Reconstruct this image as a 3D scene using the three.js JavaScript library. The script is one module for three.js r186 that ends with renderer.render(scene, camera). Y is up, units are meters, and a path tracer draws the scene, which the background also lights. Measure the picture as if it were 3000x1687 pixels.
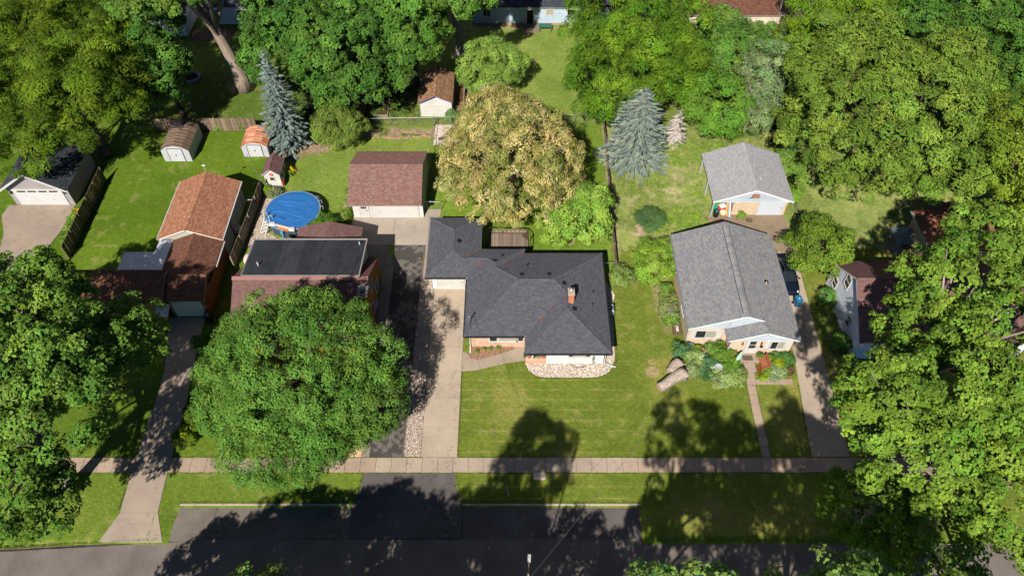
import * as THREE from 'three';
import { Sky } from 'three/addons/objects/Sky.js';
import { mergeGeometries } from 'three/addons/utils/BufferGeometryUtils.js';

// ---------------------------------------------------------------- camera, sky, sun, exposure
const scene = new THREE.Scene();
const camera = new THREE.PerspectiveCamera(41.645, 3000 / 1687, 1, 2000);
camera.position.set(0, 56, 45.348);
camera.lookAt(0, 0, 0);
const renderer = new THREE.WebGLRenderer({ antialias: true });
renderer.toneMapping = THREE.LinearToneMapping;
renderer.toneMappingExposure = 1.75;
renderer.shadowMap.enabled = true;
const SUN_EL = 42 * Math.PI / 180, SHADOW_AZ = 18 * Math.PI / 180;
const sunDir = new THREE.Vector3(-Math.sin(SHADOW_AZ) * Math.cos(SUN_EL), Math.sin(SUN_EL), Math.cos(SHADOW_AZ) * Math.cos(SUN_EL));
const sky = new Sky();
sky.name = 'sky'; sky.scale.setScalar(1500); sky.userData.kind = 'structure';
sky.material.uniforms.sunPosition.value.copy(sunDir);
sky.material.uniforms.turbidity.value = 2;
sky.material.uniforms.rayleigh.value = 0.6;
sky.material.uniforms.mieCoefficient.value = 0.002;
scene.add(sky);
scene.environmentIntensity = 0.1;
const sun = new THREE.DirectionalLight(0xfff7ec, 5);
sun.position.copy(sunDir).multiplyScalar(150);
sun.castShadow = true; sun.shadow.radius = 1.4; sun.shadow.mapSize.set(4096, 4096);
Object.assign(sun.shadow.camera, { left: -90, right: 90, top: 90, bottom: -90, near: 1, far: 400 });
scene.add(sun); scene.add(sun.target);

// ---------------------------------------------------------------- helpers
let seedState = 12345;
const seed = s => { seedState = s >>> 0; };
const rnd = () => { seedState = (seedState + 0x6D2B79F5) >>> 0; let t = seedState; t = Math.imul(t ^ (t >>> 15), t | 1); t ^= t + Math.imul(t ^ (t >>> 7), t | 61); return ((t ^ (t >>> 14)) >>> 0) / 4294967296; };
const rr = (a, b) => a + (b - a) * rnd();
const pick = a => a[Math.floor(rnd() * a.length)];
const V = (x, y, z) => new THREE.Vector3(x, y, z);
const C = h => new THREE.Color(h);
const clamp = (x, a, b) => Math.min(b, Math.max(a, x));
const smooth = (a, b, x) => { const t = clamp((x - a) / (b - a), 0, 1); return t * t * (3 - 2 * t); };
const hash = (x, y, s) => { let h = Math.imul(x, 374761393) + Math.imul(y, 668265263) + Math.imul(s, 2246822519); h = Math.imul(h ^ (h >>> 13), 1274126177); return ((h ^ (h >>> 16)) >>> 0) / 4294967296; };
function vn(x, y, s = 1, per = 0) {
  let xi = Math.floor(x), yi = Math.floor(y); const xf = x - xi, yf = y - yi;
  const u = xf * xf * (3 - 2 * xf), v = yf * yf * (3 - 2 * yf);
  let x1 = xi + 1, y1 = yi + 1;
  if (per) { xi = ((xi % per) + per) % per; yi = ((yi % per) + per) % per; x1 %= per; y1 %= per; if (x1 < 0) x1 += per; if (y1 < 0) y1 += per; }
  const a = hash(xi, yi, s), b = hash(x1, yi, s), c = hash(xi, y1, s), d = hash(x1, y1, s);
  return a + (b - a) * u + (c - a) * v + (a - b - c + d) * u * v;
}
const fbm = (x, y, s, o = 4) => { let t = 0, a = 0.5, n = 0; for (let k = 0; k < o; k++) { t += a * vn(x, y, s + k); n += a; a *= 0.5; x *= 2.03; y *= 2.03; } return t / n; };

const taken = new Map();
function numbered(name) { const n = taken.get(name) || 0; taken.set(name, n + 1); return n ? name + '_' + String(n).padStart(3, '0') : name; }
function tag(o, label, category, group, kind) { o.userData.label = label; if (category) o.userData.category = category; if (group) o.userData.group = group; if (kind) o.userData.kind = kind; return o; }
function thing(name, label, category, group, pos = [0, 0, 0], turn = 0) {
  const o = new THREE.Group(); o.name = numbered(name); o.position.set(...pos); o.rotation.y = turn; scene.add(o);
  return tag(o, label, category, group);
}
function put(o, parent) { o.castShadow = true; o.receiveShadow = true; (parent || scene).add(o); return o; }
function meshOf(name, geo, mat, parent, kind) {
  const m = new THREE.Mesh(geo, mat); m.name = parent ? name : numbered(name);
  if (kind) m.userData.kind = kind;
  return put(m, parent);
}
class MB {
  constructor() { this.p = []; this.u = []; this.c = []; this.i = []; this.hasC = false; }
  vert(v, uu, vv, col) { this.p.push(v.x, v.y, v.z); this.u.push(uu, vv); if (col) this.hasC = true; this.c.push(col ? col.r : 1, col ? col.g : 1, col ? col.b : 1); return this.p.length / 3 - 1; }
  poly(pts, col) {
    const n = new THREE.Vector3(), a = new THREE.Vector3(), b = new THREE.Vector3();
    for (let k = 1; k + 1 < pts.length; k++) { a.subVectors(pts[k], pts[0]); b.subVectors(pts[k + 1], pts[0]); n.add(a.cross(b)); }
    const ax = Math.abs(n.x), ay = Math.abs(n.y), az = Math.abs(n.z);
    const uv = p => ay >= ax && ay >= az ? [p.x, -p.z] : ax >= az ? [p.z, p.y] : [p.x, p.y];
    const base = this.p.length / 3;
    for (const p of pts) { const q = uv(p); this.vert(p, q[0], q[1], col); }
    for (let k = 1; k + 1 < pts.length; k++) this.i.push(base, base + k, base + k + 1);
    return this;
  }
  quad(a, b, c, d, col) { return this.poly([a, b, c, d], col); }
  box(x0, y0, z0, x1, y1, z1, col) {
    const P = (i) => V(i & 1 ? x1 : x0, i & 2 ? y1 : y0, i & 4 ? z1 : z0);
    for (const f of [[4, 5, 7, 6], [1, 0, 2, 3], [5, 1, 3, 7], [0, 4, 6, 2], [6, 7, 3, 2], [0, 1, 5, 4]]) this.poly(f.map(P), col);
    return this;
  }
  // a box chamfered on its top edges
  cbox(x0, y0, z0, x1, y1, z1, ch, col) {
    const lo = [V(x0, y0, z1), V(x1, y0, z1), V(x1, y0, z0), V(x0, y0, z0)], mid = lo.map(p => V(p.x, y1 - ch, p.z));
    const hi = [V(x0 + ch, y1, z1 - ch), V(x1 - ch, y1, z1 - ch), V(x1 - ch, y1, z0 + ch), V(x0 + ch, y1, z0 + ch)];
    for (let k = 0; k < 4; k++) { const j = (k + 1) % 4; this.quad(lo[k], lo[j], mid[j], mid[k], col); this.quad(mid[k], mid[j], hi[j], hi[k], col); }
    this.quad(...hi, col); return this;
  }
  obox(cx, cy, cz, sx, sy, sz, ry = 0, col, rx = 0, rz = 0) {
    const m = new THREE.Matrix4().makeRotationFromEuler(new THREE.Euler(rx, ry, rz, 'YXZ')).setPosition(cx, cy, cz);
    const P = (i) => V((i & 1 ? 1 : -1) * sx / 2, (i & 2 ? 1 : -1) * sy / 2, (i & 4 ? 1 : -1) * sz / 2).applyMatrix4(m);
    for (const f of [[4, 5, 7, 6], [1, 0, 2, 3], [5, 1, 3, 7], [0, 4, 6, 2], [6, 7, 3, 2], [0, 1, 5, 4]]) this.poly(f.map(P), col);
    return this;
  }
  bar(a, b, w, h, col) { // square bar from a to b
    const d = V().subVectors ? new THREE.Vector3().subVectors(b, a) : null; const L = d.length(); d.normalize();
    const up = Math.abs(d.y) > 0.9 ? V(1, 0, 0) : V(0, 1, 0); const s = new THREE.Vector3().crossVectors(d, up).normalize(), t = new THREE.Vector3().crossVectors(s, d).normalize();
    const P = (k, i) => (k ? b : a).clone().addScaledVector(s, (i === 0 || i === 3 ? -1 : 1) * w / 2).addScaledVector(t, (i < 2 ? -1 : 1) * h / 2);
    for (let i = 0; i < 4; i++) { const j = (i + 1) % 4; this.quad(P(0, i), P(0, j), P(1, j), P(1, i), col); }
    this.quad(P(0, 0), P(0, 3), P(0, 2), P(0, 1), col); this.quad(P(1, 0), P(1, 1), P(1, 2), P(1, 3), col); return this;
  }
  prism(xz, y0, y1, col) { // polygon of [x, z] pairs, y1 top
    const tri = THREE.ShapeUtils.triangulateShape(xz.map(p => new THREE.Vector2(p[0], p[1])), []);
    const base = this.p.length / 3;
    for (const p of xz) this.vert(V(p[0], y1, p[1]), p[0], -p[1], col);
    for (const t of tri) this.i.push(base + t[0], base + t[2], base + t[1]);
    const area = THREE.ShapeUtils.area(xz.map(p => new THREE.Vector2(p[0], p[1])));
    for (let k = 0; k < xz.length; k++) { const a = xz[k], b = xz[(k + 1) % xz.length]; const q = [V(a[0], y0, a[1]), V(b[0], y0, b[1]), V(b[0], y1, b[1]), V(a[0], y1, a[1])]; if (area > 0) q.reverse(); this.quad(...q, col); }
    return this;
  }
  tube(pts, radii, sides = 6, col, cap = true) {
    const rings = []; let s = null;
    for (let k = 0; k < pts.length; k++) {
      const d = new THREE.Vector3().subVectors(pts[Math.min(k + 1, pts.length - 1)], pts[Math.max(k - 1, 0)]).normalize();
      if (!s) s = new THREE.Vector3().crossVectors(d, Math.abs(d.y) > 0.9 ? V(1, 0, 0) : V(0, 1, 0));
      s.addScaledVector(d, -s.dot(d)).normalize(); const t = new THREE.Vector3().crossVectors(d, s);
      const ring = []; for (let j = 0; j < sides; j++) { const a = j / sides * Math.PI * 2; const p = pts[k].clone().addScaledVector(s, Math.cos(a) * radii[k]).addScaledVector(t, Math.sin(a) * radii[k]); ring.push(this.vert(p, j / sides * 6.28 * radii[0], k * 0.4, col)); }
      rings.push(ring);
    }
    for (let k = 0; k + 1 < rings.length; k++) for (let j = 0; j < sides; j++) { const j2 = (j + 1) % sides; this.i.push(rings[k][j], rings[k][j2], rings[k + 1][j2], rings[k][j], rings[k + 1][j2], rings[k + 1][j]); }
    if (cap) for (const [k, f] of [[0, 1], [rings.length - 1, 0]]) for (let j = 1; j + 1 < sides; j++) f ? this.i.push(rings[k][0], rings[k][j + 1], rings[k][j]) : this.i.push(rings[k][0], rings[k][j], rings[k][j + 1]);
    return this;
  }
  geo() {
    const g = new THREE.BufferGeometry();
    g.setAttribute('position', new THREE.Float32BufferAttribute(this.p, 3)); g.setAttribute('uv', new THREE.Float32BufferAttribute(this.u, 2));
    if (this.hasC) g.setAttribute('color', new THREE.Float32BufferAttribute(this.c, 3));
    g.setIndex(this.i); g.computeVertexNormals(); return g;
  }
  build(name, mat, parent, kind) { return meshOf(name, this.geo(), mat, parent, kind); }
}
// ---------------------------------------------------------------- textures and materials
function tex(size, repeatMetres, fn, srgb = true) { // fn(u 0..1, v 0..1) -> grey or [r,g,b] in 0..1 as stored
  const d = new Uint8Array(size * size * 4);
  for (let y = 0; y < size; y++) for (let x = 0; x < size; x++) { const q = fn(x / size, y / size); const o = (y * size + x) * 4; const c = typeof q === 'number' ? [q, q, q] : q; d[o] = clamp(c[0], 0, 1) * 255; d[o + 1] = clamp(c[1], 0, 1) * 255; d[o + 2] = clamp(c[2], 0, 1) * 255; d[o + 3] = 255; }
  const t = new THREE.DataTexture(d, size, size); t.wrapS = t.wrapT = THREE.RepeatWrapping; t.magFilter = THREE.LinearFilter; t.minFilter = THREE.LinearMipmapLinearFilter; t.generateMipmaps = true;
  if (srgb) t.colorSpace = THREE.SRGBColorSpace; t.repeat.set(1 / repeatMetres, 1 / repeatMetres); t.needsUpdate = true; return t;
}
const pn = (u, v, n, s) => vn(u * n, v * n, s, n);
const TX = {
  grain: tex(512, 1.1, (u, v) => 0.86 + 0.14 * (pn(u, v, 128, 3) * 0.5 + pn(u, v, 256, 4) * 0.5)),
  concrete: tex(1024, 7.3, (u, v) => { const big = pn(u, v, 4, 5) * 0.5 + pn(u, v, 11, 6) * 0.3 + pn(u, v, 29, 7) * 0.2; const fine = pn(u, v, 200, 8) * 0.5 + pn(u, v, 420, 9) * 0.5; const stain = smooth(0.66, 0.8, pn(u, v, 17, 10) * 0.6 + pn(u, v, 60, 11) * 0.4); const g = 0.84 + 0.13 * (big - 0.5) + 0.1 * (fine - 0.5) - 0.07 * stain; return [g, g * (1 - 0.012 * stain), g * (1 - 0.03 * big)]; }),
  asphalt: tex(1024, 8.7, (u, v) => { const big = pn(u, v, 5, 15) * 0.5 + pn(u, v, 14, 16) * 0.5; const fine = pn(u, v, 256, 18) * 0.5 + pn(u, v, 500, 19) * 0.5; const crack = 1 - smooth(0, 0.018, Math.abs(pn(u, v, 6, 21) * 0.7 + pn(u, v, 23, 22) * 0.22 + pn(u, v, 70, 23) * 0.08 - 0.5)); const g = 0.78 + 0.16 * (big - 0.5) + 0.22 * (fine - 0.5) - 0.25 * crack * smooth(0.45, 0.6, pn(u, v, 3, 24)); return g; }),
  sealed: tex(1024, 9.1, (u, v) => { const p = smooth(0.42, 0.56, pn(u, v, 7, 611) * 0.45 + pn(u, v, 22, 612) * 0.35 + pn(u, v, 70, 613) * 0.2); const fine = pn(u, v, 256, 614) * 0.5 + pn(u, v, 500, 615) * 0.5; const g = 0.56 + 0.24 * p + 0.16 * (fine - 0.5); return [g, g * 0.99, g * (0.985 - 0.02 * p)]; }),
  wood: tex(512, 1.9, (u, v) => 0.74 + 0.2 * (pn(u, v, 90, 31) * 0.3 + vn(u * 120, v * 6, 32, 0) * 0.7) ),
  wear: tex(512, 5.1, (u, v) => 0.85 + 0.13 * (pn(u, v, 6, 41) * 0.4 + pn(u, v, 24, 42) * 0.35 + pn(u, v, 128, 43) * 0.25)),
  bark: tex(256, 1.2, (u, v) => 0.55 + 0.42 * (vn(u * 26, v * 7, 51, 0) * 0.6 + pn(u, v, 64, 52) * 0.4)),
  bumpFine: tex(512, 0.9, (u, v) => pn(u, v, 64, 61) * 0.5 + pn(u, v, 170, 62) * 0.5, false),
  bumpGrass: tex(1024, 6.1, (u, v) => pn(u, v, 40, 71) * 0.35 + pn(u, v, 128, 72) * 0.35 + pn(u, v, 400, 73) * 0.3, false),
};
function M(color, rough = 0.9, o = {}) { return new THREE.MeshPhysicalMaterial({ color: C(color), roughness: rough, specularIntensity: rough >= 0.85 ? 0.15 : rough >= 0.7 ? 0.5 : 1, side: THREE.DoubleSide, ...o }); }
const vc = { vertexColors: true };
const MT = {
  shingle: M('#ffffff', 0.95, { ...vc, map: TX.grain }),
  lap: M('#ffffff', 0.75, { ...vc, map: TX.wear }),
  brick: M('#ffffff', 0.92, { ...vc, map: TX.grain }),
  concrete: M('#ffffff', 0.9, { ...vc, map: TX.concrete }),
  asphalt: M('#ffffff', 0.92, { ...vc, map: TX.asphalt, bumpMap: TX.bumpFine, bumpScale: 0.006 }),
  sealed: M('#ffffff', 0.9, { ...vc, map: TX.sealed, bumpMap: TX.bumpFine, bumpScale: 0.006 }),
  wood: M('#ffffff', 0.9, { ...vc, map: TX.wood }),
  paint: M('#ffffff', 0.6, { ...vc, map: TX.wear }),
  bark: M('#6f6154', 0.95, { map: TX.bark, bumpMap: TX.bark, bumpScale: 0.04 }),
  barkPale: M('#b7ab9a', 0.95, { map: TX.bark, bumpMap: TX.bark, bumpScale: 0.03 }),
  white: M('#c2c0bb', 0.55, { map: TX.wear }),
  trim: M('#bdbebd', 0.6, { map: TX.wear }),
  glass: new THREE.MeshPhysicalMaterial({ color: C('#20262b'), roughness: 0.06, specularIntensity: 1, side: THREE.DoubleSide }),
  blind: M('#8d8a80', 0.5),
  metal: M('#9aa0a3', 0.4, { metalness: 0.7 }),
  darkMetal: M('#26282b', 0.5, { metalness: 0.4 }),
  black: M('#17181a', 0.7),
  soffit: M('#8b8a86', 0.8),
  soil: M('#ffffff', 1, { ...vc, map: TX.wear }),
};
// courses of shingles, lap boards or bricks laid on a convex polygon
const UP = V(0, 1, 0);
function lap(mb, pts, o) {
  const n = new THREE.Vector3(); { const a = new THREE.Vector3(), b = new THREE.Vector3(); for (let k = 1; k + 1 < pts.length; k++) { a.subVectors(pts[k], pts[0]); b.subVectors(pts[k + 1], pts[0]); n.add(a.cross(b)); } n.normalize(); }
  if (o.out && n.dot(o.out) < 0) n.negate(); else if (!o.out && n.y < 0) n.negate();
  const u = new THREE.Vector3().crossVectors(UP, n).normalize(), v = new THREE.Vector3().crossVectors(n, u).normalize();
  const O = pts[0], q = pts.map(p => { const d = new THREE.Vector3().subVectors(p, O); return [d.dot(u), d.dot(v)]; });
  let v0 = Infinity, v1 = -Infinity; for (const p of q) { v0 = Math.min(v0, p[1]); v1 = Math.max(v1, p[1]); }
  const span = y => { let l = Infinity, r = -Infinity; for (let k = 0; k < q.length; k++) { const a = q[k], b = q[(k + 1) % q.length]; if ((a[1] - y) * (b[1] - y) <= 0 && Math.abs(a[1] - b[1]) > 1e-9) { const x = a[0] + (b[0] - a[0]) * (y - a[1]) / (b[1] - a[1]); l = Math.min(l, x); r = Math.max(r, x); } } return [l, r]; };
  const at = (x, y, h) => O.clone().addScaledVector(u, x).addScaledVector(v, y).addScaledVector(n, h);
  const rows = Math.max(1, Math.round((v1 - v0) / o.expo)), e = (v1 - v0) / rows;
  for (let r = 0; r < rows; r++) {
    const ya = v0 + r * e + (o.gapV || 0) / 2, yb = v0 + (r + 1) * e - (o.gapV || 0) / 2;
    const sa = span(clamp(ya, v0 + 1e-4, v1 - 1e-4)), sb = span(clamp(yb, v0 + 1e-4, v1 - 1e-4));
    let L = Math.min(sa[0], sb[0]), Rr = Math.max(sa[1], sb[1]); if (!(Rr > L)) continue;
    let x = L - (o.stagger ? (r % 2) * o.tab * 0.5 : rnd() * o.tab);
    while (x < Rr) {
      const w = o.tab * (1 + (o.jit || 0) * (rnd() - 0.5) * 2), x1 = x + w, g = (o.gapU || 0) / 2;
      const a0 = clamp(x + g, sa[0], sa[1]), a1 = clamp(x1 - g, sa[0], sa[1]), b0 = clamp(x + g, sb[0], sb[1]), b1 = clamp(x1 - g, sb[0], sb[1]);
      x = x1;
      if (a1 - a0 < 1e-3 && b1 - b0 < 1e-3) continue;
      if (o.cull) { const m = at((a0 + a1 + b0 + b1) / 4, (ya + yb) / 2, 0); if (o.cull(m)) continue; }
      const col = pick(o.cols).clone().multiplyScalar(1 + (o.vari || 0.1) * (rnd() - 0.5) * 2);
      const h0 = o.lift0 + rnd() * (o.liftJ || 0), h1 = o.lift1;
      const A = at(a0, ya, h0), B = at(a1, ya, h0), D = at(b1, yb, h1), E = at(b0, yb, h1);
      mb.quad(A, B, D, E, col);
      if (h0 > 0.003) mb.quad(at(a0, ya, 0), at(a1, ya, 0), B, A, col);
      if (o.sides) { mb.quad(at(a0, ya, 0), A, E, at(b0, yb, 0), col); mb.quad(at(a1, ya, 0), at(b1, yb, 0), D, B, col); mb.quad(E, D, at(b1, yb, 0), at(b0, yb, 0), col); }
    }
  }
}
const SH = { expo: 0.143, tab: 0.24, jit: 0.4, lift0: 0.014, liftJ: 0.01, lift1: 0.003, vari: 0.07 };
const SIDE = { expo: 0.13, tab: 3.7, jit: 0.1, lift0: 0.016, lift1: 0.002, vari: 0.03 };
const BRICK = { expo: 0.076, tab: 0.21, stagger: true, gapU: 0.01, gapV: 0.01, lift0: 0.008, lift1: 0.008, vari: 0.12 };
const PAL = {
  charcoal: ['#505158', '#4d4e55', '#53545b', '#4b4c53', '#55565c'].map(C),
  grey: ['#7a7b7d', '#75767a', '#7f8082', '#717278', '#848483'].map(C),
  paleGrey: ['#929295', '#98989a', '#8c8c8f'].map(C),
  redMauve: ['#7d5d56', '#76564f', '#84645d', '#80675f', '#745a54'].map(C),
  mauve: ['#6b514f', '#664d4b', '#705653'].map(C),
  tan: ['#986c54', '#8f644d', '#a0755d', '#885d47'].map(C),
  brown: ['#66463a', '#5d3f34', '#6f4d40'].map(C),
  brownTan: ['#8a6a52', '#7f614b', '#94745b', '#75573f'].map(C),
  slate: ['#3b3f46', '#343840', '#44484f'].map(C),
  rust: ['#95644f', '#8a5b48', '#9f6e58'].map(C),
};
function slabOf(mb, pts, out, t, col) { // sheet with thickness below it
  const n = new THREE.Vector3().crossVectors(new THREE.Vector3().subVectors(pts[1], pts[0]), new THREE.Vector3().subVectors(pts[2], pts[0])).normalize(); if (n.dot(out) < 0) n.negate();
  const a = pts.map(p => p.clone().addScaledVector(n, -0.002)), b = pts.map(p => p.clone().addScaledVector(n, -t));
  mb.poly(a, col); mb.poly([...b].reverse(), col); for (let k = 0; k < a.length; k++) { const j = (k + 1) % a.length; mb.quad(a[k], a[j], b[j], b[k], col); }
}
// hip and ridge cap shingles, one mesh each
function caps(parent, A, B, nA, nB, cols, step = 0.2) {
  const d = new THREE.Vector3().subVectors(B, A), L = d.length(); d.normalize();
  const side = n => { const s = new THREE.Vector3().crossVectors(d, n).normalize(); return s; };
  let sA = side(nA), sB = side(nB).negate(); if (sA.y > 0) sA.negate(); if (sB.y > 0) sB.negate(); if (sA.dot(sB) > 0.6) sB = sA.clone().negate();
  const n = new THREE.Vector3().addVectors(nA, nB).normalize();
  const mb = new MB(), P = (s, k, h) => V(0, 0, 0).addScaledVector(d, k * (step + 0.05)).addScaledVector(s, 0.15).addScaledVector(n, h), T = (k, h) => V(0, 0, 0).addScaledVector(d, k * (step + 0.05)).addScaledVector(n, h);
  for (const s of [sA, sB]) { mb.quad(T(0, 0.05), P(s, 0, 0.045), P(s, 1, 0.024), T(1, 0.03)); mb.quad(T(0, 0.0), P(s, 0, 0.0), P(s, 0, 0.045), T(0, 0.05)); }
  const geo = mb.geo(); const N = Math.floor(L / step);
  for (let k = 0; k < N; k++) { const m = meshOf('cap_shingle', geo, pick(cols), parent); m.position.copy(A).addScaledVector(d, k * step); }
}
const capMats = pal => PAL[pal].map(c => { const m = M('#fff', 0.95, { map: TX.grain }); m.color.copy(c).multiplyScalar(1.05); return m; });
const CAPS = {}; for (const k of Object.keys(PAL)) CAPS[k] = capMats(k);
// a gable roof: ridge along axis 'x' or 'z' from a0 to a1, centred at c, half width hw
function gableRoof(T, o) {
  const { axis, a0, a1, c, hw, he, hr, pal } = o, thick = o.thick || 0.14;
  const P = (a, s, y) => axis === 'z' ? V(c + s, y, a) : V(a, y, c + s);
  const roof = new MB(), sh = new MB();
  const hwL = o.hwL || hw, hwR = o.hwR || hw;
  for (const [s, w] of [[-1, hwL], [1, hwR]]) {
    if (o.only && o.only !== s) continue;
    const yE = s < 0 ? (o.heL ?? he) : (o.heR ?? he);
    const pts = [P(a0, s * w, yE), P(a1, s * w, yE), P(a1, 0, hr), P(a0, 0, hr)];
    slabOf(roof, pts, UP, thick);
    lap(sh, pts, { ...SH, ...(o.sh || {}), cols: PAL[pal], cull: o.cull });
  }
  const r = roof.build('roof', o.fascia || MT.trim, T);
  sh.build('shingles', MT.shingle, r, 'stuff');
  const sl = (hr - he) / hw, nm = s => axis === 'z' ? V(s * sl, 1, 0).normalize() : V(0, 1, s * sl).normalize();
  if (o.cap !== false) caps(r, P(a0, 0, hr), P(a1, 0, hr), nm(-1), nm(1), CAPS[o.capPal || pal], 0.22);
  return r;
}
// outer wall faces laid with boards or bricks on a plain core; gables: 'x' (gable faces look along x), 'z' or none
function walls(T, o) {
  const { x0, x1, z0, z1, h, kind = 'siding', cols } = o, y0 = o.y0 ?? 0, hr = o.hr ?? h;
  const core = new MB(), skin = new MB(), st = kind === 'brick' ? BRICK : SIDE, cs = cols.map(C);
  const xm = (x0 + x1) / 2, zm = (z0 + z1) / 2;
  const faces = {
    front: [V(x0, y0, z1), V(x1, y0, z1), V(x1, h, z1), ...(o.gable === 'z' ? [V(xm, hr, z1)] : []), V(x0, h, z1)],
    back: [V(x1, y0, z0), V(x0, y0, z0), V(x0, h, z0), ...(o.gable === 'z' ? [V(xm, hr, z0)] : []), V(x1, h, z0)],
    right: [V(x1, y0, z1), V(x1, y0, z0), V(x1, h, z0), ...(o.gable === 'x' ? [V(x1, hr, zm)] : []), V(x1, h, z1)],
    left: [V(x0, y0, z0), V(x0, y0, z1), V(x0, h, z1), ...(o.gable === 'x' ? [V(x0, hr, zm)] : []), V(x0, h, z0)],
  };
  const out = { front: V(0, 0, 1), back: V(0, 0, -1), right: V(1, 0, 0), left: V(-1, 0, 0) };
  for (const k of Object.keys(faces)) { if (o.skip && o.skip.includes(k)) continue; core.poly(faces[k], cs[0].clone().multiplyScalar(kind === 'brick' ? 0.82 : 1)); lap(skin, faces[k], { ...st, ...(o.lap || {}), cols: cs, out: out[k] }); }
  const w = core.build('wall', MT.paint, T);
  skin.build(kind === 'brick' ? 'brickwork' : 'siding', kind === 'brick' ? MT.brick : MT.lap, w, 'stuff');
  return w;
}
// a window on a wall: dir 'z+' 'z-' 'x+' 'x-', centre, size, panes across and up
function wframe(dir) { return dir === 'z+' ? [V(1, 0, 0), V(0, 0, 1)] : dir === 'z-' ? [V(-1, 0, 0), V(0, 0, -1)] : dir === 'x+' ? [V(0, 0, -1), V(1, 0, 0)] : [V(0, 0, 1), V(-1, 0, 0)]; }
function bx(mb, c, dir, u0, u1, y0, y1, d0, d1, col) { // box in wall coordinates
  const [u, n] = wframe(dir); const p = (a, y, d) => V(c.x, 0, c.z).addScaledVector(u, a).addScaledVector(n, d).setY(c.y + y);
  const P = i => p(i & 1 ? u1 : u0, i & 2 ? y1 : y0, i & 4 ? d1 : d0);
  for (const f of [[4, 5, 7, 6], [1, 0, 2, 3], [5, 1, 3, 7], [0, 4, 6, 2], [6, 7, 3, 2], [0, 1, 5, 4]]) mb.poly(f.map(P), col);
}
function windowOn(T, dir, x, y, z, w, h, nu = 1, nv = 1, o = {}) {
  const c = V(x, y, z), f = new MB(), t = o.trim ?? 0.09, W = w / 2, H = h / 2;
  bx(f, c, dir, -W - t, W + t, H, H + t, 0.005, 0.07); bx(f, c, dir, -W - t, W + t, -H - t, -H, 0.005, 0.09); bx(f, c, dir, -W - t, -W, -H, H, 0.005, 0.07); bx(f, c, dir, W, W + t, -H, H, 0.005, 0.07);
  for (let k = 1; k < nu; k++) { const a = -W + w * k / nu; bx(f, c, dir, a - 0.025, a + 0.025, -H, H, 0.005, 0.055); }
  for (let k = 1; k < nv; k++) { const a = -H + h * k / nv; bx(f, c, dir, -W, W, a - 0.025, a + 0.025, 0.005, 0.053); }
  const win = f.build('window', o.frame || MT.white, T);
  for (let i = 0; i < nu; i++) for (let j = 0; j < nv; j++) { const g = new MB(); bx(g, c, dir, -W + w * i / nu + (i ? 0.026 : 0.001), -W + w * (i + 1) / nu - (i < nu - 1 ? 0.026 : 0.001), -H + h * j / nv + (j ? 0.026 : 0.001), -H + h * (j + 1) / nv - (j < nv - 1 ? 0.026 : 0.001), 0.006, 0.03); g.build('pane', (o.panes && o.panes[(i + j * nu) % o.panes.length]) || MT.glass, win); }
  return win;
}
function doorOn(T, dir, x, y0, z, w, h, mat, o = {}) {
  const c = V(x, y0, z), f = new MB(), W = w / 2; bx(f, c, dir, -W, W, 0, h, 0.005, 0.05);
  const d = f.build(o.name || 'door', mat, T), t = new MB(), k = 0.1;
  bx(t, c, dir, -W - k, -W - 0.002, 0, h + k, 0.005, 0.08); bx(t, c, dir, W + 0.002, W + k, 0, h + k, 0.005, 0.08); bx(t, c, dir, -W - 0.002, W + 0.002, h + 0.002, h + k, 0.005, 0.08); t.build('door_frame', o.trim || MT.white, d);
  if (o.handle !== false) { const q = new MB(); bx(q, c, dir, W - 0.16, W - 0.08, 0.95, 1.05, 0.05, 0.1); q.build('handle', MT.darkMetal, d); }
  if (o.panels) for (let r = 0; r < o.panels; r++) { const q = new MB(); bx(q, c, dir, -W + 0.01, W - 0.01, h * r / o.panels + 0.012, h * (r + 1) / o.panels - 0.012, 0.05, 0.068); q.build('door_panel', mat, d); }
  if (o.lights) for (let k2 = 0; k2 < o.lights[0]; k2++) for (let j = 0; j < o.lights[1]; j++) { const q = new MB(), a = o.lights[2]; const uu = a[0] + (a[1] - a[0]) * (k2 + 0.5) / o.lights[0], yy = a[2] + (a[3] - a[2]) * (j + 0.5) / o.lights[1]; const hw = (a[1] - a[0]) / o.lights[0] * 0.4, hh = (a[3] - a[2]) / o.lights[1] * 0.4; bx(q, c, dir, uu - hw, uu + hw, yy - hh, yy + hh, 0.05, 0.075); q.build('pane', MT.glass, d); }
  return d;
}
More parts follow.
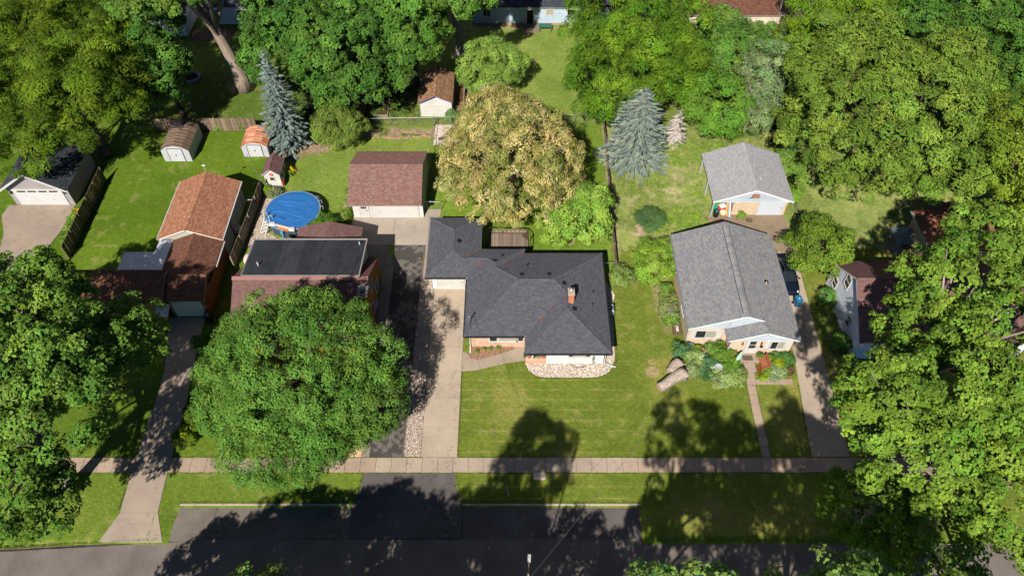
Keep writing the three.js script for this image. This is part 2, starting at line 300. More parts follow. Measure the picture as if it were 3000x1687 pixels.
// ---------------------------------------------------------------- ground
const GX0 = -75, GX1 = 75, GZ0 = -56, GZ1 = 40, GW = 2048, GH = 1312;
const PATCH = [ // x, z, rx, rz, colour (linear), strength: bare soil, mulch and dry turf
  [-13, -22.7, 5.6, 1.0, [0.27, 0.19, 0.13], 0.85], [-13.2, -28.5, 4.2, 3.6, [0.25, 0.18, 0.11], 0.75], [-22.5, -20.2, 2.6, 1.2, [0.26, 0.18, 0.12], 0.9], [-25.2, -19.2, 2.3, 1.4, [0.22, 0.15, 0.1], 0.8],
  [-19, -29.5, 7, 4.5, [0.09, 0.075, 0.05], 0.75], [-6.2, -28.8, 1.2, 3.4, [0.2, 0.13, 0.09], 0.8], [-5.2, -27.0, 1.6, 1.3, [0.27, 0.18, 0.12], 0.7], [-33, -31.2, 1.6, 1.1, [0.34, 0.22, 0.13], 0.85],
  [12.6, -8.1, 0.95, 1.3, [0.38, 0.27, 0.19], 0.9], [14.6, -7.3, 1.3, 1.0, [0.3, 0.22, 0.15], 0.5], [16.6, -14.0, 2.4, 2.6, [0.36, 0.31, 0.17], 0.55], [14.0, -13.6, 1.6, 1.4, [0.33, 0.29, 0.16], 0.5], [18.4, -17.4, 1.6, 0.9, [0.34, 0.27, 0.16], 0.5], [17.5, -10.2, 1.6, 0.9, [0.36, 0.26, 0.18], 0.5],
  [21.5, -18.6, 1.4, 1.3, [0.32, 0.24, 0.14], 0.7], [25.8, -19.4, 2.0, 1.8, [0.36, 0.25, 0.15], 0.7], [18.8, -9.3, 1.6, 0.8, [0.32, 0.22, 0.16], 0.85],
  [12.2, 9.4, 0.7, 0.6, [0.34, 0.25, 0.15], 0.7], [12.4, 8.4, 0.5, 0.35, [0.3, 0.24, 0.13], 0.6], [17.2, 8.6, 2.2, 1.3, [0.26, 0.2, 0.13], 0.5], [16.8, 7.2, 1.0, 0.6, [0.33, 0.25, 0.18], 0.9],
  [14.3, 1.5, 1.0, 4.0, [0.28, 0.22, 0.12], 0.6], [39.2, -6.0, 2.0, 2.2, [0.24, 0.19, 0.15], 0.85], [27, 21.7, 1.5, 1.6, [0.3, 0.24, 0.18], 0.8],
  [-26.2, 9.2, 0.9, 1.4, [0.3, 0.17, 0.08], 0.8], [-13.6, 17.0, 1.1, 0.5, [0.4, 0.28, 0.2], 0.4], [0, -44.3, 8, 0.7, [0.3, 0.22, 0.13], 0.6], [-17.1, -10.6, 0.5, 3.2, [0.33, 0.22, 0.15], 0.8],
  [10.4, -10, 0.45, 9, [0.3, 0.25, 0.15], 0.45], [-44.2, -9, 0.5, 4.5, [0.28, 0.2, 0.14], 0.6], [29.2, 6.5, 1.2, 6, [0.07, 0.09, 0.03], 0.5],
];
function lawn(x, z) {
  const n1 = fbm(x * 0.22, z * 0.22, 101, 4), n2 = fbm(x * 1.1, z * 1.1, 131, 3), n3 = vn(x * 5.3, z * 5.3, 151), n4 = vn(x * 13, z * 13, 152);
  let r, g, b;
  const mix = (cr, cg, cb, t) => { r += (cr - r) * t; g += (cg - g) * t; b += (cb - b) * t; };
  r = 0.095; g = 0.15; b = 0.016;                                   // default turf
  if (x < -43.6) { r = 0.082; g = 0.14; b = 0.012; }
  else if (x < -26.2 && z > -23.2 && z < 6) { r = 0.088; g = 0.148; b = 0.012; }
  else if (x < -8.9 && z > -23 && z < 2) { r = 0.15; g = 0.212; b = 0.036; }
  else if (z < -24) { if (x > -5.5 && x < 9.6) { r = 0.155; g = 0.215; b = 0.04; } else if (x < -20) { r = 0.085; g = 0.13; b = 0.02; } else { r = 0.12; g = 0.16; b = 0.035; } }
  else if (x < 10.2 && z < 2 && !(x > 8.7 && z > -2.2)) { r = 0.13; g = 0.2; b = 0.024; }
  else if (x >= 10.2 && z < -5 + 5 * (fbm(x * 0.45, z * 0.45, 175, 3) - 0.5)) {
    r = 0.215; g = 0.26; b = 0.07; const dry = smooth(0.45, 0.66, fbm(x * 0.33 + 7, z * 0.33, 161, 4)) * (x < 19.5 && z < -7 ? 1 : 0.35); mix(0.31, 0.3, 0.13, dry * 0.7); mix(0.1, 0.17, 0.03, smooth(0.55, 0.7, fbm(x * 0.7, z * 0.7, 171, 3)) * 0.5);
  } else if (x > -4.6 && (z > 2 || x > 8.7) && z < 24) {
    r = 0.12; g = 0.156; b = 0.022;
    const stripe = smooth(0.86, 0.96, 1 - Math.abs(((z + 0.05 * n1) / 0.98) % 1 - 0.5) * 2 + 0.35 * (n2 - 0.5)); mix(0.26, 0.24, 0.08, stripe * 0.5 * smooth(11.5, 9, x));
    mix(0.21, 0.2, 0.055, smooth(0.5, 0.7, n1) * 0.45); const band = Math.sin(z * Math.PI / 0.98); mix(r * 1.1, g * 1.1, b, band > 0 ? 0.3 : 0);
  } else if (z > 18) { r = 0.108; g = 0.16; b = 0.02; }
  mix(r * 1.35, g * 1.2, b * 1.4, smooth(0.5, 0.75, n1) * 0.5); mix(r * 0.62, g * 0.72, b * 0.6, smooth(0.5, 0.28, n1) * 0.45);
  mix(0.27, 0.25, 0.09, smooth(0.63, 0.8, n2) * 0.3);
  for (const [px, pz, rx, rz, c, s] of PATCH) { const dx = (x - px) / rx, dz = (z - pz) / rz; if (dx * dx + dz * dz < 2.2) { const d = Math.sqrt(dx * dx + dz * dz) + (n2 - 0.5) * 0.9 + (n3 - 0.5) * 0.5; const t = smooth(1.1, 0.75, d) * s; mix(c[0] * (0.8 + 0.4 * n3), c[1] * (0.8 + 0.4 * n3), c[2] * (0.8 + 0.4 * n3), t); } }
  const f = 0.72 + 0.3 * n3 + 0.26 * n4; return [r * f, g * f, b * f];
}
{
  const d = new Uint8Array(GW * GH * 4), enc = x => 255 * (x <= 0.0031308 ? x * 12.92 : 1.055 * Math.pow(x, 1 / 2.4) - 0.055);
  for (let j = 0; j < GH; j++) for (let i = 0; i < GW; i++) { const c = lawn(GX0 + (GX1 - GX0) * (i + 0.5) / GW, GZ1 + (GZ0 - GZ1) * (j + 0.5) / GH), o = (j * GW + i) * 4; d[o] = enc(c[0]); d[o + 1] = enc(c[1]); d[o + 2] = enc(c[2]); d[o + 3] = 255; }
  const t = new THREE.DataTexture(d, GW, GH); t.wrapS = t.wrapT = THREE.MirroredRepeatWrapping; t.magFilter = THREE.LinearFilter; t.colorSpace = THREE.SRGBColorSpace; t.needsUpdate = true;
  const axis = (a, b, fine, lo, hi) => { const o = []; for (let x = lo; x < a; x += Math.min(12, Math.max(0.6, (a - x) * 0.25))) o.push(x); for (let x = a; x <= b + 1e-6; x += fine) o.push(x); for (let x = b + 0.6; x < hi; x += Math.min(12, Math.max(0.6, (x - b) * 0.3))) o.push(x); return o; };
  const xs = axis(-72, 72, 0.5, -240, 240), zs = axis(-54, 38, 0.4, -240, 140);
  const p = [], u = [], idx = [];
  const roadHole = (x, z) => z > 24.45 && z < 29.2 || (z > 21.75 && z <= 24.45 && ((x > -25.6 && x < -12.0) || (x > -12.1 && x < -4.0) || (x > -4.2 && x < 9.9)));
  for (const z of zs) for (const x of xs) { const y = roadHole(x, z) ? -0.2 : 0.012 * (vn(x * 1.7, z * 1.7, 181) + vn(x * 0.4, z * 0.4, 182) - 1); p.push(x, y, z); u.push((x - GX0) / (GX1 - GX0), (GZ1 - z) / (GZ1 - GZ0)); }
  for (let j = 0; j + 1 < zs.length; j++) for (let i = 0; i + 1 < xs.length; i++) { const a = j * xs.length + i, b = a + 1, c = a + xs.length, e = c + 1; idx.push(a, c, b, b, c, e); }
  const g = new THREE.BufferGeometry(); g.setAttribute('position', new THREE.Float32BufferAttribute(p, 3)); g.setAttribute('uv', new THREE.Float32BufferAttribute(u, 2)); g.setIndex(idx); g.computeVertexNormals();
  const bump = TX.bumpGrass.clone(); bump.repeat.set(150 / 6.1, 96 / 6.1); bump.needsUpdate = true;
  meshOf('ground', g, M('#ffffff', 1, { map: t, bumpMap: bump, bumpScale: 0.07 }), null, 'structure');
}
// ---------------------------------------------------------------- road, sidewalk, drives
const K = { conc: C('#b3a393'), concPale: C('#bbaea0'), concPink: C('#b09c8b'), concDark: C('#958b82'), asph: C('#5f5a57'), asphDark: C('#47454a'), bay: C('#857c73') };
const vary = (c, a = 0.07) => c.clone().multiplyScalar(1 + rr(-a, a));
seed(77);
function structure(name) { const o = new THREE.Group(); o.name = numbered(name); o.userData.kind = 'structure'; scene.add(o); return o; }
const slab = (parent, xz, y0, y1, col, name = 'slab', mat = MT.concrete) => new MB().prism(xz, y0, y1, col).build(name, mat, parent);
{
  const road = structure('road');
  const edge = []; for (let x = -140; x <= 140; x += 1.5) edge.push([x, (x < -26 ? 24.3 + (-26 - x) * 0.06 : x > 11 ? 24.25 + 0.25 * smooth(11, 24, x) : 24.2) + 0.08 * (vn(x * 0.9, 3, 5) - 0.5)]);
  slab(road, [...edge, [140, 29.3], [-140, 29.3]], -0.3, -0.1, C('#877e77'), 'carriageway', MT.asphalt);
  slab(road, [[-25.6, 21.7], [-12.36, 21.56], [-12.36, 24.17], [-26.0, 24.2]], -0.3, -0.085, K.bay, 'parking_bay', MT.asphalt);
  slab(road, [[-3.82, 21.58], [9.9, 21.62], [10.15, 22.2], [10.6, 24.17], [-3.82, 24.17]], -0.3, -0.085, C('#716b69'), 'parking_bay', MT.asphalt);
  slab(road, [[-11.75, 18.93], [-4.55, 18.93], [-4.4, 20.2], [-4.05, 21.2], [-3.84, 21.6], [-3.84, 24.18], [-12.34, 24.18], [-12.34, 21.5], [-11.95, 20.6]], -0.3, 0.02, C('#6f6a67'), 'drive_apron', MT.asphalt);
  const kerb = structure('kerb');
  for (const [x0, x1, z] of [[-25.7, -12.4, 21.45], [-3.85, 10.0, 21.46]]) { const n = Math.round((x1 - x0) / 3); for (let k = 0; k < n; k++) new MB().cbox(x0 + (x1 - x0) * k / n + 0.006, -0.3, z, x0 + (x1 - x0) * (k + 1) / n - 0.006, 0.03, z + 0.17, 0.02, vary(K.concPale)).build('kerb_stone', MT.concrete, kerb); }
  const gut = new MB(); gut.box(-3.8, -0.2, 24.175, 11, -0.072, 24.32, C('#77706b')); gut.build('gutter_joint', MT.concrete, road);
  // sidewalk slabs
  const sw = structure('sidewalk');
  new MB().box(-60, -0.1, 17.68, 60, 0.012, 18.84, C('#3a362c')).build('bedding', MT.soil, sw);
  for (let k = -44; k < 44; k++) { const x = k * 1.235 + 0.2; if (x > -45 && x < 47) { const pinkish = x > 8 || x < -12; slab(sw, [[x + 0.012, 17.62 + rr(-0.02, 0.02)], [x + 1.222, 17.62 + rr(-0.02, 0.02)], [x + 1.222, 18.87 + rr(-0.02, 0.02)], [x + 0.012, 18.87 + rr(-0.02, 0.02)]], -0.06, 0.045 + rr(-0.008, 0.012), vary(pinkish ? K.concPink : K.conc, 0.09)); } }
  // host drive
  const d1 = structure('driveway'); new MB().box(-7.3, -0.1, 0.2, -4.5, 0.02, 17.5, C('#4a443c')).build('bedding', MT.soil, d1);
  const js = [0.1, 0.65, 3.68, 6.79, 9.38, 12.09, 14.83, 17.57];
  for (let k = 0; k + 1 < js.length; k++) slab(d1, [[-7.37, js[k] + 0.01], [-4.4 - 0.03 * (k > 3), js[k] + 0.01], [-4.4 - 0.03 * (k > 2), js[k + 1] - 0.01], [-7.37, js[k + 1] - 0.01]], -0.05, 0.05, vary(C('#b8a897'), 0.04));
  // black drive beside it
  const d2 = structure('driveway');
  slab(d2, [[-11.5, 17.57], [-8.92, 17.57], [-8.86, 8], [-8.78, -5.5], [-11.7, -5.5], [-11.62, 0.3], [-11.5, 4.5]], -0.05, 0.022, C('#7d7874'), 'asphalt_surface', MT.sealed);
  slab(d2, [[-8.9, 17.57], [-8.76, 17.57], [-8.6, -5.5], [-8.76, -5.5]], -0.05, 0.06, C('#6f665e'), 'edging');
  for (const [x0, x1, z0, z1] of [[-16.35, -12.02, -9.45, -7.5], [-16.35, -14.6, -7.48, -5.52], [-14.58, -12.02, -7.48, -5.52], [-12.0, -8.55, -9.45, -5.52], [-8.98, -7.4, -10.5, -9.47]]) slab(d2, [[x0, z0], [x1, z0], [x1, z1], [x0, z1]], -0.05, 0.04, vary(C('#b0a498'), 0.05));
  slab(d2, [[-12.15, 12.6], [-11.53, 12.6], [-11.53, 17.56], [-12.15, 17.56]], -0.05, 0.035, vary(K.concDark), 'slab');
  slab(d2, [[-8.62, -9.44], [-7.6, -9.44], [-7.5, -1.12], [-8.62, -1.12]], -0.05, 0.032, C('#a3968a'));
  const wk = structure('side_walk'); slab(wk, [[-14.5, -5.5], [-12.57, -5.5], [-12.57, -1.9], [-14.5, -1.9]], -0.05, 0.03, K.concDark);
  for (let k = 0; k < 9; k++) { const z = -5.48 + k * 1.35, xr = k < 2 ? -12.45 + k * 0.45 : -11.5; slab(wk, [[-12.55 - (k < 1 ? 1.9 : 0), z + 0.012], [xr, z + 0.012], [xr + (k < 2 ? 0.4 : 0), z + 1.338], [-12.55, z + 1.338]], -0.05, 0.04 + rr(-0.01, 0.012), vary(K.concDark, 0.06)); }
  // left drive
  const d3 = structure('driveway');
  const lz = [3.5, 6.4, 9.4, 12.6, 15.6, 17.6, 19.05, 22.2, 24.5], lx = [[-31.6, -28.3], [-31, -28.2], [-30.4, -27.9], [-30.3, -27.65], [-30.28, -27.5], [-30.28, -27.42], [-30.28, -27.4], [-30.1, -27.2], [-31.0, -26.2]];
  for (let k = 0; k + 1 < lz.length; k++) slab(d3, [[lx[k][0], lz[k] + 0.01], [lx[k][1], lz[k] + 0.01], [lx[k + 1][1], lz[k + 1] - 0.01], [lx[k + 1][0], lz[k + 1] - 0.01]], -0.25, k === 5 ? 0.075 : k > 6 ? 0.03 : 0.05, vary(C('#ab9c8e'), 0.05));
  // right drive and pad
  const d4 = structure('driveway');
  const rz = [-4.6, -1.5, 1.5, 4.5, 7.3, 10.2, 13.2, 17.55];
  const rx = z => [z < 7 ? 25.0 : 25.13 - (z - 7) * 0.09, 27.95 - (z + 2) * 0.035];
  for (let k = 0; k + 1 < rz.length; k++) { const a = rx(rz[k]), b = rx(rz[k + 1]); slab(d4, [[a[0], rz[k] + 0.01], [a[1], rz[k] + 0.01], [b[1], rz[k + 1] - 0.01], [b[0], rz[k + 1] - 0.01]], -0.05, 0.045, vary(C('#b5a595'), 0.06)); }
  slab(d4, [[19.9, -9.7], [28.15, -9.7], [27.9, -4.62], [25.0, -4.62], [24.4, -5.6], [20.5, -7.2]], -0.05, 0.035, C('#94836f'), 'slab');
  const fw = structure('front_walk');
  for (const [x0, x1, z0, z1] of [[21.12, 22.08, 10.2, 10.72], [22.11, 23.07, 10.2, 10.72], [23.1, 24.3, 10.18, 10.74], [20.32, 21.09, 10.02, 10.74]]) slab(fw, [[x0, z0], [x1, z0], [x1, z1], [x0, z1]], -0.05, 0.05 + rr(-0.01, 0.01), vary(K.concPink, 0.06));
  for (let k = 0; k < 7; k++) { const z = 10.78 + k * 0.975; slab(fw, [[20.28 - k * 0.015, z], [21.0 - k * 0.015, z], [20.98 - k * 0.015, z + 0.945], [20.26 - k * 0.015, z + 0.945]], -0.05, 0.045 + rr(-0.012, 0.012), vary(K.concPink, 0.08)); }
  // far grey-garage pad
  const d5 = structure('driveway');
  slab(d5, [[-52.5, -11.1], [-45.6, -11.1], [-45.75, -7.5], [-46.6, -3.5], [-50.6, -3.5], [-51.4, -7], [-52.7, -9.6]], -0.05, 0.04, C('#a39486'), 'slab'); slab(d5, [[-50.6, -3.46], [-46.6, -3.46], [-47.2, 5], [-51.4, 5]], -0.05, 0.03, C('#55504e'), 'asphalt_surface', MT.asphalt);
  const wk2 = structure('entry_walk');
  slab(wk2, [[-4.39, 9.4], [-3.03, 9.24], [-1.7, 8.86], [-0.42, 8.5], [1.12, 8.25], [1.12, 6.85], [0.2, 6.85], [0.16, 7.08], [-1.72, 7.8], [-3.18, 8.2], [-3.75, 8.0], [-3.98, 7.5], [-4.39, 7.3]], -0.05, 0.045, C('#aa9b8c'));
  const pt = structure('patio'); slab(pt, [[-41.7, -43.9], [-36.4, -43.9], [-36.4, -41.2], [-41.7, -41.2]], -0.05, 0.03, C('#6d5b50')); slab(pt, [[1.5, -44.6], [3.5, -44.6], [3.4, -42.8], [1.4, -42.8]], -0.05, 0.04, C('#917d70'));
}
// pebble beds
function pebbles(name, label, inside, box, n, cols, size) {
  const g = new THREE.IcosahedronGeometry(1, 0); const im = new THREE.InstancedMesh(g, M('#ffffff', 0.9), n); im.name = numbered(name); tag(im, label, 'pebbles', null, 'stuff');
  const m = new THREE.Matrix4(), q = new THREE.Quaternion(), e = new THREE.Euler(); let k = 0, tries = 0;
  while (k < n && tries++ < n * 12) { const x = rr(box[0], box[1]), z = rr(box[2], box[3]); if (!inside(x, z)) continue; const s = size * rr(0.6, 1.35); e.set(rr(0, 6), rr(0, 6), rr(0, 6)); q.setFromEuler(e); m.compose(V(x, 0.03 + rr(0, 0.03), z), q, V(s, s * 0.7, s * rr(0.7, 1.2))); im.setMatrixAt(k, m); im.setColorAt(k, pick(cols).clone().multiplyScalar(rr(0.75, 1.2))); k++; }
  im.count = k; put(im);
}
const inPoly = poly => (x, z) => { let c = false; for (let i = 0, j = poly.length - 1; i < poly.length; j = i++) { const a = poly[i], b = poly[j]; if ((a[1] > z) !== (b[1] > z) && x < (b[0] - a[0]) * (z - a[1]) / (b[1] - a[1]) + a[0]) c = !c; } return c; };
function bed(name, label, poly, y, col) { const m = new MB().prism(poly, -0.05, y, col).build(name, MT.soil); m.userData.kind = 'structure'; m.userData.label = label; return m; }
{
  seed(5);
  const pc = ['#a59a8e', '#b8ab9d', '#8d847c', '#9c8574', '#c1b8ad', '#7d766f', '#a88f7c'].map(C);
  const strip = [[-8.72, -1.1], [-7.6, -1.1], [-7.42, 0.1], [-7.4, 17.5], [-8.72, 17.5]];
  bed('gravel_bed', 'pebble strip between the two driveways', strip, 0.03, C('#8c8278')); pebbles('gravel', 'grey pebbles filling strip between black and pale driveways', inPoly(strip), [-8.8, -7.4, -1.1, 17.6], 9000, pc, 0.05);
  const front = [[1.2, 8.6], [1.5, 9.3], [2.0, 9.8], [2.75, 10.0], [7.35, 10.0], [8.25, 9.6], [8.85, 8.9], [9.1, 7.9], [9.25, 5], [9.35, 2.4], [9.7, 0.9], [9.1, -0.6], [8.6, -0.6], [8.0, 8.0], [8.0, 8.6]];
  bed('gravel_bed', 'curved pebble bed round front of white wing', front, 0.03, C('#9c9288')); pebbles('gravel', 'pale pebbles in curved bed round white front wing', inPoly(front), [1, 10, -1, 10.1], 9000, ['#b5aa9e', '#c6bdb2', '#9a8f85', '#a8917d', '#d0c8be', '#8a827a'].map(C), 0.05);
  const pad = [[-8.75, -24.1], [-5.4, -24.2], [-5.2, -20.6], [-8.85, -20.6]];
  bed('gravel_bed', 'square pebble pad behind the barn garage', pad, 0.03, C('#a19489')); pebbles('gravel', 'pinkish grey pebbles on square pad behind tan tree', inPoly(pad), [-9, -5, -24.3, -20.5], 5000, ['#b9aaa0', '#a89a92', '#c8bcb2', '#8e837c'].map(C), 0.055);
  const pool = [[-26.2, -12.4], [-24.4, -12.9], [-24.2, -11.9], [-24.9, -10.8], [-25.2, -9.2], [-24.6, -7.2], [-23.4, -6.2], [-21.6, -5.6], [-26.4, -5.4]];
  bed('gravel_bed', 'pebble border beside the covered pool', pool, 0.03, C('#93877b')); pebbles('gravel', 'tan pebbles between wood fence and round pool', inPoly(pool), [-26.5, -21, -13, -5.3], 3500, ['#a89b8d', '#b8ab9c', '#8f8478', '#9b8a79'].map(C), 0.055);
  const rock = [[-14.2, 16.4], [-12.2, 15.6], [-12.18, 17.5], [-14.6, 17.5]];
  bed('rock_bed', 'pinkish stone chip bed under broad street tree', rock, 0.03, C('#9a7c68')); pebbles('stone_chips', 'pinkish orange stone chips beside black driveway', inPoly(rock), [-15, -12, 15.5, 17.6], 700, ['#c99b7f', '#d8b39a', '#b98a70', '#c6a592'].map(C), 0.1);
  const mulch = [[-3.95, 7.48], [-3.62, 6.82], [0.12, 6.84], [0.14, 7.05], [-1.72, 7.77], [-3.18, 8.17], [-3.72, 7.97]];
  bed('mulch_bed', 'brown mulch bed below the picture window', mulch, 0.055, C('#846553')); 
  pebbles('mulch', 'brown bark mulch in bed below brick front', inPoly(mulch), [-4, 0.2, 6.8, 8.3], 2500, ['#846553', '#93745f', '#725544', '#a08470'].map(C), 0.035);
}
// ---------------------------------------------------------------- buildings
seed(900);
function hipUnion(T, rects, pitch, he, pal, outline) {
  const hAt = (r, x, z) => { const d = Math.min(x - r[0], r[1] - x, z - r[2], r[3] - z); return d < -1e-6 ? -99 : he + pitch * d; };
  const roof = new MB().prism(outline, he - 0.17, he - 0.015).build('roof', MT.trim, T);
  const sh = new MB();
  rects.forEach((r, i) => {
    const [x0, x1, z0, z1] = r, w = x1 - x0, d = z1 - z0, h = Math.min(w, d) / 2, y = he + pitch * h;
    const A = V(x0, he, z0), B = V(x1, he, z0), D = V(x1, he, z1), E = V(x0, he, z1);
    const R0 = w <= d ? V((x0 + x1) / 2, y, z0 + h) : V(x0 + h, y, (z0 + z1) / 2), R1 = w <= d ? V((x0 + x1) / 2, y, z1 - h) : V(x1 - h, y, (z0 + z1) / 2);
    const faces = w <= d ? [[A, B, R0], [B, D, R1, R0], [D, E, R1], [E, A, R0, R1]] : [[A, B, R1, R0], [B, D, R1], [D, E, R0, R1], [E, A, R0]];
    for (const f of faces) lap(sh, f, { ...SH, cols: PAL[pal], cull: m => rects.some((q, j) => { if (j === i) return false; const o = hAt(q, m.x, m.z); return o > m.y + 0.1 || (j < i && Math.abs(o - m.y) < 0.005); }) });
  });
  sh.build('shingles', MT.shingle, roof, 'stuff');
  return roof;
}
function gutter(T, pts, mat) { const mb = new MB(); for (let k = 0; k + 1 < pts.length; k++) mb.bar(V(...pts[k]), V(...pts[k + 1]), 0.11, 0.12); return mb.build('gutter', mat, T); }
function boxVent(T, x, y, z, sl = [0, 0]) { const m = new MB(); m.cbox(-0.17, -0.06, -0.17, 0.17, 0.13, 0.17, 0.03); const o = m.build('roof_vent', MT.black, T); o.position.set(x, y, z); o.rotation.set(sl[1], 0, sl[0]); return o; }
function pipe(T, x, y, z, h = 0.4, r = 0.06, mat = MT.black) { const m = new MB().tube([V(x, y - 0.15, z), V(x, y + h, z)], [r, r], 8); return m.build('vent_pipe', mat, T); }
const metalRoofMat = (a) => M(a, 0.5, { metalness: 0.2, map: TX.wear });

{ // ---- the hip-roofed house in the middle
  const T = thing('hip_roof_house', 'charcoal hip roofed house with white front wing and attached garage', 'house');
  const he = 2.65, p = 0.41;
  const rects = [[-4.13, 8.45, -2.05, 7.5], [1.1, 8.45, -2.05, 9.3], [-7.97, -2.9, -6.7, 0.92], [-7.97, 1.2, -2.57, 0.92], [-4.13, 1.2, -2.57, 7.5]];
  const outline = [[-7.97, -6.7], [-2.9, -6.7], [-2.9, -2.57], [1.2, -2.57], [1.2, -2.05], [8.45, -2.05], [8.45, 9.3], [1.1, 9.3], [1.1, 7.5], [-4.13, 7.5], [-4.13, 0.92], [-7.97, 0.92]];
  const R = hipUnion(T, rects, p, he, 'charcoal', outline);
  const y = d => he + p * d, n = { l: V(-p, 1, 0), r: V(p, 1, 0), f: V(0, 1, p), b: V(0, 1, -p) };
  const hip = (x0, d0, z0, x1, d1, z1, a, b) => caps(R, V(x0, y(d0), z0), V(x1, y(d1), z1), n[a].clone().normalize(), n[b].clone().normalize(), CAPS.charcoal, 0.2);
  hip(-4.13, 0, 7.5, 0.645, 4.775, 2.725, 'l', 'f'); hip(8.45, 0, -2.05, 3.675, 4.775, 2.725, 'r', 'b'); hip(0.645, 4.775, 2.725, 3.675, 4.775, 2.725, 'f', 'b');
  hip(4.775, 3.675, 3.825, 3.675, 4.775, 2.725, 'f', 'r'); hip(4.775, 3.675, 5.625, 4.775, 3.675, 3.825, 'l', 'r'); hip(1.1, 0, 9.3, 4.775, 3.675, 5.625, 'l', 'f'); hip(8.45, 0, 9.3, 4.775, 3.675, 5.625, 'r', 'f');
  hip(-1.465, 2.665, 0.615, 0.645, 4.775, 2.725, 'l', 'b'); hip(-2.385, 1.745, -0.825, -1.465, 2.665, 0.095, 'l', 'b'); hip(1.2, 0, -2.57, -1.465, 2.665, 0.095, 'r', 'b');
  hip(-7.97, 0, 0.92, -5.435, 2.535, -1.615, 'l', 'f'); hip(-7.97, 0, -6.7, -5.435, 2.535, -4.165, 'l', 'b'); hip(-2.9, 0, -6.7, -5.435, 2.535, -4.165, 'r', 'b'); hip(-5.435, 2.535, -1.615, -5.435, 2.535, -4.165, 'l', 'r');
  hip(-4.645, 1.745, -0.825, -2.385, 1.745, -0.825, 'f', 'b');
  const rustSeam = new MB(), rs = C('#8a4a34'); for (const [a, b] of [[[-2.9, 0.02, -2.57], [-4.5, 1.66, -1.0]], [[1.16, 0.04, -2.02], [-1.3, 2.5, 0.43]], [[-2.6, 1.6, -0.7], [-3.4, 0.8, 0.1]], [[2.2, 1.2, 6.3], [3.6, 2.55, 4.95]]]) for (let k = 0; k < 9; k++) { const f = (k + rr(0, 0.5)) / 9, x = a[0] + (b[0] - a[0]) * f, z = a[2] + (b[2] - a[2]) * f, d = a[1] + (b[1] - a[1]) * f; rustSeam.obox(x, y(d) + 0.03, z, rr(0.05, 0.25), 0.02, 0.05, Math.PI / 4 * (b[0] < a[0] ? 1 : -1), rs.clone().multiplyScalar(rr(0.7, 1.3))); }
  rustSeam.build('valley_litter', MT.soil, R, 'stuff');
  // walls
  const white = ['#cdcbc7', '#c9c7c3'], peach = ['#c9a78f', '#c4a087', '#d0b09a', '#bf9a81'];
  walls(T, { x0: -3.6, x1: 1.0, z0: -1.9, z1: 6.8, h: 2.62, kind: 'brick', cols: peach, skip: ['back'] });
  walls(T, { x0: 3.0, x1: 8.0, z0: -1.5, z1: 8.6, h: 2.62, cols: white });
  walls(T, { x0: -7.5, x1: -3.4, z0: -6.2, z1: 0.1, h: 2.62, cols: white });
  walls(T, { x0: 1.0, x1: 3.0, z0: -1.5, z1: 6.9, h: 2.62, kind: 'brick', cols: peach });
  walls(T, { x0: -3.4, x1: 0.9, z0: -2.1, z1: 0.3, h: 2.62, cols: white });
  doorOn(T, 'z+', -5.78, 0.05, 0.12, 2.45, 2.1, MT.white, { name: 'garage_door', panels: 4, handle: true });
  const pw = windowOn(T, 'z+', -0.35, 1.55, 6.82, 1.5, 1.1, 1, 1, { trim: 0.14, panes: [MT.blind] });
  windowOn(T, 'z+', -1.65, 1.55, 6.82, 0.62, 1.1, 1, 2, { trim: 0.12 }); windowOn(T, 'z+', 0.72, 1.55, 6.82, 0.5, 1.1, 1, 2, { trim: 0.1 });
  windowOn(T, 'z+', 5.1, 1.5, 8.62, 0.34, 0.62, 1, 1, { trim: 0.1 }); windowOn(T, 'z+', 5.85, 1.52, 8.62, 0.86, 0.7, 1, 1, { trim: 0.09, panes: [MT.blind] }); windowOn(T, 'z+', 6.6, 1.5, 8.62, 0.34, 0.62, 1, 1, { trim: 0.1 });
  windowOn(T, 'x+', 8.02, 1.7, 3.5, 1.0, 0.9, 2, 1); windowOn(T, 'x+', 8.02, 1.7, 6.6, 0.8, 0.9, 2, 1);
  const porch = new MB(); porch.box(1.2, 0, 8.3, 3.0, 0.55, 8.6, C('#c2967a')); porch.box(1.15, 0.55, 8.2, 3.0, 0.62, 8.66, C('#c9a58e')); porch.build('porch_ledge', MT.brick, T);
  new MB().box(1.72, 0.62, 8.4, 1.86, 2.5, 8.54).build('porch_post', MT.white, T);
  new MB().box(1.05, 0, 6.9, 3.0, 0.12, 8.3, C('#9a8b7e')).build('porch_floor', MT.concrete, T);
  // gutters, downspouts
  gutter(T, [[-4.2, he - 0.06, 7.56], [1.06, he - 0.06, 7.56]], MT.darkMetal); gutter(T, [[1.04, he - 0.06, 9.36], [8.5, he - 0.06, 9.36]], MT.darkMetal); gutter(T, [[8.51, he - 0.06, -2.05], [8.51, he - 0.06, 9.34]], MT.darkMetal); gutter(T, [[-8.03, he - 0.06, 0.98], [-4.2, he - 0.06, 0.98]], MT.darkMetal); gutter(T, [[-4.19, he - 0.06, 1.1], [-4.19, he - 0.06, 7.5]], MT.darkMetal);
  for (const [x, z, ex, ez] of [[-3.72, 6.9, -3.72, 7.5], [8.1, 8.7, 9.1, 9.0]]) { const m = new MB(); m.bar(V(x, 2.5, z), V(x, 0.25, z), 0.08, 0.07); m.bar(V(x, 0.25, z), V(ex, 0.1, ez), 0.1, 0.08); m.build('downspout', MT.white, T); }
  // chimney
  const ch = new MB(); const cb = ['#b9795c', '#ae6f54', '#c4866a'].map(C);
  const chimney = new MB().box(4.88, 3.7, 4.25, 5.36, 5.15, 4.95, C('#b07a60')).build('chimney', MT.brick, T);
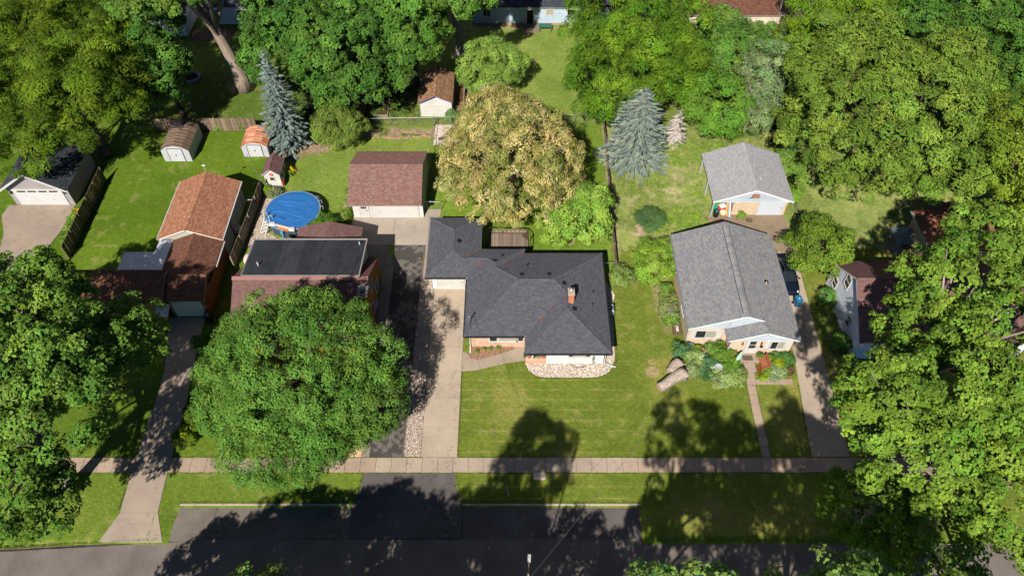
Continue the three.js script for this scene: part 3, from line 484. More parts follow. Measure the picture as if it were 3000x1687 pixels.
  for (const [pts, o] of [[[V(4.87, 3.7, 4.96), V(5.37, 3.7, 4.96), V(5.37, 5.15, 4.96), V(4.87, 5.15, 4.96)], V(0, 0, 1)], [[V(5.37, 3.7, 4.96), V(5.37, 3.7, 4.24), V(5.37, 5.15, 4.24), V(5.37, 5.15, 4.96)], V(1, 0, 0)], [[V(4.87, 3.7, 4.24), V(4.87, 3.7, 4.96), V(4.87, 5.15, 4.96), V(4.87, 5.15, 4.24)], V(-1, 0, 0)]]) lap(ch, pts, { ...BRICK, cols: cb, out: o });
  ch.build('brickwork', MT.brick, chimney, 'stuff');
  new MB().cbox(4.82, 5.15, 4.18, 5.42, 5.22, 5.02, 0.03, C('#b9a594')).build('chimney_cap', MT.concrete, chimney);
  new MB().tube([V(5.12, 5.2, 4.5), V(5.12, 5.42, 4.5), V(5.12, 5.42, 4.5), V(5.12, 5.5, 4.5)], [0.14, 0.14, 0.2, 0.05], 10).build('flue', MT.metal, chimney);
  boxVent(T, -4.98, y(2.08) + 0.02, -2.8, [-0.39, 0]); boxVent(T, -1.6, y(2.2), -0.3, [0, -0.39]); boxVent(T, 0.86, y(4.0), 2.0, [0, -0.39]); boxVent(T, 3.3, y(4.0), 1.95, [0, -0.39]); boxVent(T, 4.6, y(3.85), 2.9, [-0.39, 0]); boxVent(T, 5.4, y(3.05), 5.5, [-0.39, 0]);
  pipe(T, -0.9, y(1.35), -1.2, 0.3); pipe(T, 1.4, y(2.4), 0.35, 0.3); pipe(T, 7.25, y(1.2), 3.05, 0.25); pipe(T, 7.1, y(1.35), 4.45, 0.14);
  // service mast on the roof
  const mast = new MB(); mast.tube([V(-3.75, 2.7, 6.5), V(-3.75, 4.1, 6.5)], [0.045, 0.045], 8); mast.tube([V(-3.75, 4.1, 6.5), V(-3.7, 4.25, 6.55), V(-3.6, 4.22, 6.6)], [0.06, 0.07, 0.04], 8); mast.bar(V(-3.9, 3.7, 6.5), V(-3.6, 3.85, 6.5), 0.04, 0.04); mast.build('service_mast', MT.metal, T);
  const meter = new MB(); meter.box(7.0, 0.7, 8.62, 7.2, 1.3, 8.75); meter.bar(V(7.1, 0.7, 8.68), V(7.1, 0.05, 8.7), 0.06, 0.06); meter.bar(V(7.1, 0.4, 8.7), V(7.35, 0.35, 8.72), 0.05, 0.05); meter.build('gas_meter', MT.metal, T);
  // curved window well
  const ww = new MB(); for (let k = 0; k < 12; k++) { const a = Math.PI * k / 12, b = Math.PI * (k + 1) / 12; ww.quad(V(5.85 + 0.72 * Math.cos(a), -0.05, 8.62 + 0.45 * Math.sin(a)), V(5.85 + 0.72 * Math.cos(b), -0.05, 8.62 + 0.45 * Math.sin(b)), V(5.85 + 0.72 * Math.cos(b), 0.16, 8.62 + 0.45 * Math.sin(b)), V(5.85 + 0.72 * Math.cos(a), 0.16, 8.62 + 0.45 * Math.sin(a))); } ww.build('window_well', M('#6b5a4c', 0.6, { metalness: 0.4 }), T);
}
{ // ---- yellow brick house with flat black dormer
  const T = thing('dormer_house', 'yellow brick gable house with flat black dormer and mauve shingles', 'house');
  const zr = 3.05, hr = 5.25, he = 2.6, hw = 4.7;
  gableRoof(T, { axis: 'x', a0: -24.4, a1: -12.58, c: zr, hw, he, hr, pal: 'mauve', thick: 0.12, fascia: M('#7c5854', 0.7), cap: false, cull: m => m.x > -23.55 && m.x < -13.55 && m.z < 2.6 && m.z > -1.5 });
  walls(T, { x0: -24.1, x1: -12.65, z0: -1.35, z1: 7.4, h: 2.75, hr: 5.05, gable: 'x', kind: 'brick', cols: ['#a5742f', '#9c6c2a', '#b07f38', '#8f6125'] });
  const cap = new MB(); cap.obox(-18.5, hr + 0.03, zr + 0.14, 11.9, 0.035, 0.34, 0, C('#8a6662'), 0.5); cap.build('ridge_strip', MT.shingle, T);
  // dormer
  const dm = new MB(); dm.box(-23.55, 2.6, -1.75, -13.55, 4.42, 2.8, C('#a9b09f')); const D = dm.build('dormer_wall', MT.paint, T);
  const sk = new MB(); lap(sk, [V(-13.54, 3.0, 2.4), V(-13.54, 3.0, -1.75), V(-13.54, 4.5, -1.75), V(-13.54, 4.95, 2.4)], { ...SIDE, cols: ['#a9b09f', '#a3ab99'].map(C), out: V(1, 0, 0) }); lap(sk, [V(-13.55, 2.6, -1.76), V(-23.55, 2.6, -1.76), V(-23.55, 4.45, -1.76), V(-13.55, 4.45, -1.76)], { ...SIDE, cols: ['#a9b09f'].map(C), out: V(0, 0, -1) }); sk.build('siding', MT.lap, D, 'stuff');
  const fr = new MB(); const q = [V(-23.75, 4.5, -2.12), V(-13.38, 4.5, -2.12), V(-13.38, 5.2, 2.84), V(-23.75, 5.2, 2.84)]; slabOf(fr, q, UP, 0.16); const FR = fr.build('dormer_roof', M('#9a948c', 0.6), T);
  // black membrane in strips with seams
  const n = V(0, 1, -0.141).normalize();
  for (let k = 0; k < 11; k++) { const x0 = -23.68 + k * 0.93, x1 = x0 + 0.93 + 0.02, h0 = 0.012 + (k % 2) * 0.006, sh = 0.0; const P = (x, t) => V(x, 4.5 + 0.7 * t, -2.12 + 4.96 * t).addScaledVector(n, h0); const m = new MB(); m.quad(P(x0, 0.015), P(Math.min(x1, -13.46), 0.015), P(Math.min(x1, -13.46), 0.985), P(x0, 0.985), C(pick(['#34373e', '#30333a', '#393c43', '#31353c']))); m.build('membrane_strip', MT.membrane ??= M('#ffffff', 0.75, { ...vc, map: tex(512, 3.3, (u, v) => 0.66 + 0.34 * (vn(u * 22, v * 5, 801, 0) * 0.45 + pn(u, v, 9, 802) * 0.35 + pn(u, v, 64, 803) * 0.2)) }), FR); }
  const trim = new MB(); trim.bar(V(-23.76, 4.52, -2.15), V(-13.36, 4.52, -2.15), 0.09, 0.1); trim.bar(V(-13.37, 4.52, -2.12), V(-13.37, 5.22, 2.84), 0.07, 0.09); trim.bar(V(-23.76, 4.52, -2.12), V(-23.76, 5.22, 2.84), 0.07, 0.09); trim.build('edge_trim', M('#8f8a84', 0.5, { metalness: 0.3 }), FR);
  pipe(FR, -13.95, 4.72, -1.35, 0.32, 0.06, MT.white); pipe(FR, -22.55, 5.05, 1.5, 0.42, 0.07, MT.white);
  // rear porch roof
  gableRoof(T, { axis: 'z', a0: -5.45, a1: -1.78, c: -17.6, hw: 3.1, he: 2.6, hr: 3.45, pal: 'mauve', fascia: M('#a59c94', 0.6), cap: false });
  const pw = new MB(); for (const x of [-20.4, -14.8]) pw.box(x - 0.07, 0, -5.2, x + 0.07, 2.5, -5.06, C('#b9b3ab')); pw.box(-20.3, 0, -4.9, -14.9, 0.25, -1.75, C('#7d756c')); pw.build('porch', MT.paint, T);
  // gable end windows and door canopy
  windowOn(T, 'x+', -12.63, 3.6, 2.6, 0.75, 1.1, 1, 2); windowOn(T, 'x+', -12.63, 1.55, 0.9, 0.95, 1.2, 1, 2); windowOn(T, 'x+', -12.63, 1.5, 3.6, 0.9, 1.3, 1, 2); windowOn(T, 'x+', -12.63, 0.45, 2.2, 0.7, 0.35, 1, 1);
  windowOn(T, 'z+', -21.5, 1.6, 7.42, 1.3, 1.3, 2, 1); windowOn(T, 'z+', -15.2, 1.6, 7.42, 1.3, 1.3, 2, 1);
  const CH = new MB().box(-13.0, 0, 4.75, -12.3, 6.0, 5.75, C('#7d5a2a')).build('chimney', MT.brick, T); const cw = new MB(); const bc = ['#8f6628', '#7c5722', '#a2752f'].map(C);
  lap(cw, [V(-13.01, 0, 5.76), V(-12.29, 0, 5.76), V(-12.29, 6, 5.76), V(-13.01, 6, 5.76)], { ...BRICK, cols: bc, out: V(0, 0, 1) }); lap(cw, [V(-12.29, 0, 5.76), V(-12.29, 0, 4.74), V(-12.29, 6, 4.74), V(-12.29, 6, 5.76)], { ...BRICK, cols: bc, out: V(1, 0, 0) }); cw.build('brickwork', MT.brick, CH, 'stuff');
  new MB().cbox(-13.1, 6.0, 4.64, -12.2, 6.12, 5.86, 0.04, C('#8c8a86')).build('chimney_cap', MT.concrete, CH); new MB().box(-12.8, 6.12, 5.3, -12.5, 6.22, 5.55, C('#1c1a18')).build('flue', MT.paint, CH); new MB().box(-12.84, 6.12, 4.7, -12.52, 6.4, 5.0).build('flue_cap', MT.metal, CH);
}
{ // ---- red roofed garage with white doors
  const T = thing('double_garage', 'white garage with reddish mauve gable roof behind concrete pad', 'garage');
  const hr = 4.3; gableRoof(T, { axis: 'x', a0: -16.5, a1: -9.05, c: -12.6, hw: 4.1, he: 2.5, hr, pal: 'redMauve', fascia: M('#c9c4bd', 0.6) });
  walls(T, { x0: -16.2, x1: -9.1, z0: -16.4, z1: -9.4, h: 2.6, hr: 4.1, gable: 'x', cols: ['#b3b59f', '#aeb09b'] });
  new MB().box(-16.22, 0, -9.4, -9.08, 2.4, -9.36, C('#cbc9c4')).build('front_panel', MT.paint, T);
  doorOn(T, 'z+', -11.95, 0.05, -9.35, 4.7, 2.15, MT.white, { name: 'garage_door', panels: 4, handle: false });
  doorOn(T, 'z+', -15.1, 0.05, -9.35, 0.85, 2.0, MT.white, { lights: [3, 2, [-0.3, 0.3, 1.25, 1.8]] });
  for (const x of [-15.9, -14.45, -9.4]) { const l = new MB(); l.box(x - 0.07, 1.75, -9.36, x + 0.07, 2.0, -9.2); l.build('wall_lantern', MT.darkMetal, T); }
}
{ // ---- grey shingled house to the right with peach walls
  const T = thing('gable_house', 'grey shingled gable house with peach walls and white shutters', 'house');
  const he = 2.6, hr = 4.42;
  gableRoof(T, { axis: 'z', a0: -4.48, a1: 6.72, c: 20.1, hw: 4.75, he, hr, pal: 'grey', fascia: M('#c5c8ca', 0.6), cap: false });
  const E = new MB(), es = new MB(), sl = (hr - he) / 4.75, xr = 21.75, hx = he + sl * (24.85 - xr);
  const left = [V(18.65, he, 6.5), V(18.65, he, 8.02), V(xr, hx, 8.02), V(xr, hx, 6.5)], right = [V(24.85, he, 8.02), V(24.85, he, 6.725), V(xr, hx, 6.725), V(xr, hx, 8.02)];
  for (const q of [left, right]) { slabOf(E, q, UP, 0.14); lap(es, q, { ...SH, cols: PAL.grey }); }
  const er = E.build('roof', M('#c5c8ca', 0.6), T); er.userData.label = 'lower front gable roof'; es.build('shingles', MT.shingle, er, 'stuff');
  const peach = ['#cdb49c', '#c8ae96', '#d2baa4'], blue = ['#adb6be', '#a8b1b9'];
  walls(T, { x0: 15.6, x1: 24.55, z0: -4.2, z1: 6.45, h: 2.7, kind: 'brick', cols: peach });
  walls(T, { x0: 19.05, x1: 24.5, z0: 6.5, z1: 7.6, h: 2.5, kind: 'brick', cols: peach });
  const gs = new MB(), gc = new MB();
  for (const [z, pts] of [[6.66, [[15.5, 2.62], [24.7, 2.62], [20.1, 4.3]]], [7.97, [[18.9, 2.62], [24.6, 2.62], [xr, hx - 0.12]]]]) { gc.poly(pts.map(p => V(p[0], p[1], z - 0.01)), C(blue[0])); lap(gs, pts.map(p => V(p[0], p[1], z)), { ...SIDE, cols: blue.map(C), out: V(0, 0, 1) }); gc.quad(V(pts[0][0], 2.61, z), V(pts[1][0], 2.61, z), V(pts[1][0], 2.61, z - 0.5), V(pts[0][0], 2.61, z - 0.5), C('#c9c9c6')); }
  lap(gs, [V(15.5, 2.62, -4.35), V(24.7, 2.62, -4.35), V(20.1, 4.3, -4.35)], { ...SIDE, cols: blue.map(C), out: V(0, 0, -1) });
  const gw = gc.build('gable_wall', MT.paint, T); gs.build('siding', MT.lap, gw, 'stuff');
  // ridge vent: a strip of cap shingles edged by dark lines
  const rv = new MB(); rv.obox(20.1 - 0.14, hr - 0.035, 1.2, 0.3, 0.04, 10.3, 0, C('#7a7b7d'), 0, 0.36); rv.obox(20.1 + 0.14, hr - 0.035, 1.2, 0.3, 0.04, 10.3, 0, C('#7e7f81'), 0, -0.36); const RV = rv.build('ridge_vent', MT.shingle, T);
  const ed = new MB(); for (const s of [-1, 1]) ed.bar(V(20.1 + s * 0.3, hr - 0.1, -3.95), V(20.1 + s * 0.3, hr - 0.1, 6.35), 0.05, 0.06); ed.build('vent_edge', MT.black, RV);
  for (let k = 0; k < 34; k++) { const m = new MB(); for (const s of [-1, 1]) m.obox(s * 0.13, -0.05, 0, 0.28, 0.025, 0.27, 0, undefined, 0.05, -s * 0.36); const o = m.build('cap_shingle', pick(CAPS.grey), RV); o.position.set(20.1, hr + 0.055, -3.8 + k * 0.3); }
  boxVent(T, 22.9, he + sl * 1.95, 2.05, [-0.36, 0]); pipe(T, 22.85, he + sl * 2.0, 2.25, 0.28, 0.07, M('#b5a486', 0.6));
  windowOn(T, 'z+', 17.1, 1.55, 6.47, 1.75, 1.0, 2, 1, { trim: 0.12, panes: [MT.glass, MT.blind] });
  for (const x of [15.95, 18.3]) { const m = new MB(); m.box(x - 0.2, 0.95, 6.46, x + 0.2, 2.15, 6.5); m.build('shutter', MT.white, T); }
  windowOn(T, 'z+', 23.2, 1.5, 7.62, 1.15, 1.05, 2, 1, { trim: 0.1, panes: [MT.glass, MT.blind] });
  for (const x of [22.28, 24.12]) { const m = new MB(); m.box(x - 0.2, 0.9, 7.61, x + 0.2, 2.1, 7.65); m.build('shutter', MT.white, T); }
  const dr = doorOn(T, 'z+', 21.0, 0.3, 7.62, 0.92, 2.05, MT.white, { lights: [1, 2, [-0.34, 0.34, 0.75, 1.85]] });
  for (const x of [20.1, 21.75]) { const l = new MB(); l.box(x - 0.06, 1.6, 7.61, x + 0.06, 1.95, 7.76); l.build('wall_lantern', M('#6b4a34', 0.6), T); } new MB().box(21.72, 1.25, 7.61, 21.95, 1.42, 7.75).build('letter_box', MT.black, T);
  for (const [a, b] of [[[15.28, 2.52, -4.5], [15.28, 2.52, 6.7]], [[24.9, 2.52, -4.5], [24.9, 2.52, 8.02]], [[18.6, 2.52, 6.7], [18.6, 2.52, 8.02]]]) gutter(T, [a, b], M('#6d6f73', 0.5));
  const ds = new MB(); ds.bar(V(18.95, 2.45, 7.9), V(18.95, 0.2, 7.66), 0.08, 0.07); ds.bar(V(15.45, 2.45, 6.6), V(15.5, 0.2, 6.55), 0.07, 0.07); ds.build('downspout', MT.white, T);
  windowOn(T, 'x-', 15.58, 1.6, -1.5, 1.0, 0.9, 2, 1); windowOn(T, 'x-', 15.58, 1.6, 3.6, 1.1, 1.0, 2, 1);
}
{ // ---- pale grey garage with open lean-to bay
  const T = thing('grey_roof_garage', 'pale grey roofed garage with light blue gable and open storage bay', 'garage');
  const hr = 4.0; gableRoof(T, { axis: 'z', a0: -16.4, a1: -9.15, c: 24.28, hw: 4.08, he: 2.4, hr, pal: 'paleGrey', fascia: M('#d2d4d4', 0.6), capPal: 'paleGrey' });
  walls(T, { x0: 22.6, x1: 28.05, z0: -16.1, z1: -9.75, h: 2.5, kind: 'brick', cols: ['#c4ae94', '#bfa98e', '#c9b49b'] });
  const gc = new MB(), gs = new MB(), blue = ['#a9b3bb', '#a4aeb6'].map(C); for (const [z, o] of [[-9.22, 1], [-16.2, -1]]) { const q = [V(20.4, 2.42, z), V(28.15, 2.42, z), V(24.28, 3.9, z)]; gc.poly(q.map(p => p.clone().setZ(z - o * 0.01)), blue[0]); lap(gs, q, { ...SIDE, cols: blue, out: V(0, 0, o) }); } gc.box(20.35, 2.3, -9.75, 28.2, 2.42, -9.2, C('#c0c8ce'));
  const g = gc.build('gable_wall', MT.paint, T); gs.build('siding', MT.lap, g, 'stuff');
  doorOn(T, 'z+', 26.45, 0.04, -9.73, 2.45, 2.1, M('#aab1b8', 0.5), { name: 'garage_door', panels: 4 });
  for (const z of [-9.45, -12.8, -16.1]) new MB().box(20.35, 0, z - 0.07, 20.5, 2.35, z + 0.07).build('post', M('#8f9496', 0.7), T);
  for (const [x, z] of [[24.75, -13.2], [25.05, -11.2]]) { const v = new MB(); v.cbox(-0.16, -0.05, -0.16, 0.16, 0.12, 0.16, 0.03); const o = v.build('roof_vent', M('#8d8d8f', 0.5), T); o.position.set(x, 3.72, z); }
  const sg = new MB(); sg.box(23.95, 2.9, -9.2, 24.75, 3.35, -9.14, C('#a9806a')); sg.box(24.0, 3.35, -9.2, 24.6, 3.45, -9.15, C('#8d6b58')); sg.bar(V(23.8, 2.85, -9.17), V(24.1, 3.3, -9.15), 0.06, 0.06, C('#4a4a58')); sg.build('gable_plaque', MT.wood, T);
}
{ // ---- brown house with tan rear wing
  const T = thing('brown_roof_house', 'brown roofed brick house with tan gabled rear wing and white flat roof', 'house');
  gableRoof(T, { axis: 'z', a0: -11.97, a1: -3.83, c: -30.92, hw: 3.12, he: 2.6, hr: 3.95, pal: 'tan', fascia: M('#d0c6b8', 0.6) });
  walls(T, { x0: -33.75, x1: -27.95, z0: -11.7, z1: -4.1, h: 2.62, hr: 3.78, gable: 'z', cols: ['#a9ada0', '#a4a89b'] });
  gableRoof(T, { axis: 'z', a0: -3.82, a1: 1.6, c: -30.2, hw: 2.55, he: 2.45, hr: 3.5, pal: 'brown', fascia: M('#b8ab9c', 0.6) });
  walls(T, { x0: -32.4, x1: -27.95, z0: -4.0, z1: 1.2, h: 2.5, kind: 'brick', cols: ['#9a6a45', '#8f603d', '#a5744e'] });
  gableRoof(T, { axis: 'x', a0: -31.3, a1: -27.7, c: 1.35, hw: 2.15, he: 2.4, hr: 3.6, pal: 'brown', fascia: M('#b8ab9c', 0.6) });
  walls(T, { x0: -31.2, x1: -27.9, z0: 0.2, z1: 3.3, h: 2.5, hr: 3.45, gable: 'x', kind: 'brick', cols: ['#9a6a45', '#8f603d', '#a5744e'] });
  gableRoof(T, { axis: 'x', a0: -41, a1: -31.3, c: 1.15, hw: 2.9, he: 2.6, hr: 3.9, only: 1, pal: 'brown', fascia: M('#c9bba9', 0.6) });
  walls(T, { x0: -40.7, x1: -31.6, z0: 1.2, z1: 3.75, h: 2.68, kind: 'brick', cols: ['#9a6a45', '#8f603d', '#a5744e'] });
  doorOn(T, 'z+', -29.5, 0.05, 3.32, 2.5, 2.05, M('#b5ab97', 0.6), { name: 'garage_door', panels: 4 });
  new MB().prism([[-40.7, 1.05], [-31.6, 1.05], [-31.6, 1.2], [-40.7, 1.2]], 0, 3.75, C('#9a6a45')).build('back_wall', MT.brick, T);
  const fr = new MB().prism([[-33.8, -3.85], [-32.1, -3.85], [-32.0, 1.04], [-36.7, 1.04], [-36.65, -2.3], [-33.8, -2.3]], 2.42, 2.56).build('flat_roof', M('#c8cad0', 0.5, { map: TX.wear }), T); fr.userData.label = 'white flat patio roof';
  const ps = new MB(); for (const [x, z] of [[-36.5, -2.15], [-33.9, -3.7], [-36.5, -0.4]]) ps.box(x - 0.06, 0, z - 0.06, x + 0.06, 2.42, z + 0.06); ps.build('post', MT.trim, T);
  const dsp = new MB(); dsp.bar(V(-27.8, 2.5, -6.9), V(-27.84, 1.6, -6.6), 0.07, 0.07); dsp.bar(V(-27.84, 1.6, -6.6), V(-27.84, 0.2, -6.6), 0.07, 0.07); dsp.build('downspout', M('#4a3f3a', 0.5), T);
  gutter(T, [[-27.74, 2.52, -11.97], [-27.74, 2.52, -3.85]], MT.trim); gutter(T, [[-34.08, 2.52, -11.97], [-34.08, 2.52, -3.85]], MT.trim); gutter(T, [[-27.6, 2.36, -3.8], [-27.6, 2.36, -0.6]], MT.trim);
  new MB().box(-27.93, 0.3, -7.6, -27.4, 0.75, -6.9).build('air_conditioner', MT.trim, T);
  const aw = new MB(); for (let k = 0; k < 10; k++) aw.quad(V(-31.9 + k * 0.12, 2.35 - k * 0.0, 3.8), V(-31.9 + k * 0.12 + 0.1, 2.35, 3.8), V(-31.9 + k * 0.12 + 0.1, 1.9, 4.9), V(-31.9 + k * 0.12, 1.9, 4.9), C('#aeb3ad')); aw.build('awning', MT.paint, T);
  // weather vane on the back gable
  const wv = new MB(); wv.tube([V(-30.92, 3.9, -11.9), V(-30.95, 4.75, -11.9)], [0.03, 0.02], 6); wv.box(-31.1, 4.72, -11.93, -30.85, 4.86, -11.87); wv.tube([V(-31.12, 4.8, -11.9), V(-30.75, 4.84, -11.9)], [0.05, 0.07], 6); wv.build('weather_vane', MT.white, T);
}
{ // ---- grey-sided double garage at far left
  const T = thing('grey_garage', 'grey sided garage with white double door and dark gable roof', 'garage');
  gableRoof(T, { axis: 'z', a0: -17.5, a1: -10.6, c: -48.75, hw: 3.45, he: 2.5, hr: 4.75, pal: 'slate', fascia: MT.white });
  walls(T, { x0: -51.75, x1: -45.6, z0: -17.2, z1: -11.2, h: 2.65, hr: 4.5, gable: 'z', cols: ['#938c8a', '#8e8785'] });
  doorOn(T, 'z+', -48.7, 0.05, -11.18, 4.85, 2.1, MT.white, { name: 'garage_door', panels: 4, handle: false, lights: [4, 1, [-2.2, 2.2, 1.8, 2.05]] });
  const ra = new MB(); for (const s of [-1, 1]) ra.bar(V(-48.75 + s * 3.47, 2.42, -10.58), V(-48.75, 4.68, -10.58), 0.04, 0.2); ra.build('rake_trim', MT.white, T);
  for (const x of [-51.45, -45.95]) new MB().box(x - 0.08, 1.7, -11.19, x + 0.08, 2.0, -11.02).build('wall_lantern', MT.darkMetal, T);
  const gl = new MB(); gl.box(-49.1, 3.85, -11.19, -48.7, 4.0, -11.0); gl.build('gable_light', MT.white, T);
}
function farHouse(name, label, o) {
  const T = thing(name, label, 'house');
  gableRoof(T, { axis: o.axis, a0: o.a0, a1: o.a1, c: o.c, hw: o.hw, he: o.he, hr: o.hr, pal: o.pal, fascia: o.fascia || MT.trim });
  const i = 0.35, slope = (o.hr - o.he) / o.hw, h = o.he + slope * i - 0.1;
  walls(T, o.axis === 'x' ? { x0: o.a0 + i, x1: o.a1 - i, z0: o.c - o.hw + i, z1: o.c + o.hw - i, h, hr: o.hr - 0.16, gable: 'x', cols: o.cols } : { x0: o.c - o.hw + i, x1: o.c + o.hw - i, z0: o.a0 + i, z1: o.a1 - i, h, hr: o.hr - 0.16, gable: 'z', cols: o.cols });
  return T;
}
{
  const B = farHouse('blue_house', 'pale blue sided house with open dark doorway at lawn end', { axis: 'x', a0: -5.6, a1: 13, c: -48.5, hw: 3.95, he: 2.65, hr: 4.3, pal: 'slate', cols: ['#a9bac6', '#a3b4c0'] });
  const z = -44.88; const o = new MB(); o.box(1.95, 0.15, z - 0.02, 2.8, 2.15, z + 0.03); o.build('doorway', MT.black, B); const tr = new MB(); tr.box(1.84, 0.1, z, 1.95, 2.26, z + 0.07); tr.box(2.8, 0.1, z, 2.91, 2.26, z + 0.07); tr.box(1.95, 2.15, z, 2.8, 2.26, z + 0.07); tr.build('door_frame', MT.white, B);
  windowOn(B, 'z+', 4.95, 1.85, z, 0.9, 0.8, 2, 1, { panes: [MT.blind] }); windowOn(B, 'z+', 7.75, 1.85, z, 0.95, 0.8, 1, 1); windowOn(B, 'z+', -3.3, 1.75, z, 0.9, 0.9, 2, 1);
  const fd = new MB(); fd.box(-5.3, 0, z - 0.1, 12.7, 0.28, z + 0.02, C('#b59b86')); fd.build('foundation', MT.concrete, B);
  pipe(B, 6.5, 3.3, -46.2, 0.6);
  const C2 = farHouse('cream_house', 'cream walled house with brown shingle roof behind thicket', { axis: 'x', a0: 22.5, a1: 35, c: -46.6, hw: 3.8, he: 2.6, hr: 4.3, pal: 'brown', cols: ['#c9b9a6', '#c4b4a0'] });
  windowOn(C2, 'z+', 30.0, 1.7, -43.12, 0.9, 0.9, 2, 1); windowOn(C2, 'z+', 26.2, 1.6, -43.12, 0.9, 0.9, 2, 1);
  const W1 = farHouse('white_house', 'white house half hidden behind tall leaning trunk', { axis: 'x', a0: -41.0, a1: -31.0, c: -48.6, hw: 3.9, he: 2.6, hr: 4.4, pal: 'slate', cols: ['#c9c9c8', '#c4c4c3'] }); windowOn(W1, 'z+', -35.6, 1.6, -45.02, 0.8, 0.9, 1, 2); windowOn(W1, 'z+', -38.8, 1.6, -45.02, 0.9, 0.9, 2, 1);
  const W2 = farHouse('small_garage', 'pale grey small garage beside brown patio in shade', { axis: 'z', a0: -47.5, a1: -41.9, c: -44.2, hw: 2.3, he: 2.3, hr: 3.3, pal: 'slate', cols: ['#aab4ba', '#a5afb5'] }); doorOn(W2, 'z+', -44.6, 0.05, -42.23, 2.2, 2.0, MT.trim, { name: 'garage_door', panels: 4 });
  // right-hand white gable house and rust garage under the trees
  const J = farHouse('white_gable_house', 'white sided house with mauve roof gable facing grey shingled house', { axis: 'x', a0: 29.7, a1: 45, c: 3.7, hw: 4.65, he: 2.8, hr: 5.9, pal: 'mauve', cols: ['#c3c9d2', '#bec4cd'] });
  const xl = 30.03; windowOn(J, 'x-', xl, 1.75, 0.75, 0.8, 1.05, 1, 2); windowOn(J, 'x-', xl, 3.9, 2.4, 0.85, 1.25, 1, 2); windowOn(J, 'x-', xl, 1.75, 5.2, 0.7, 1.0, 1, 2); windowOn(J, 'z+', 33, 1.6, 8.02, 1.3, 1.1, 2, 1);
  const G = farHouse('rust_roof_garage', 'garage with rust brown shingle roof behind tarpaulin heap', { axis: 'z', a0: -7.75, a1: -1.1, c: 43.2, hw: 3.6, he: 2.6, hr: 4.05, pal: 'rust', cols: ['#b9ac98', '#b3a692'] }); gutter(G, [[39.56, 2.52, -7.75], [39.56, 2.52, -1.1]], M('#8fa3a6', 0.4, { metalness: 0.3 }));
}
// ---------------------------------------------------------------- sheds
function gambrelShed(name, label, x0, x1, z0, z1, hw, hr, pal, wallC, ribs, doorW) {
  const T = thing(name, label, 'shed'); const xm = (x0 + x1) / 2, w = (x1 - x0) / 2;
  const prof = [[-w - 0.06, hw - 0.05], [-w * 0.62, hw + (hr - hw) * 0.68], [0, hr], [w * 0.62, hw + (hr - hw) * 0.68], [w + 0.06, hw - 0.05]];
  const wl = new MB(), c0 = C(wallC); const inner = prof.map(p => [p[0] * 0.97, p[1] - 0.04]);
  for (const [z, o] of [[z1, 1], [z0, -1]]) wl.poly([V(xm - w, 0, z), V(xm + w, 0, z), ...[...inner].reverse().map(p => V(xm + p[0], p[1], z))], c0);
  wl.quad(V(x0, 0, z0), V(x0, 0, z1), V(x0, hw, z1), V(x0, hw, z0), c0); wl.quad(V(x1, 0, z0), V(x1, 0, z1), V(x1, hw, z1), V(x1, hw, z0), c0); const W = wl.build('wall', MT.paint, T);
  for (let s = 0; s < 4; s++) { const a = prof[s], b = prof[s + 1], n = ribs; for (let k = 0; k < n; k++) { const za = z0 - 0.08 + (z1 - z0 + 0.16) * k / n, zb = z0 - 0.08 + (z1 - z0 + 0.16) * (k + 1) / n; const m = new MB(); const P = (p, z, h) => V(xm + p[0], p[1] + h, z); m.quad(P(a, za + 0.02, 0), P(a, zb - 0.02, 0), P(b, zb - 0.02, 0), P(b, za + 0.02, 0)); m.quad(P(a, zb - 0.02, 0), P(a, zb, 0.03), P(b, zb, 0.03), P(b, zb - 0.02, 0)); m.quad(P(a, zb, 0.03), P(a, zb + 0.02, 0), P(b, zb + 0.02, 0), P(b, zb, 0.03)); m.build('roof_panel', pick(pal), T); } }
  const D = new MB(); D.box(xm - doorW / 2, 0.06, z1 + 0.004, xm + doorW / 2, hw + 0.12, z1 + 0.05, C('#bcbec0')); const dd = D.build('sliding_door', MT.paint, T);
  const tr = new MB(); for (const s of [-1, 1]) tr.box(xm + s * (doorW / 2 + 0.035) - 0.035, 0.05, z1 + 0.004, xm + s * (doorW / 2 + 0.035) + 0.035, hw + 0.16, z1 + 0.06); tr.box(xm - doorW / 2 - 0.07, hw + 0.16, z1 + 0.004, xm + doorW / 2 + 0.07, hw + 0.2, z1 + 0.06); tr.build('door_track', M('#4a4442', 0.6), dd);
  new MB().box(xm - 0.06, 0.85, z1 + 0.05, xm + 0.06, 1.0, z1 + 0.08).build('handle', MT.darkMetal, dd);
  const rib = new MB(); for (let k = 1; k < 14; k++) { const x = x0 + (x1 - x0) * k / 14; if (Math.abs(x - xm) > doorW / 2 + 0.1) rib.box(x - 0.02, 0.05, z1 + 0.002, x + 0.02, hw - 0.05, z1 + 0.018, c0); } for (let k = 1; k < 18; k++) { const z = z0 + (z1 - z0) * k / 18; rib.box(x1 + 0.002, 0.05, z - 0.02, x1 + 0.018, hw - 0.08, z + 0.02, c0); } rib.build('wall_rib', MT.paint, W, 'stuff');
  return T;
}
gambrelShed('metal_shed', 'white metal shed with ribbed brown barrel roof by wooden fence', -38.2, -35.2, -22.3, -17.95, 1.62, 2.25, ['#75604f', '#6d5949', '#7c6756'].map(c => M(c, 0.55, { metalness: 0.15, map: TX.wear })), '#b5b8bb', 9, 1.55);
gambrelShed('metal_shed', 'white metal shed with faded orange roof beside blue spruce', -29.65, -26.85, -21.6, -18.7, 1.5, 2.05, ['#b9785a', '#c08a67', '#a9694f', '#c79a7a'].map(c => M(c, 0.6, { map: TX.wear })), '#b5b7ba', 7, 1.5);
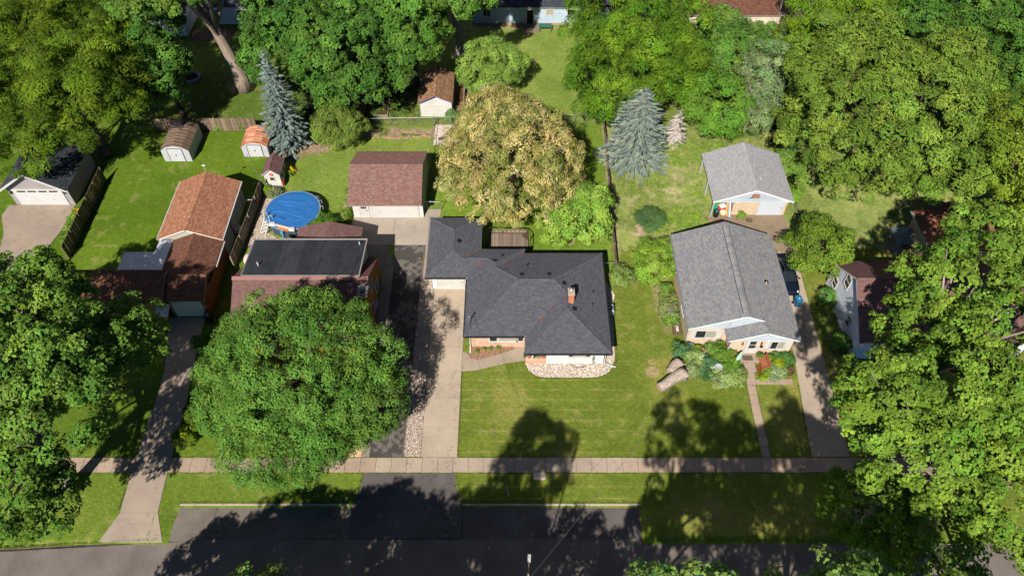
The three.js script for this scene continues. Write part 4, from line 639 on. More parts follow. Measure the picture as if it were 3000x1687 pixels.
{
  const T = thing('playhouse', 'small white playhouse with mauve roof and round red plaque', 'playhouse');
  gableRoof(T, { axis: 'z', a0: -16.35, a1: -13.75, c: -25.35, hw: 0.98, he: 1.75, hr: 2.55, pal: 'mauve', thick: 0.08 });
  walls(T, { x0: -26.15, x1: -24.5, z0: -16.2, z1: -13.95, h: 1.82, hr: 2.45, gable: 'z', cols: ['#c2beb4', '#bdb9af'] });
  windowOn(T, 'z+', -25.35, 1.15, -13.93, 0.42, 0.4, 1, 1, { trim: 0.06 }); windowOn(T, 'x+', -24.48, 1.15, -15.5, 0.45, 0.5, 1, 1, { trim: 0.06 }); windowOn(T, 'x+', -24.48, 1.15, -14.5, 0.45, 0.5, 1, 1, { trim: 0.06 });
  const pl = new THREE.CylinderGeometry(0.21, 0.21, 0.05, 20); pl.rotateX(Math.PI / 2); const p = meshOf('plaque', pl, M('#a5453a', 0.6), T); p.position.set(-25.35, 1.72, -13.9); const p2 = new THREE.CylinderGeometry(0.11, 0.11, 0.03, 16); p2.rotateX(Math.PI / 2); meshOf('plaque_centre', p2, M('#c98f80', 0.6), p).position.z = 0.04;
  new MB().box(-24.47, 0.1, -14.35, -24.25, 0.75, -13.95, C('#8a2f2c')).build('flower_box', MT.paint, T);
}
{
  const T = thing('garden_shed', 'white shed with weathered brown gable roof beyond chain link fence', 'shed');
  gableRoof(T, { axis: 'z', a0: -31.0, a1: -25.3, c: -8.78, hw: 1.98, he: 2.3, hr: 3.25, pal: 'brownTan', fascia: M('#6f5a72', 0.6) });
  walls(T, { x0: -10.6, x1: -6.95, z0: -30.8, z1: -25.75, h: 2.36, hr: 3.12, gable: 'z', cols: ['#c0bdb7', '#bcb9b3'] });
  new MB().box(-9.0, 2.72, -25.74, -8.55, 2.92, -25.7).build('gable_vent', MT.trim, T);
}
// ---------------------------------------------------------------- fences
seed(4100);
const woodMats = ['#8a7664', '#937f6b', '#806c5a', '#9b8774', '#766555'].map(c => M(c, 0.95, { map: TX.wood }));
const oliveMats = ['#7d6e50', '#877858', '#73654a', '#8f8060'].map(c => M(c, 0.95, { map: TX.wood }));
function picketFence(name, label, pts, h, mats, side = 1) {
  const T = thing(name, label, 'fence', null, [pts[0][0], 0, pts[0][1]]);
  const g = new MB().box(-0.067, 0, -0.011, 0.067, h, 0.011).geo(), gp = new MB().box(-0.05, 0, -0.05, 0.05, h + 0.06, 0.05).geo();
  const ox = pts[0][0], oz = pts[0][1];
  for (let s = 0; s + 1 < pts.length; s++) {
    const [ax, az] = pts[s], [bx2, bz] = pts[s + 1], L = Math.hypot(bx2 - ax, bz - az), a = Math.atan2(-(bz - az), bx2 - ax), n = Math.round(L / 0.145), nx = -(bz - az) / L * side, nz = (bx2 - ax) / L * side;
    for (let k = 0; k < n; k++) { const f = (k + 0.5) / n, m = meshOf('picket', g, pick(mats), T); m.position.set(ax + (bx2 - ax) * f - ox + nx * 0.04, rr(-0.03, 0.03), az + (bz - az) * f - oz + nz * 0.04); m.rotation.set(rr(-0.015, 0.015), a, rr(-0.01, 0.01)); }
    const np = Math.max(1, Math.round(L / 2.4)); for (let k = 0; k <= np; k++) { if (s && !k) continue; const f = k / np, m = meshOf('post', gp, mats[0], T); m.position.set(ax + (bx2 - ax) * f - ox - nx * 0.05, 0, az + (bz - az) * f - oz - nz * 0.05); m.rotation.y = a; }
    for (const y of [0.35, h - 0.3]) { const r = new MB().bar(V(ax - ox - nx * 0.01, y, az - oz - nz * 0.01), V(bx2 - ox - nx * 0.01, y, bz - oz - nz * 0.01), 0.04, 0.09); r.build('rail', mats[1], T); }
  }
}
picketFence('privacy_fence', 'brown weathered plank fence behind the two metal sheds', [[-40.6, -23.2], [-29.2, -23.25]], 1.75, woodMats);
picketFence('privacy_fence', 'olive brown plank fence between grey garage and long lawn', [[-43.5, -3.6], [-43.75, -14.9]], 1.8, oliveMats, -1);
picketFence('privacy_fence', 'plank fence running between pool and tan roofed wing', [[-26.3, -13.2], [-26.55, -8], [-26.95, -2.4]], 1.75, ['#9c8c78', '#a5957f', '#918270', '#ad9d88'].map(c => M(c, 0.95, { map: TX.wood })));
{ // low wooden fence along right of host yard: posts, rails and boards
  const T = thing('board_fence', 'low dark brown board fence beside the rough green yard', 'fence'); const mats = ['#79675a', '#857263', '#6c5b4f'].map(c => M(c, 0.95, { map: TX.wood }));
  const X = z => 10.5 - (z + 25.5) * 0.021; const g = new MB().box(-0.06, 0, -0.06, 0.06, 1.2, 0.06).geo(), cap = new MB().box(-0.09, 1.2, -0.09, 0.09, 1.25, 0.09).geo();
  for (let k = 0; k <= 10; k++) { const z = -25.8 + k * 2.35; const p = meshOf('post', g, pick(mats), T); p.position.set(X(z), 0, z); meshOf('post_cap', cap, mats[1], p); if (k < 10) for (let b = 0; b < 5; b++) { const m = new MB().bar(V(X(z) + 0.07, 0.16 + b * 0.22, z + 0.02), V(X(z + 2.35) + 0.07, 0.16 + b * 0.22 + rr(-0.03, 0.03), z + 2.33), 0.025, 0.17); m.build('board', pick(mats), T); } }
  new MB().bar(V(8.55, 1.1, -2.2), V(9.98, 1.1, -2.2), 0.05, 0.05).build('gate_rail', MT.metal, T);
}
function chainLink(label, pts, h = 1.2) {
  const T = thing('chain_link_fence', label, 'fence');
  const wire = new THREE.MeshStandardMaterial({ color: C('#9aa29d'), roughness: 0.5, metalness: 0.6, side: THREE.DoubleSide });
  for (let s = 0; s + 1 < pts.length; s++) {
    const A = V(pts[s][0], 0, pts[s][1]), B = V(pts[s + 1][0], 0, pts[s + 1][1]), L = A.distanceTo(B), d = new THREE.Vector3().subVectors(B, A).normalize(), n = Math.max(1, Math.round(L / 2.6));
    for (let k = s ? 1 : 0; k <= n; k++) { const p = A.clone().addScaledVector(d, L * k / n); new MB().tube([p, p.clone().setY(h + 0.05)], [0.03, 0.03], 6).build('post', MT.metal, T); }
    new MB().tube([A.clone().setY(h), B.clone().setY(h)], [0.026, 0.026], 6).build('top_rail', MT.metal, T);
    const w = new MB(), st = 0.1, nn = Math.floor(L / st), q = 0.0022; for (let k = -Math.ceil(h / st); k < nn; k++) for (const sg of [1, -1]) { let u0 = k * st, u1 = u0 + h, y0 = 0.03, y1 = h; if (u0 < 0) { y0 += -u0; u0 = 0; } if (u1 > L) { y1 -= (u1 - L); u1 = L; } if (y1 - y0 < 0.05) continue; const a = A.clone().addScaledVector(d, u0).setY(sg > 0 ? y0 : h + 0.03 - y0), b = A.clone().addScaledVector(d, u1).setY(sg > 0 ? y1 : h + 0.03 - y1); const nrm = new THREE.Vector3().crossVectors(d, UP); const o = new THREE.Vector3().addVectors(UP, d).normalize().multiplyScalar(q); w.quad(a.clone().sub(o), a.clone().add(o), b.clone().add(o), b.clone().sub(o)); }
    w.build('wire_mesh', wire, T, 'stuff');
  }
}
chainLink('chain link fence with steel rail behind garden and shed', [[-22.5, -23.7], [-16.7, -23.84], [-9.0, -24.05], [-5, -24.35], [4.5, -24.5], [9.9, -24.55]]);
chainLink('chain link fence running from barn garage to back fence', [[-8.95, -23.95], [-8.9, -10.6]]);
chainLink('short chain link gate beside the white garage', [[-8.85, -10.45], [-7.35, -10.4]]);
chainLink('chain link fence beside drive of pale grey garage', [[29.3, -10.3], [29.2, -5.2]]);
chainLink('short chain link gate between brown house and plank fence', [[-27.85, -10.6], [-26.5, -10.75]]);

// ---------------------------------------------------------------- pool
{
  const px = -22.3, pz = -9.15, r = 2.72, h = 1.22; const T = thing('above_ground_pool', 'round pool under blue tarpaulin cover with white steps', 'pool', null, [px, 0, pz]);
  const N = 28, wallM = M('#3f4a55', 0.6, { map: TX.wear }), rimM = M('#6f7c88', 0.5);
  const w = new MB(); for (let k = 0; k < N; k++) { const a = k / N * 6.2832, b = (k + 1) / N * 6.2832; w.quad(V(r * Math.cos(a), 0, r * Math.sin(a)), V(r * Math.cos(b), 0, r * Math.sin(b)), V(r * Math.cos(b), h, r * Math.sin(b)), V(r * Math.cos(a), h, r * Math.sin(a))); } w.build('pool_wall', wallM, T);
  for (let k = 0; k < 14; k++) { const a = k / 14 * 6.2832, b = (k + 1) / 14 * 6.2832; const m = new MB(), q = (t, rr2, y) => V(rr2 * Math.cos(t), y, rr2 * Math.sin(t)); for (let s = 0; s < 3; s++) { const t0 = a + (b - a) * s / 3 + (s ? 0 : 0.008), t1 = a + (b - a) * (s + 1) / 3 - (s < 2 ? 0 : 0.008); m.quad(q(t0, r - 0.07, h + 0.03), q(t1, r - 0.07, h + 0.03), q(t1, r + 0.1, h + 0.03), q(t0, r + 0.1, h + 0.03)); m.quad(q(t0, r + 0.1, h - 0.05), q(t1, r + 0.1, h - 0.05), q(t1, r + 0.1, h + 0.03), q(t0, r + 0.1, h + 0.03)); } m.build('rim_section', rimM, T); const u = new MB(); u.bar(V((r + 0.05) * Math.cos(a), 0, (r + 0.05) * Math.sin(a)), V((r + 0.05) * Math.cos(a), h, (r + 0.05) * Math.sin(a)), 0.12, 0.06); u.build('upright', rimM, T); }
  // cover with creases
  const G = 90, p = [], u = [], idx = []; const crease = (x, z) => { let y = 0.07 * fbm(x * 1.1 + 9, z * 1.6, 205, 4) + 0.03 * Math.abs(vn(x * 2.6 + z, z * 3.1, 209) - 0.5); for (const [cx, cz, dx, dz, L, a] of [[-0.7, -1.3, 1, 0.14, 1.5, 0.05], [-1.5, 0.1, 1, 0.1, 0.9, 0.05], [0.2, 0.25, 1, -0.1, 0.7, 0.03], [1.0, 1.25, 1, -0.12, 0.8, 0.05], [-0.3, -0.5, 1, 0.28, 2.2, -0.03], [0.4, 0.9, 0.9, 0.4, 1.4, -0.03], [-1, 1.2, 0.8, 0.6, 0.8, 0.045], [1.5, -0.6, 0.6, 0.8, 0.9, 0.03]]) { const ll = Math.hypot(dx, dz), ux = dx / ll, uz = dz / ll, s = (x - cx) * ux + (z - cz) * uz, t = -(x - cx) * uz + (z - cz) * ux + 0.05 * Math.sin(s * 3); if (Math.abs(s) < L) y += 1.5 * a * Math.exp(-t * t / 0.005) * (1 - (s / L) ** 2); } return y; };
  const R2 = r - 0.02; for (let j = 0; j <= 26; j++) for (let k = 0; k < G; k++) { const rad = R2 * j / 26, a = k / G * 6.2832, x = rad * Math.cos(a), z = rad * Math.sin(a); const sag = -0.06 * (1 - (rad / R2) ** 4); p.push(x, h + 0.03 + sag + crease(x, z) * smooth(R2 + 0.01, R2 - 0.4, rad) + 0.01, z); u.push(x, z); }
  for (let j = 0; j < 26; j++) for (let k = 0; k < G; k++) { const a = j * G + k, b = j * G + (k + 1) % G; idx.push(a, b, a + G, b, b + G, a + G); }
  const g = new THREE.BufferGeometry(); g.setAttribute('position', new THREE.Float32BufferAttribute(p, 3)); g.setAttribute('uv', new THREE.Float32BufferAttribute(u, 2)); g.setIndex(idx); g.computeVertexNormals();
  meshOf('cover', g, M('#2765a5', 0.32, { map: TX.wear }), T);
  // cover clips of the far side
  for (const a of [-0.75, -0.5, -0.2, 0.1]) { const c = new MB(); c.tube([V(r * Math.cos(a), h + 0.06, r * Math.sin(a)), V((r + 0.3) * Math.cos(a), h + 0.05, (r + 0.3) * Math.sin(a)), V((r + 0.32) * Math.cos(a + 0.06), h - 0.25, (r + 0.32) * Math.sin(a + 0.06))], [0.02, 0.02, 0.02], 5); c.build('cover_clip', MT.white, T); }
  // entry steps and rails
  const S = new MB(); const A = V(-2.35, 0, 1.4), dir = V(-0.55, 0, 0.84); for (let k = 0; k < 4; k++) { const q = A.clone().addScaledVector(dir, 0.75 - k * 0.2); S.obox(q.x, 0.25 + k * 0.3, q.z, 0.62, 0.06, 0.24, 0.58); } S.build('step', MT.white, T);
  for (const s of [-1, 1]) { const rl = new MB(), off = V(0.84, 0, 0.55).multiplyScalar(s * 0.34); const b0 = A.clone().add(off).addScaledVector(dir, 0.95), t0 = A.clone().add(off).addScaledVector(dir, -0.1); rl.bar(b0.clone().setY(0.02), t0.clone().setY(1.3), 0.08, 0.16); rl.tube([t0.clone().setY(1.1), t0.clone().setY(1.9), t0.clone().addScaledVector(dir, -0.35).setY(1.85), t0.clone().addScaledVector(dir, -0.4).setY(1.25)], [0.045, 0.045, 0.045, 0.045], 6); rl.build('step_rail', MT.white, T); }
  const bar = new MB(); bar.bar(V(-1.65, h + 0.16, 2.05), V(0.45, h + 0.16, 2.75), 0.2, 0.12); for (const [x, z] of [[-1.65, 2.05], [0.45, 2.75]]) bar.cbox(x - 0.28, h + 0.04, z - 0.22, x + 0.28, h + 0.26, z + 0.22, 0.06); bar.build('cover_reel', MT.white, T);
  new MB().bar(V(-1.0, h + 0.05, 2.48), V(0.1, h + 0.05, 2.86), 0.2, 0.08).build('orange_float', M('#d4622a', 0.6), T);
  const sk = new MB(); sk.box(-0.75, 0.75, 2.68, -0.5, 1.1, 2.92); sk.tube([V(-0.6, 0.8, 2.9), V(-0.55, 0.4, 3.0), V(-0.45, 0.08, 3.05)], [0.04, 0.04, 0.04], 6); sk.build('skimmer', M('#3d8fae', 0.5), T);
}
// ---------------------------------------------------------------- car
{
  const T = thing('parked_car', 'dark navy sedan parked beside the grey shingled house', 'car', null, [26.22, 0.045, -1.15]);
  const paint = new THREE.MeshPhysicalMaterial({ color: C('#141d33'), roughness: 0.35, metalness: 0.5, clearcoat: 1, clearcoatRoughness: 0.08, side: THREE.DoubleSide });
  // cross-sections along z (front +z): [z, half width low, half width mid, half width top, y low, y mid, y top]
  const body = [[-2.3, 0.6, 0.7, 0.6, 0.35, 0.6, 0.8], [-2.18, 0.78, 0.84, 0.7, 0.25, 0.62, 0.98], [-1.5, 0.84, 0.89, 0.76, 0.2, 0.62, 1.0], [0, 0.86, 0.9, 0.8, 0.18, 0.6, 0.94], [1.0, 0.86, 0.9, 0.78, 0.18, 0.6, 0.92], [1.7, 0.83, 0.87, 0.7, 0.2, 0.55, 0.8], [2.15, 0.74, 0.78, 0.58, 0.26, 0.5, 0.66], [2.3, 0.58, 0.62, 0.46, 0.32, 0.46, 0.56]];
  const loft = (secs, ring) => { const p = [], idx = [], n = ring(secs[0]).length; for (const s of secs) for (const q of ring(s)) p.push(q[0], q[1], s[0]); for (let j = 0; j + 1 < secs.length; j++) for (let k = 0; k < n; k++) { const a = j * n + k, b = j * n + (k + 1) % n; idx.push(a, b, b + n, a, b + n, a + n); } for (const [j, f] of [[0, 1], [secs.length - 1, 0]]) for (let k = 1; k + 1 < n; k++) f ? idx.push(j * n, j * n + k + 1, j * n + k) : idx.push(j * n, j * n + k, j * n + k + 1); const g = new THREE.BufferGeometry(); g.setAttribute('position', new THREE.Float32BufferAttribute(p, 3)); g.setAttribute('uv', new THREE.Float32BufferAttribute(new Float32Array(p.length / 3 * 2), 2)); g.setIndex(idx); g.computeVertexNormals(); return g; };
  const ring = s => [[s[1], s[4]], [s[2], s[5]], [s[2] * 0.985, (s[5] + s[6]) / 2], [s[3], s[6]], [s[3] * 0.5, s[6] + 0.03], [0, s[6] + 0.04], [-s[3] * 0.5, s[6] + 0.03], [-s[3], s[6]], [-s[2] * 0.985, (s[5] + s[6]) / 2], [-s[2], s[5]], [-s[1], s[4]]];
  meshOf('body', loft(body, ring), paint, T);
  const cab = [[-1.75, 0.68, 0.62, 0.98, 1.0], [-1.05, 0.72, 0.56, 0.98, 1.36], [-0.3, 0.74, 0.58, 0.96, 1.43], [0.35, 0.74, 0.57, 0.95, 1.38], [1.15, 0.72, 0.64, 0.93, 0.96]];
  meshOf('cabin', loft(cab, s => [[s[1], s[3]], [s[2], s[4]], [s[2] * 0.5, s[4] + 0.03], [-s[2] * 0.5, s[4] + 0.03], [-s[2], s[4]], [-s[1], s[3]]]), MT.glass, T);
  const roof = [[-1.0, 0.55, 1.385], [-0.3, 0.585, 1.455], [0.3, 0.57, 1.405]]; meshOf('roof', loft(roof, s => [[s[1], s[2] - 0.02], [s[1] * 0.5, s[2] + 0.025], [-s[1] * 0.5, s[2] + 0.025], [-s[1], s[2] - 0.02]]), paint, T);
  const pil = new MB(); for (const s of [-1, 1]) { pil.bar(V(s * 0.6, 1.37, 0.3), V(s * 0.7, 0.96, 1.12), 0.06, 0.05); pil.bar(V(s * 0.58, 1.36, -1.0), V(s * 0.67, 1.0, -1.72), 0.09, 0.05); pil.bar(V(s * 0.6, 1.4, -0.3), V(s * 0.755, 0.96, -0.3), 0.06, 0.04); } pil.build('pillar', paint, T);
  for (const s of [-1, 1]) { const h = new THREE.SphereGeometry(1, 12, 8); h.scale(0.17, 0.09, 0.2); const m = meshOf('headlight', h, M('#c9d2d8', 0.1), T); m.position.set(s * 0.55, 0.6, 2.02); const r = new MB(); r.box(s * 0.62 - 0.12, 0.68, -2.26, s * 0.62 + 0.12, 0.88, -2.15); r.build('tail_light', M('#7a1414', 0.3), T); const mi = new MB(); mi.cbox(s * 0.95 - 0.09, 0.92, 0.72, s * 0.95 + 0.09, 1.05, 0.85, 0.03); mi.build('mirror', paint, T); }
  for (const [x, z] of [[-0.8, -1.42], [0.8, -1.42], [-0.8, 1.4], [0.8, 1.4]]) { const w = new THREE.CylinderGeometry(0.32, 0.32, 0.2, 20); w.rotateZ(Math.PI / 2); const m = meshOf('wheel', w, M('#15161a', 0.9), T); m.position.set(x, 0.32, z); const r = new THREE.CylinderGeometry(0.2, 0.2, 0.215, 12); r.rotateZ(Math.PI / 2); meshOf('rim', r, MT.metal, m); }
  new MB().box(-0.45, 0.42, 2.28, 0.45, 0.54, 2.33).build('grille', MT.black, T); new MB().box(-0.7, 0.3, 2.26, 0.7, 0.38, 2.345).build('bumper', paint, T);
}
// ---------------------------------------------------------------- bins
function wheelieBin(label, x, z, turn, body, lid, y = 0.045) {
  const T = thing('wheeled_bin', label, 'bin', null, [x, y, z], turn); const b = new MB(); const P = (s, y2) => [V(-0.27 * s, y2, 0.34 * s), V(0.27 * s, y2, 0.34 * s), V(0.27 * s, y2, -0.3 * s), V(-0.27 * s, y2, -0.3 * s)]; const lo = P(0.78, 0.06), hi = P(1, 1.0); for (let k = 0; k < 4; k++) b.quad(lo[k], lo[(k + 1) % 4], hi[(k + 1) % 4], hi[k]); b.quad(...lo); b.build('body', M(body, 0.5), T);
  const l = new MB(); l.cbox(-0.3, 1.0, -0.33, 0.3, 1.09, 0.38, 0.04); const L = l.build('lid', M(lid, 0.45), T); new MB().box(-0.09, 1.091, 0.0, 0.07, 1.096, 0.12).build('sticker', MT.trim, L);
  const hd = new MB(); hd.tube([V(-0.24, 0.95, -0.32), V(-0.24, 0.98, -0.42), V(0.24, 0.98, -0.42), V(0.24, 0.95, -0.32)], [0.02, 0.02, 0.02, 0.02], 6); hd.build('handle', M(body, 0.5), T);
  for (const s of [-1, 1]) { const w = new THREE.CylinderGeometry(0.11, 0.11, 0.05, 14); w.rotateZ(Math.PI / 2); meshOf('wheel', w, MT.black, T).position.set(s * 0.27, 0.11, -0.28); }
}
wheelieBin('teal blue wheeled bin standing in front of navy car', 26.55, 2.1, 0.15, '#15506b', '#1b6183');
wheelieBin('black wheeled bin with white sticker beside brown house drive', -27.75, 3.9, 0.2, '#14161d', '#1b1e27', 0);

// ---------------------------------------------------------------- garden things round the grey shingled house
function logPiece(label, x, z, len, r0, r1, turn, tilt = 0) {
  const T = thing('cut_log', label, 'log', 'cut tree trunk sections', [x, 0, z], turn); const m = new MB(), pts = [], rad = []; for (let k = 0; k <= 8; k++) { const t = k / 8; pts.push(V((t - 0.5) * len, r0 + (r1 - r0) * t + tilt * t, 0.08 * Math.sin(t * 5 + x))); rad.push((r0 + (r1 - r0) * t) * (1 + 0.14 * (vn(t * 5, x, 31) - 0.5)) * (k === 0 || k === 8 ? 0.97 : 1)); }
  m.tube(pts, rad, 14); m.build('trunk', M('#c9b8a8', 0.95, { map: TX.bark, bumpMap: TX.bark, bumpScale: 0.05 }), T);
  for (const k of [0, 8]) { const e = new MB(), n = 14; const d = k ? 0.012 : -0.012; const c = pts[k].clone(); for (let j = 0; j < n; j++) { const a = j / n * 6.283, b = (j + 1) / n * 6.283; e.poly([V(c.x + d, c.y, c.z), V(c.x + d, c.y + Math.sin(a) * rad[k] * 0.86, c.z + Math.cos(a) * rad[k] * 0.86), V(c.x + d, c.y + Math.sin(b) * rad[k] * 0.86, c.z + Math.cos(b) * rad[k] * 0.86)]); } e.build('sawn_end', M('#cdb096', 0.9, { map: TX.bark }), T); }
  const kn = new MB(); kn.tube([V(len * 0.1, r0 * 1.7, 0), V(len * 0.14, r0 * 2.15, 0.03)], [r0 * 0.4, r0 * 0.28], 9); kn.build('branch_stub', M('#c4b3a2', 0.95, { map: TX.bark }), T);
}
logPiece('pale cut trunk section lying closest to gable house flower bed', 14.15, 9.25, 1.35, 0.42, 0.52, 0.75);
logPiece('large pale cut trunk section lying lowest on the lawn', 13.75, 10.6, 2.7, 0.42, 0.6, 0.5);
{
  const T = thing('garden_bench', 'brown resin garden bench facing the front door', 'bench', null, [22.05, 0, 8.75], -1.45); const br = M('#8a5238', 0.6);
  const s = new MB(); s.cbox(-0.62, 0.4, -0.28, 0.62, 0.47, 0.26, 0.02); s.build('seat', br, T); const b = new MB(); b.obox(0, 0.72, -0.3, 1.24, 0.5, 0.06, 0, undefined, -0.15); b.build('backrest', br, T); for (const x of [-0.62, 0.62]) { const a = new MB(); a.cbox(x - 0.05, 0.02, -0.28, x + 0.05, 0.66, 0.24, 0.02); a.build('armrest', br, T); } const pl = new MB(); pl.box(-0.6, 0.05, 0.2, 0.6, 0.4, 0.25); pl.build('apron', br, T);
  const st = structure('door_step'); new MB().cbox(20.1, 0, 7.65, 21.9, 0.28, 8.5, 0.02, C('#a8978a')).build('landing', MT.concrete, st); new MB().cbox(20.4, 0, 8.5, 21.35, 0.2, 9.45, 0.02, C('#ad9b8d')).build('step', MT.concrete, st); new MB().cbox(20.38, 0, 9.45, 21.15, 0.12, 9.98, 0.02, C('#ab998b')).build('step', MT.concrete, st);
  const mt = new MB(); for (let k = 0; k < 9; k++) mt.box(20.35 + k * 0.1, 0.285, 7.9, 20.41 + k * 0.1, 0.3, 8.42); for (let k = 0; k < 5; k++) mt.box(20.35, 0.3, 7.92 + k * 0.11, 21.2, 0.306, 7.97 + k * 0.11); tag(mt.build('door_mat', M('#4d4136', 0.95)), 'dark woven mat on landing before the white door', 'mat');
  tag(new MB().cbox(21.38, 0.0, 8.75, 21.85, 0.06, 9.55, 0.02, C('#7d4a2c')).build('boot_mat', MT.wood), 'rust brown mat beside brown garden bench', 'mat');
  const um = thing('garden_parasol', 'folded pale green parasol leaning over planting by front steps', 'parasol', null, [19.75, 0, 8.6]); const cn = new MB(); cn.tube([V(-0.35, 0.75, 0.35), V(0, 0.95, 0), V(0.35, 1.15, -0.45)], [0.05, 0.2, 0.12], 8); cn.build('canopy', M('#8fb39a', 0.8), um); new MB().tube([V(-0.6, 0.05, 0.55), V(0.45, 1.2, -0.55)], [0.025, 0.025], 6).build('pole', MT.metal, um);
  const pot = (name, label, x, z, r, h, col, top) => { const T2 = thing(name, label, 'planter', null, [x, 0, z]); const g = new THREE.LatheGeometry([[0.01, 0], [r * 0.7, 0], [r, h], [r * 1.08, h], [r * 1.08, h + 0.04], [r * 0.95, h + 0.04], [r * 0.9, h - 0.04], [0.01, h - 0.04]].map(p => new THREE.Vector2(...p)), 18); meshOf('pot', g, M(col, 0.8), T2); const s2 = new THREE.CircleGeometry(r * 0.92, 16); s2.rotateX(-Math.PI / 2); meshOf('soil', s2, M(top, 1), T2).position.y = h - 0.03; };
  pot('round_planter', 'round pot with pinkish top beneath the shuttered window', 16.9, 7.55, 0.36, 0.45, '#5d3f2e', '#b08a77'); pot('flower_pot', 'tan flower pot standing at end of garden bench', 21.85, 8.1, 0.25, 0.5, '#a8683f', '#4a3626');
  const bb = thing('bird_bath', 'pale grey bird bath among the front garden plants', 'bird bath', null, [17.9, 0, 9.45]); meshOf('bowl', new THREE.LatheGeometry([[0.01, 0.72], [0.2, 0.72], [0.34, 0.82], [0.36, 0.85], [0.32, 0.85], [0.18, 0.77], [0.01, 0.76]].map(p => new THREE.Vector2(...p)), 18), M('#8f9896', 0.7), bb); meshOf('pedestal', new THREE.LatheGeometry([[0.01, 0], [0.2, 0], [0.18, 0.06], [0.08, 0.12], [0.08, 0.66], [0.14, 0.73]].map(p => new THREE.Vector2(...p)), 14), M('#8a8f8c', 0.8), bb);
  const sb = [[14.95, -0.02, 4.75], [15.35, -0.02, 4.9]]; const wb = thing('window_well_cover', 'white panel on brown box beside peach side wall', 'cover', null, [15.0, 0, 5.0]); new MB().cbox(-0.35, 0, -0.6, 0.4, 0.3, 0.5, 0.02, C('#6e5a4a')).build('box', MT.wood, wb); new MB().box(-0.1, 0.3, -0.35, 0.12, 0.34, 0.3).build('panel', MT.white, wb);
}
// ---------------------------------------------------------------- open bay clutter by the pale grey garage
{
  const item = (name, label, cat, make) => { const T = thing(name, label, cat); make(T); return T; };
  item('storage_box', 'green plastic storage box under garage lean-to', 'box', T => { new MB().cbox(20.85, 0.04, -10.75, 21.25, 0.95, -10.3, 0.03).build('body', M('#1f8a5a', 0.5), T); });
  item('red_cushion_stack', 'red and white bundle heaped under garage lean-to', 'bundle', T => { const m = new MB(); m.cbox(21.3, 0.04, -10.7, 22.0, 0.6, -10.1, 0.1); m.build('bundle', M('#b32c3e', 0.7), T); const w = new MB(); w.obox(21.75, 0.68, -10.35, 0.6, 0.14, 0.5, 0.4); w.build('white_sheet', M('#d8cfc8', 0.8), T); });
  item('round_tub', 'cream round tub at mouth of open garage bay', 'tub', T => { const g = new THREE.LatheGeometry([[0.01, 0.04], [0.28, 0.04], [0.36, 0.4], [0.38, 0.42], [0.33, 0.4], [0.26, 0.1], [0.01, 0.1]].map(p => new THREE.Vector2(...p)), 18); const m = meshOf('tub', g, M('#d6b98c', 0.6), T); m.position.set(21.75, 0, -9.65); });
  item('kettle_barrel', 'dark barrel with blue lid at open garage bay', 'barrel', T => { const m = new MB().tube([V(21.0, 0.04, -9.55), V(21.0, 0.75, -9.55)], [0.27, 0.3], 16); m.build('body', MT.black, T); const l = new THREE.CircleGeometry(0.17, 16); l.rotateX(-Math.PI / 2); meshOf('lid', l, M('#2f6f8f', 0.4), T).position.set(21.02, 0.756, -9.53); });
  item('lumber_stack', 'orange and grey boards leaning in the garage bay', 'lumber', T => { for (const [x, c] of [[22.15, '#c9752a'], [22.28, '#8d8f92'], [22.4, '#b9bcc0'], [22.05, '#9c8a70']]) new MB().bar(V(x, 0.05, -9.6 + (x - 22) * 0.8), V(x + 0.08, 1.3, -10.6), 0.1, 0.04).build('board', M(c, 0.8), T); });
  item('metal_tray', 'square pale metal tray lying outside garage bay', 'tray', T => { const m = new MB(); m.box(22.05, 0.04, -9.45, 22.6, 0.1, -9.0); m.build('tray', MT.metal, T); });
  const dr = thing('drain_cover', 'dark round drain cover in drive before pale grey garage', 'drain cover', null, [24.35, 0.036, -8.95]); const g = new THREE.CylinderGeometry(0.36, 0.36, 0.02, 22); meshOf('cover', g, M('#4b4038', 0.8), dr); for (let k = -2; k <= 2; k++) new MB().box(-0.28 + Math.abs(k) * 0.05, 0.011, k * 0.12 - 0.02, 0.28 - Math.abs(k) * 0.05, 0.02, k * 0.12 + 0.02).build('grate_bar', M('#6b5c50', 0.8), dr);
}
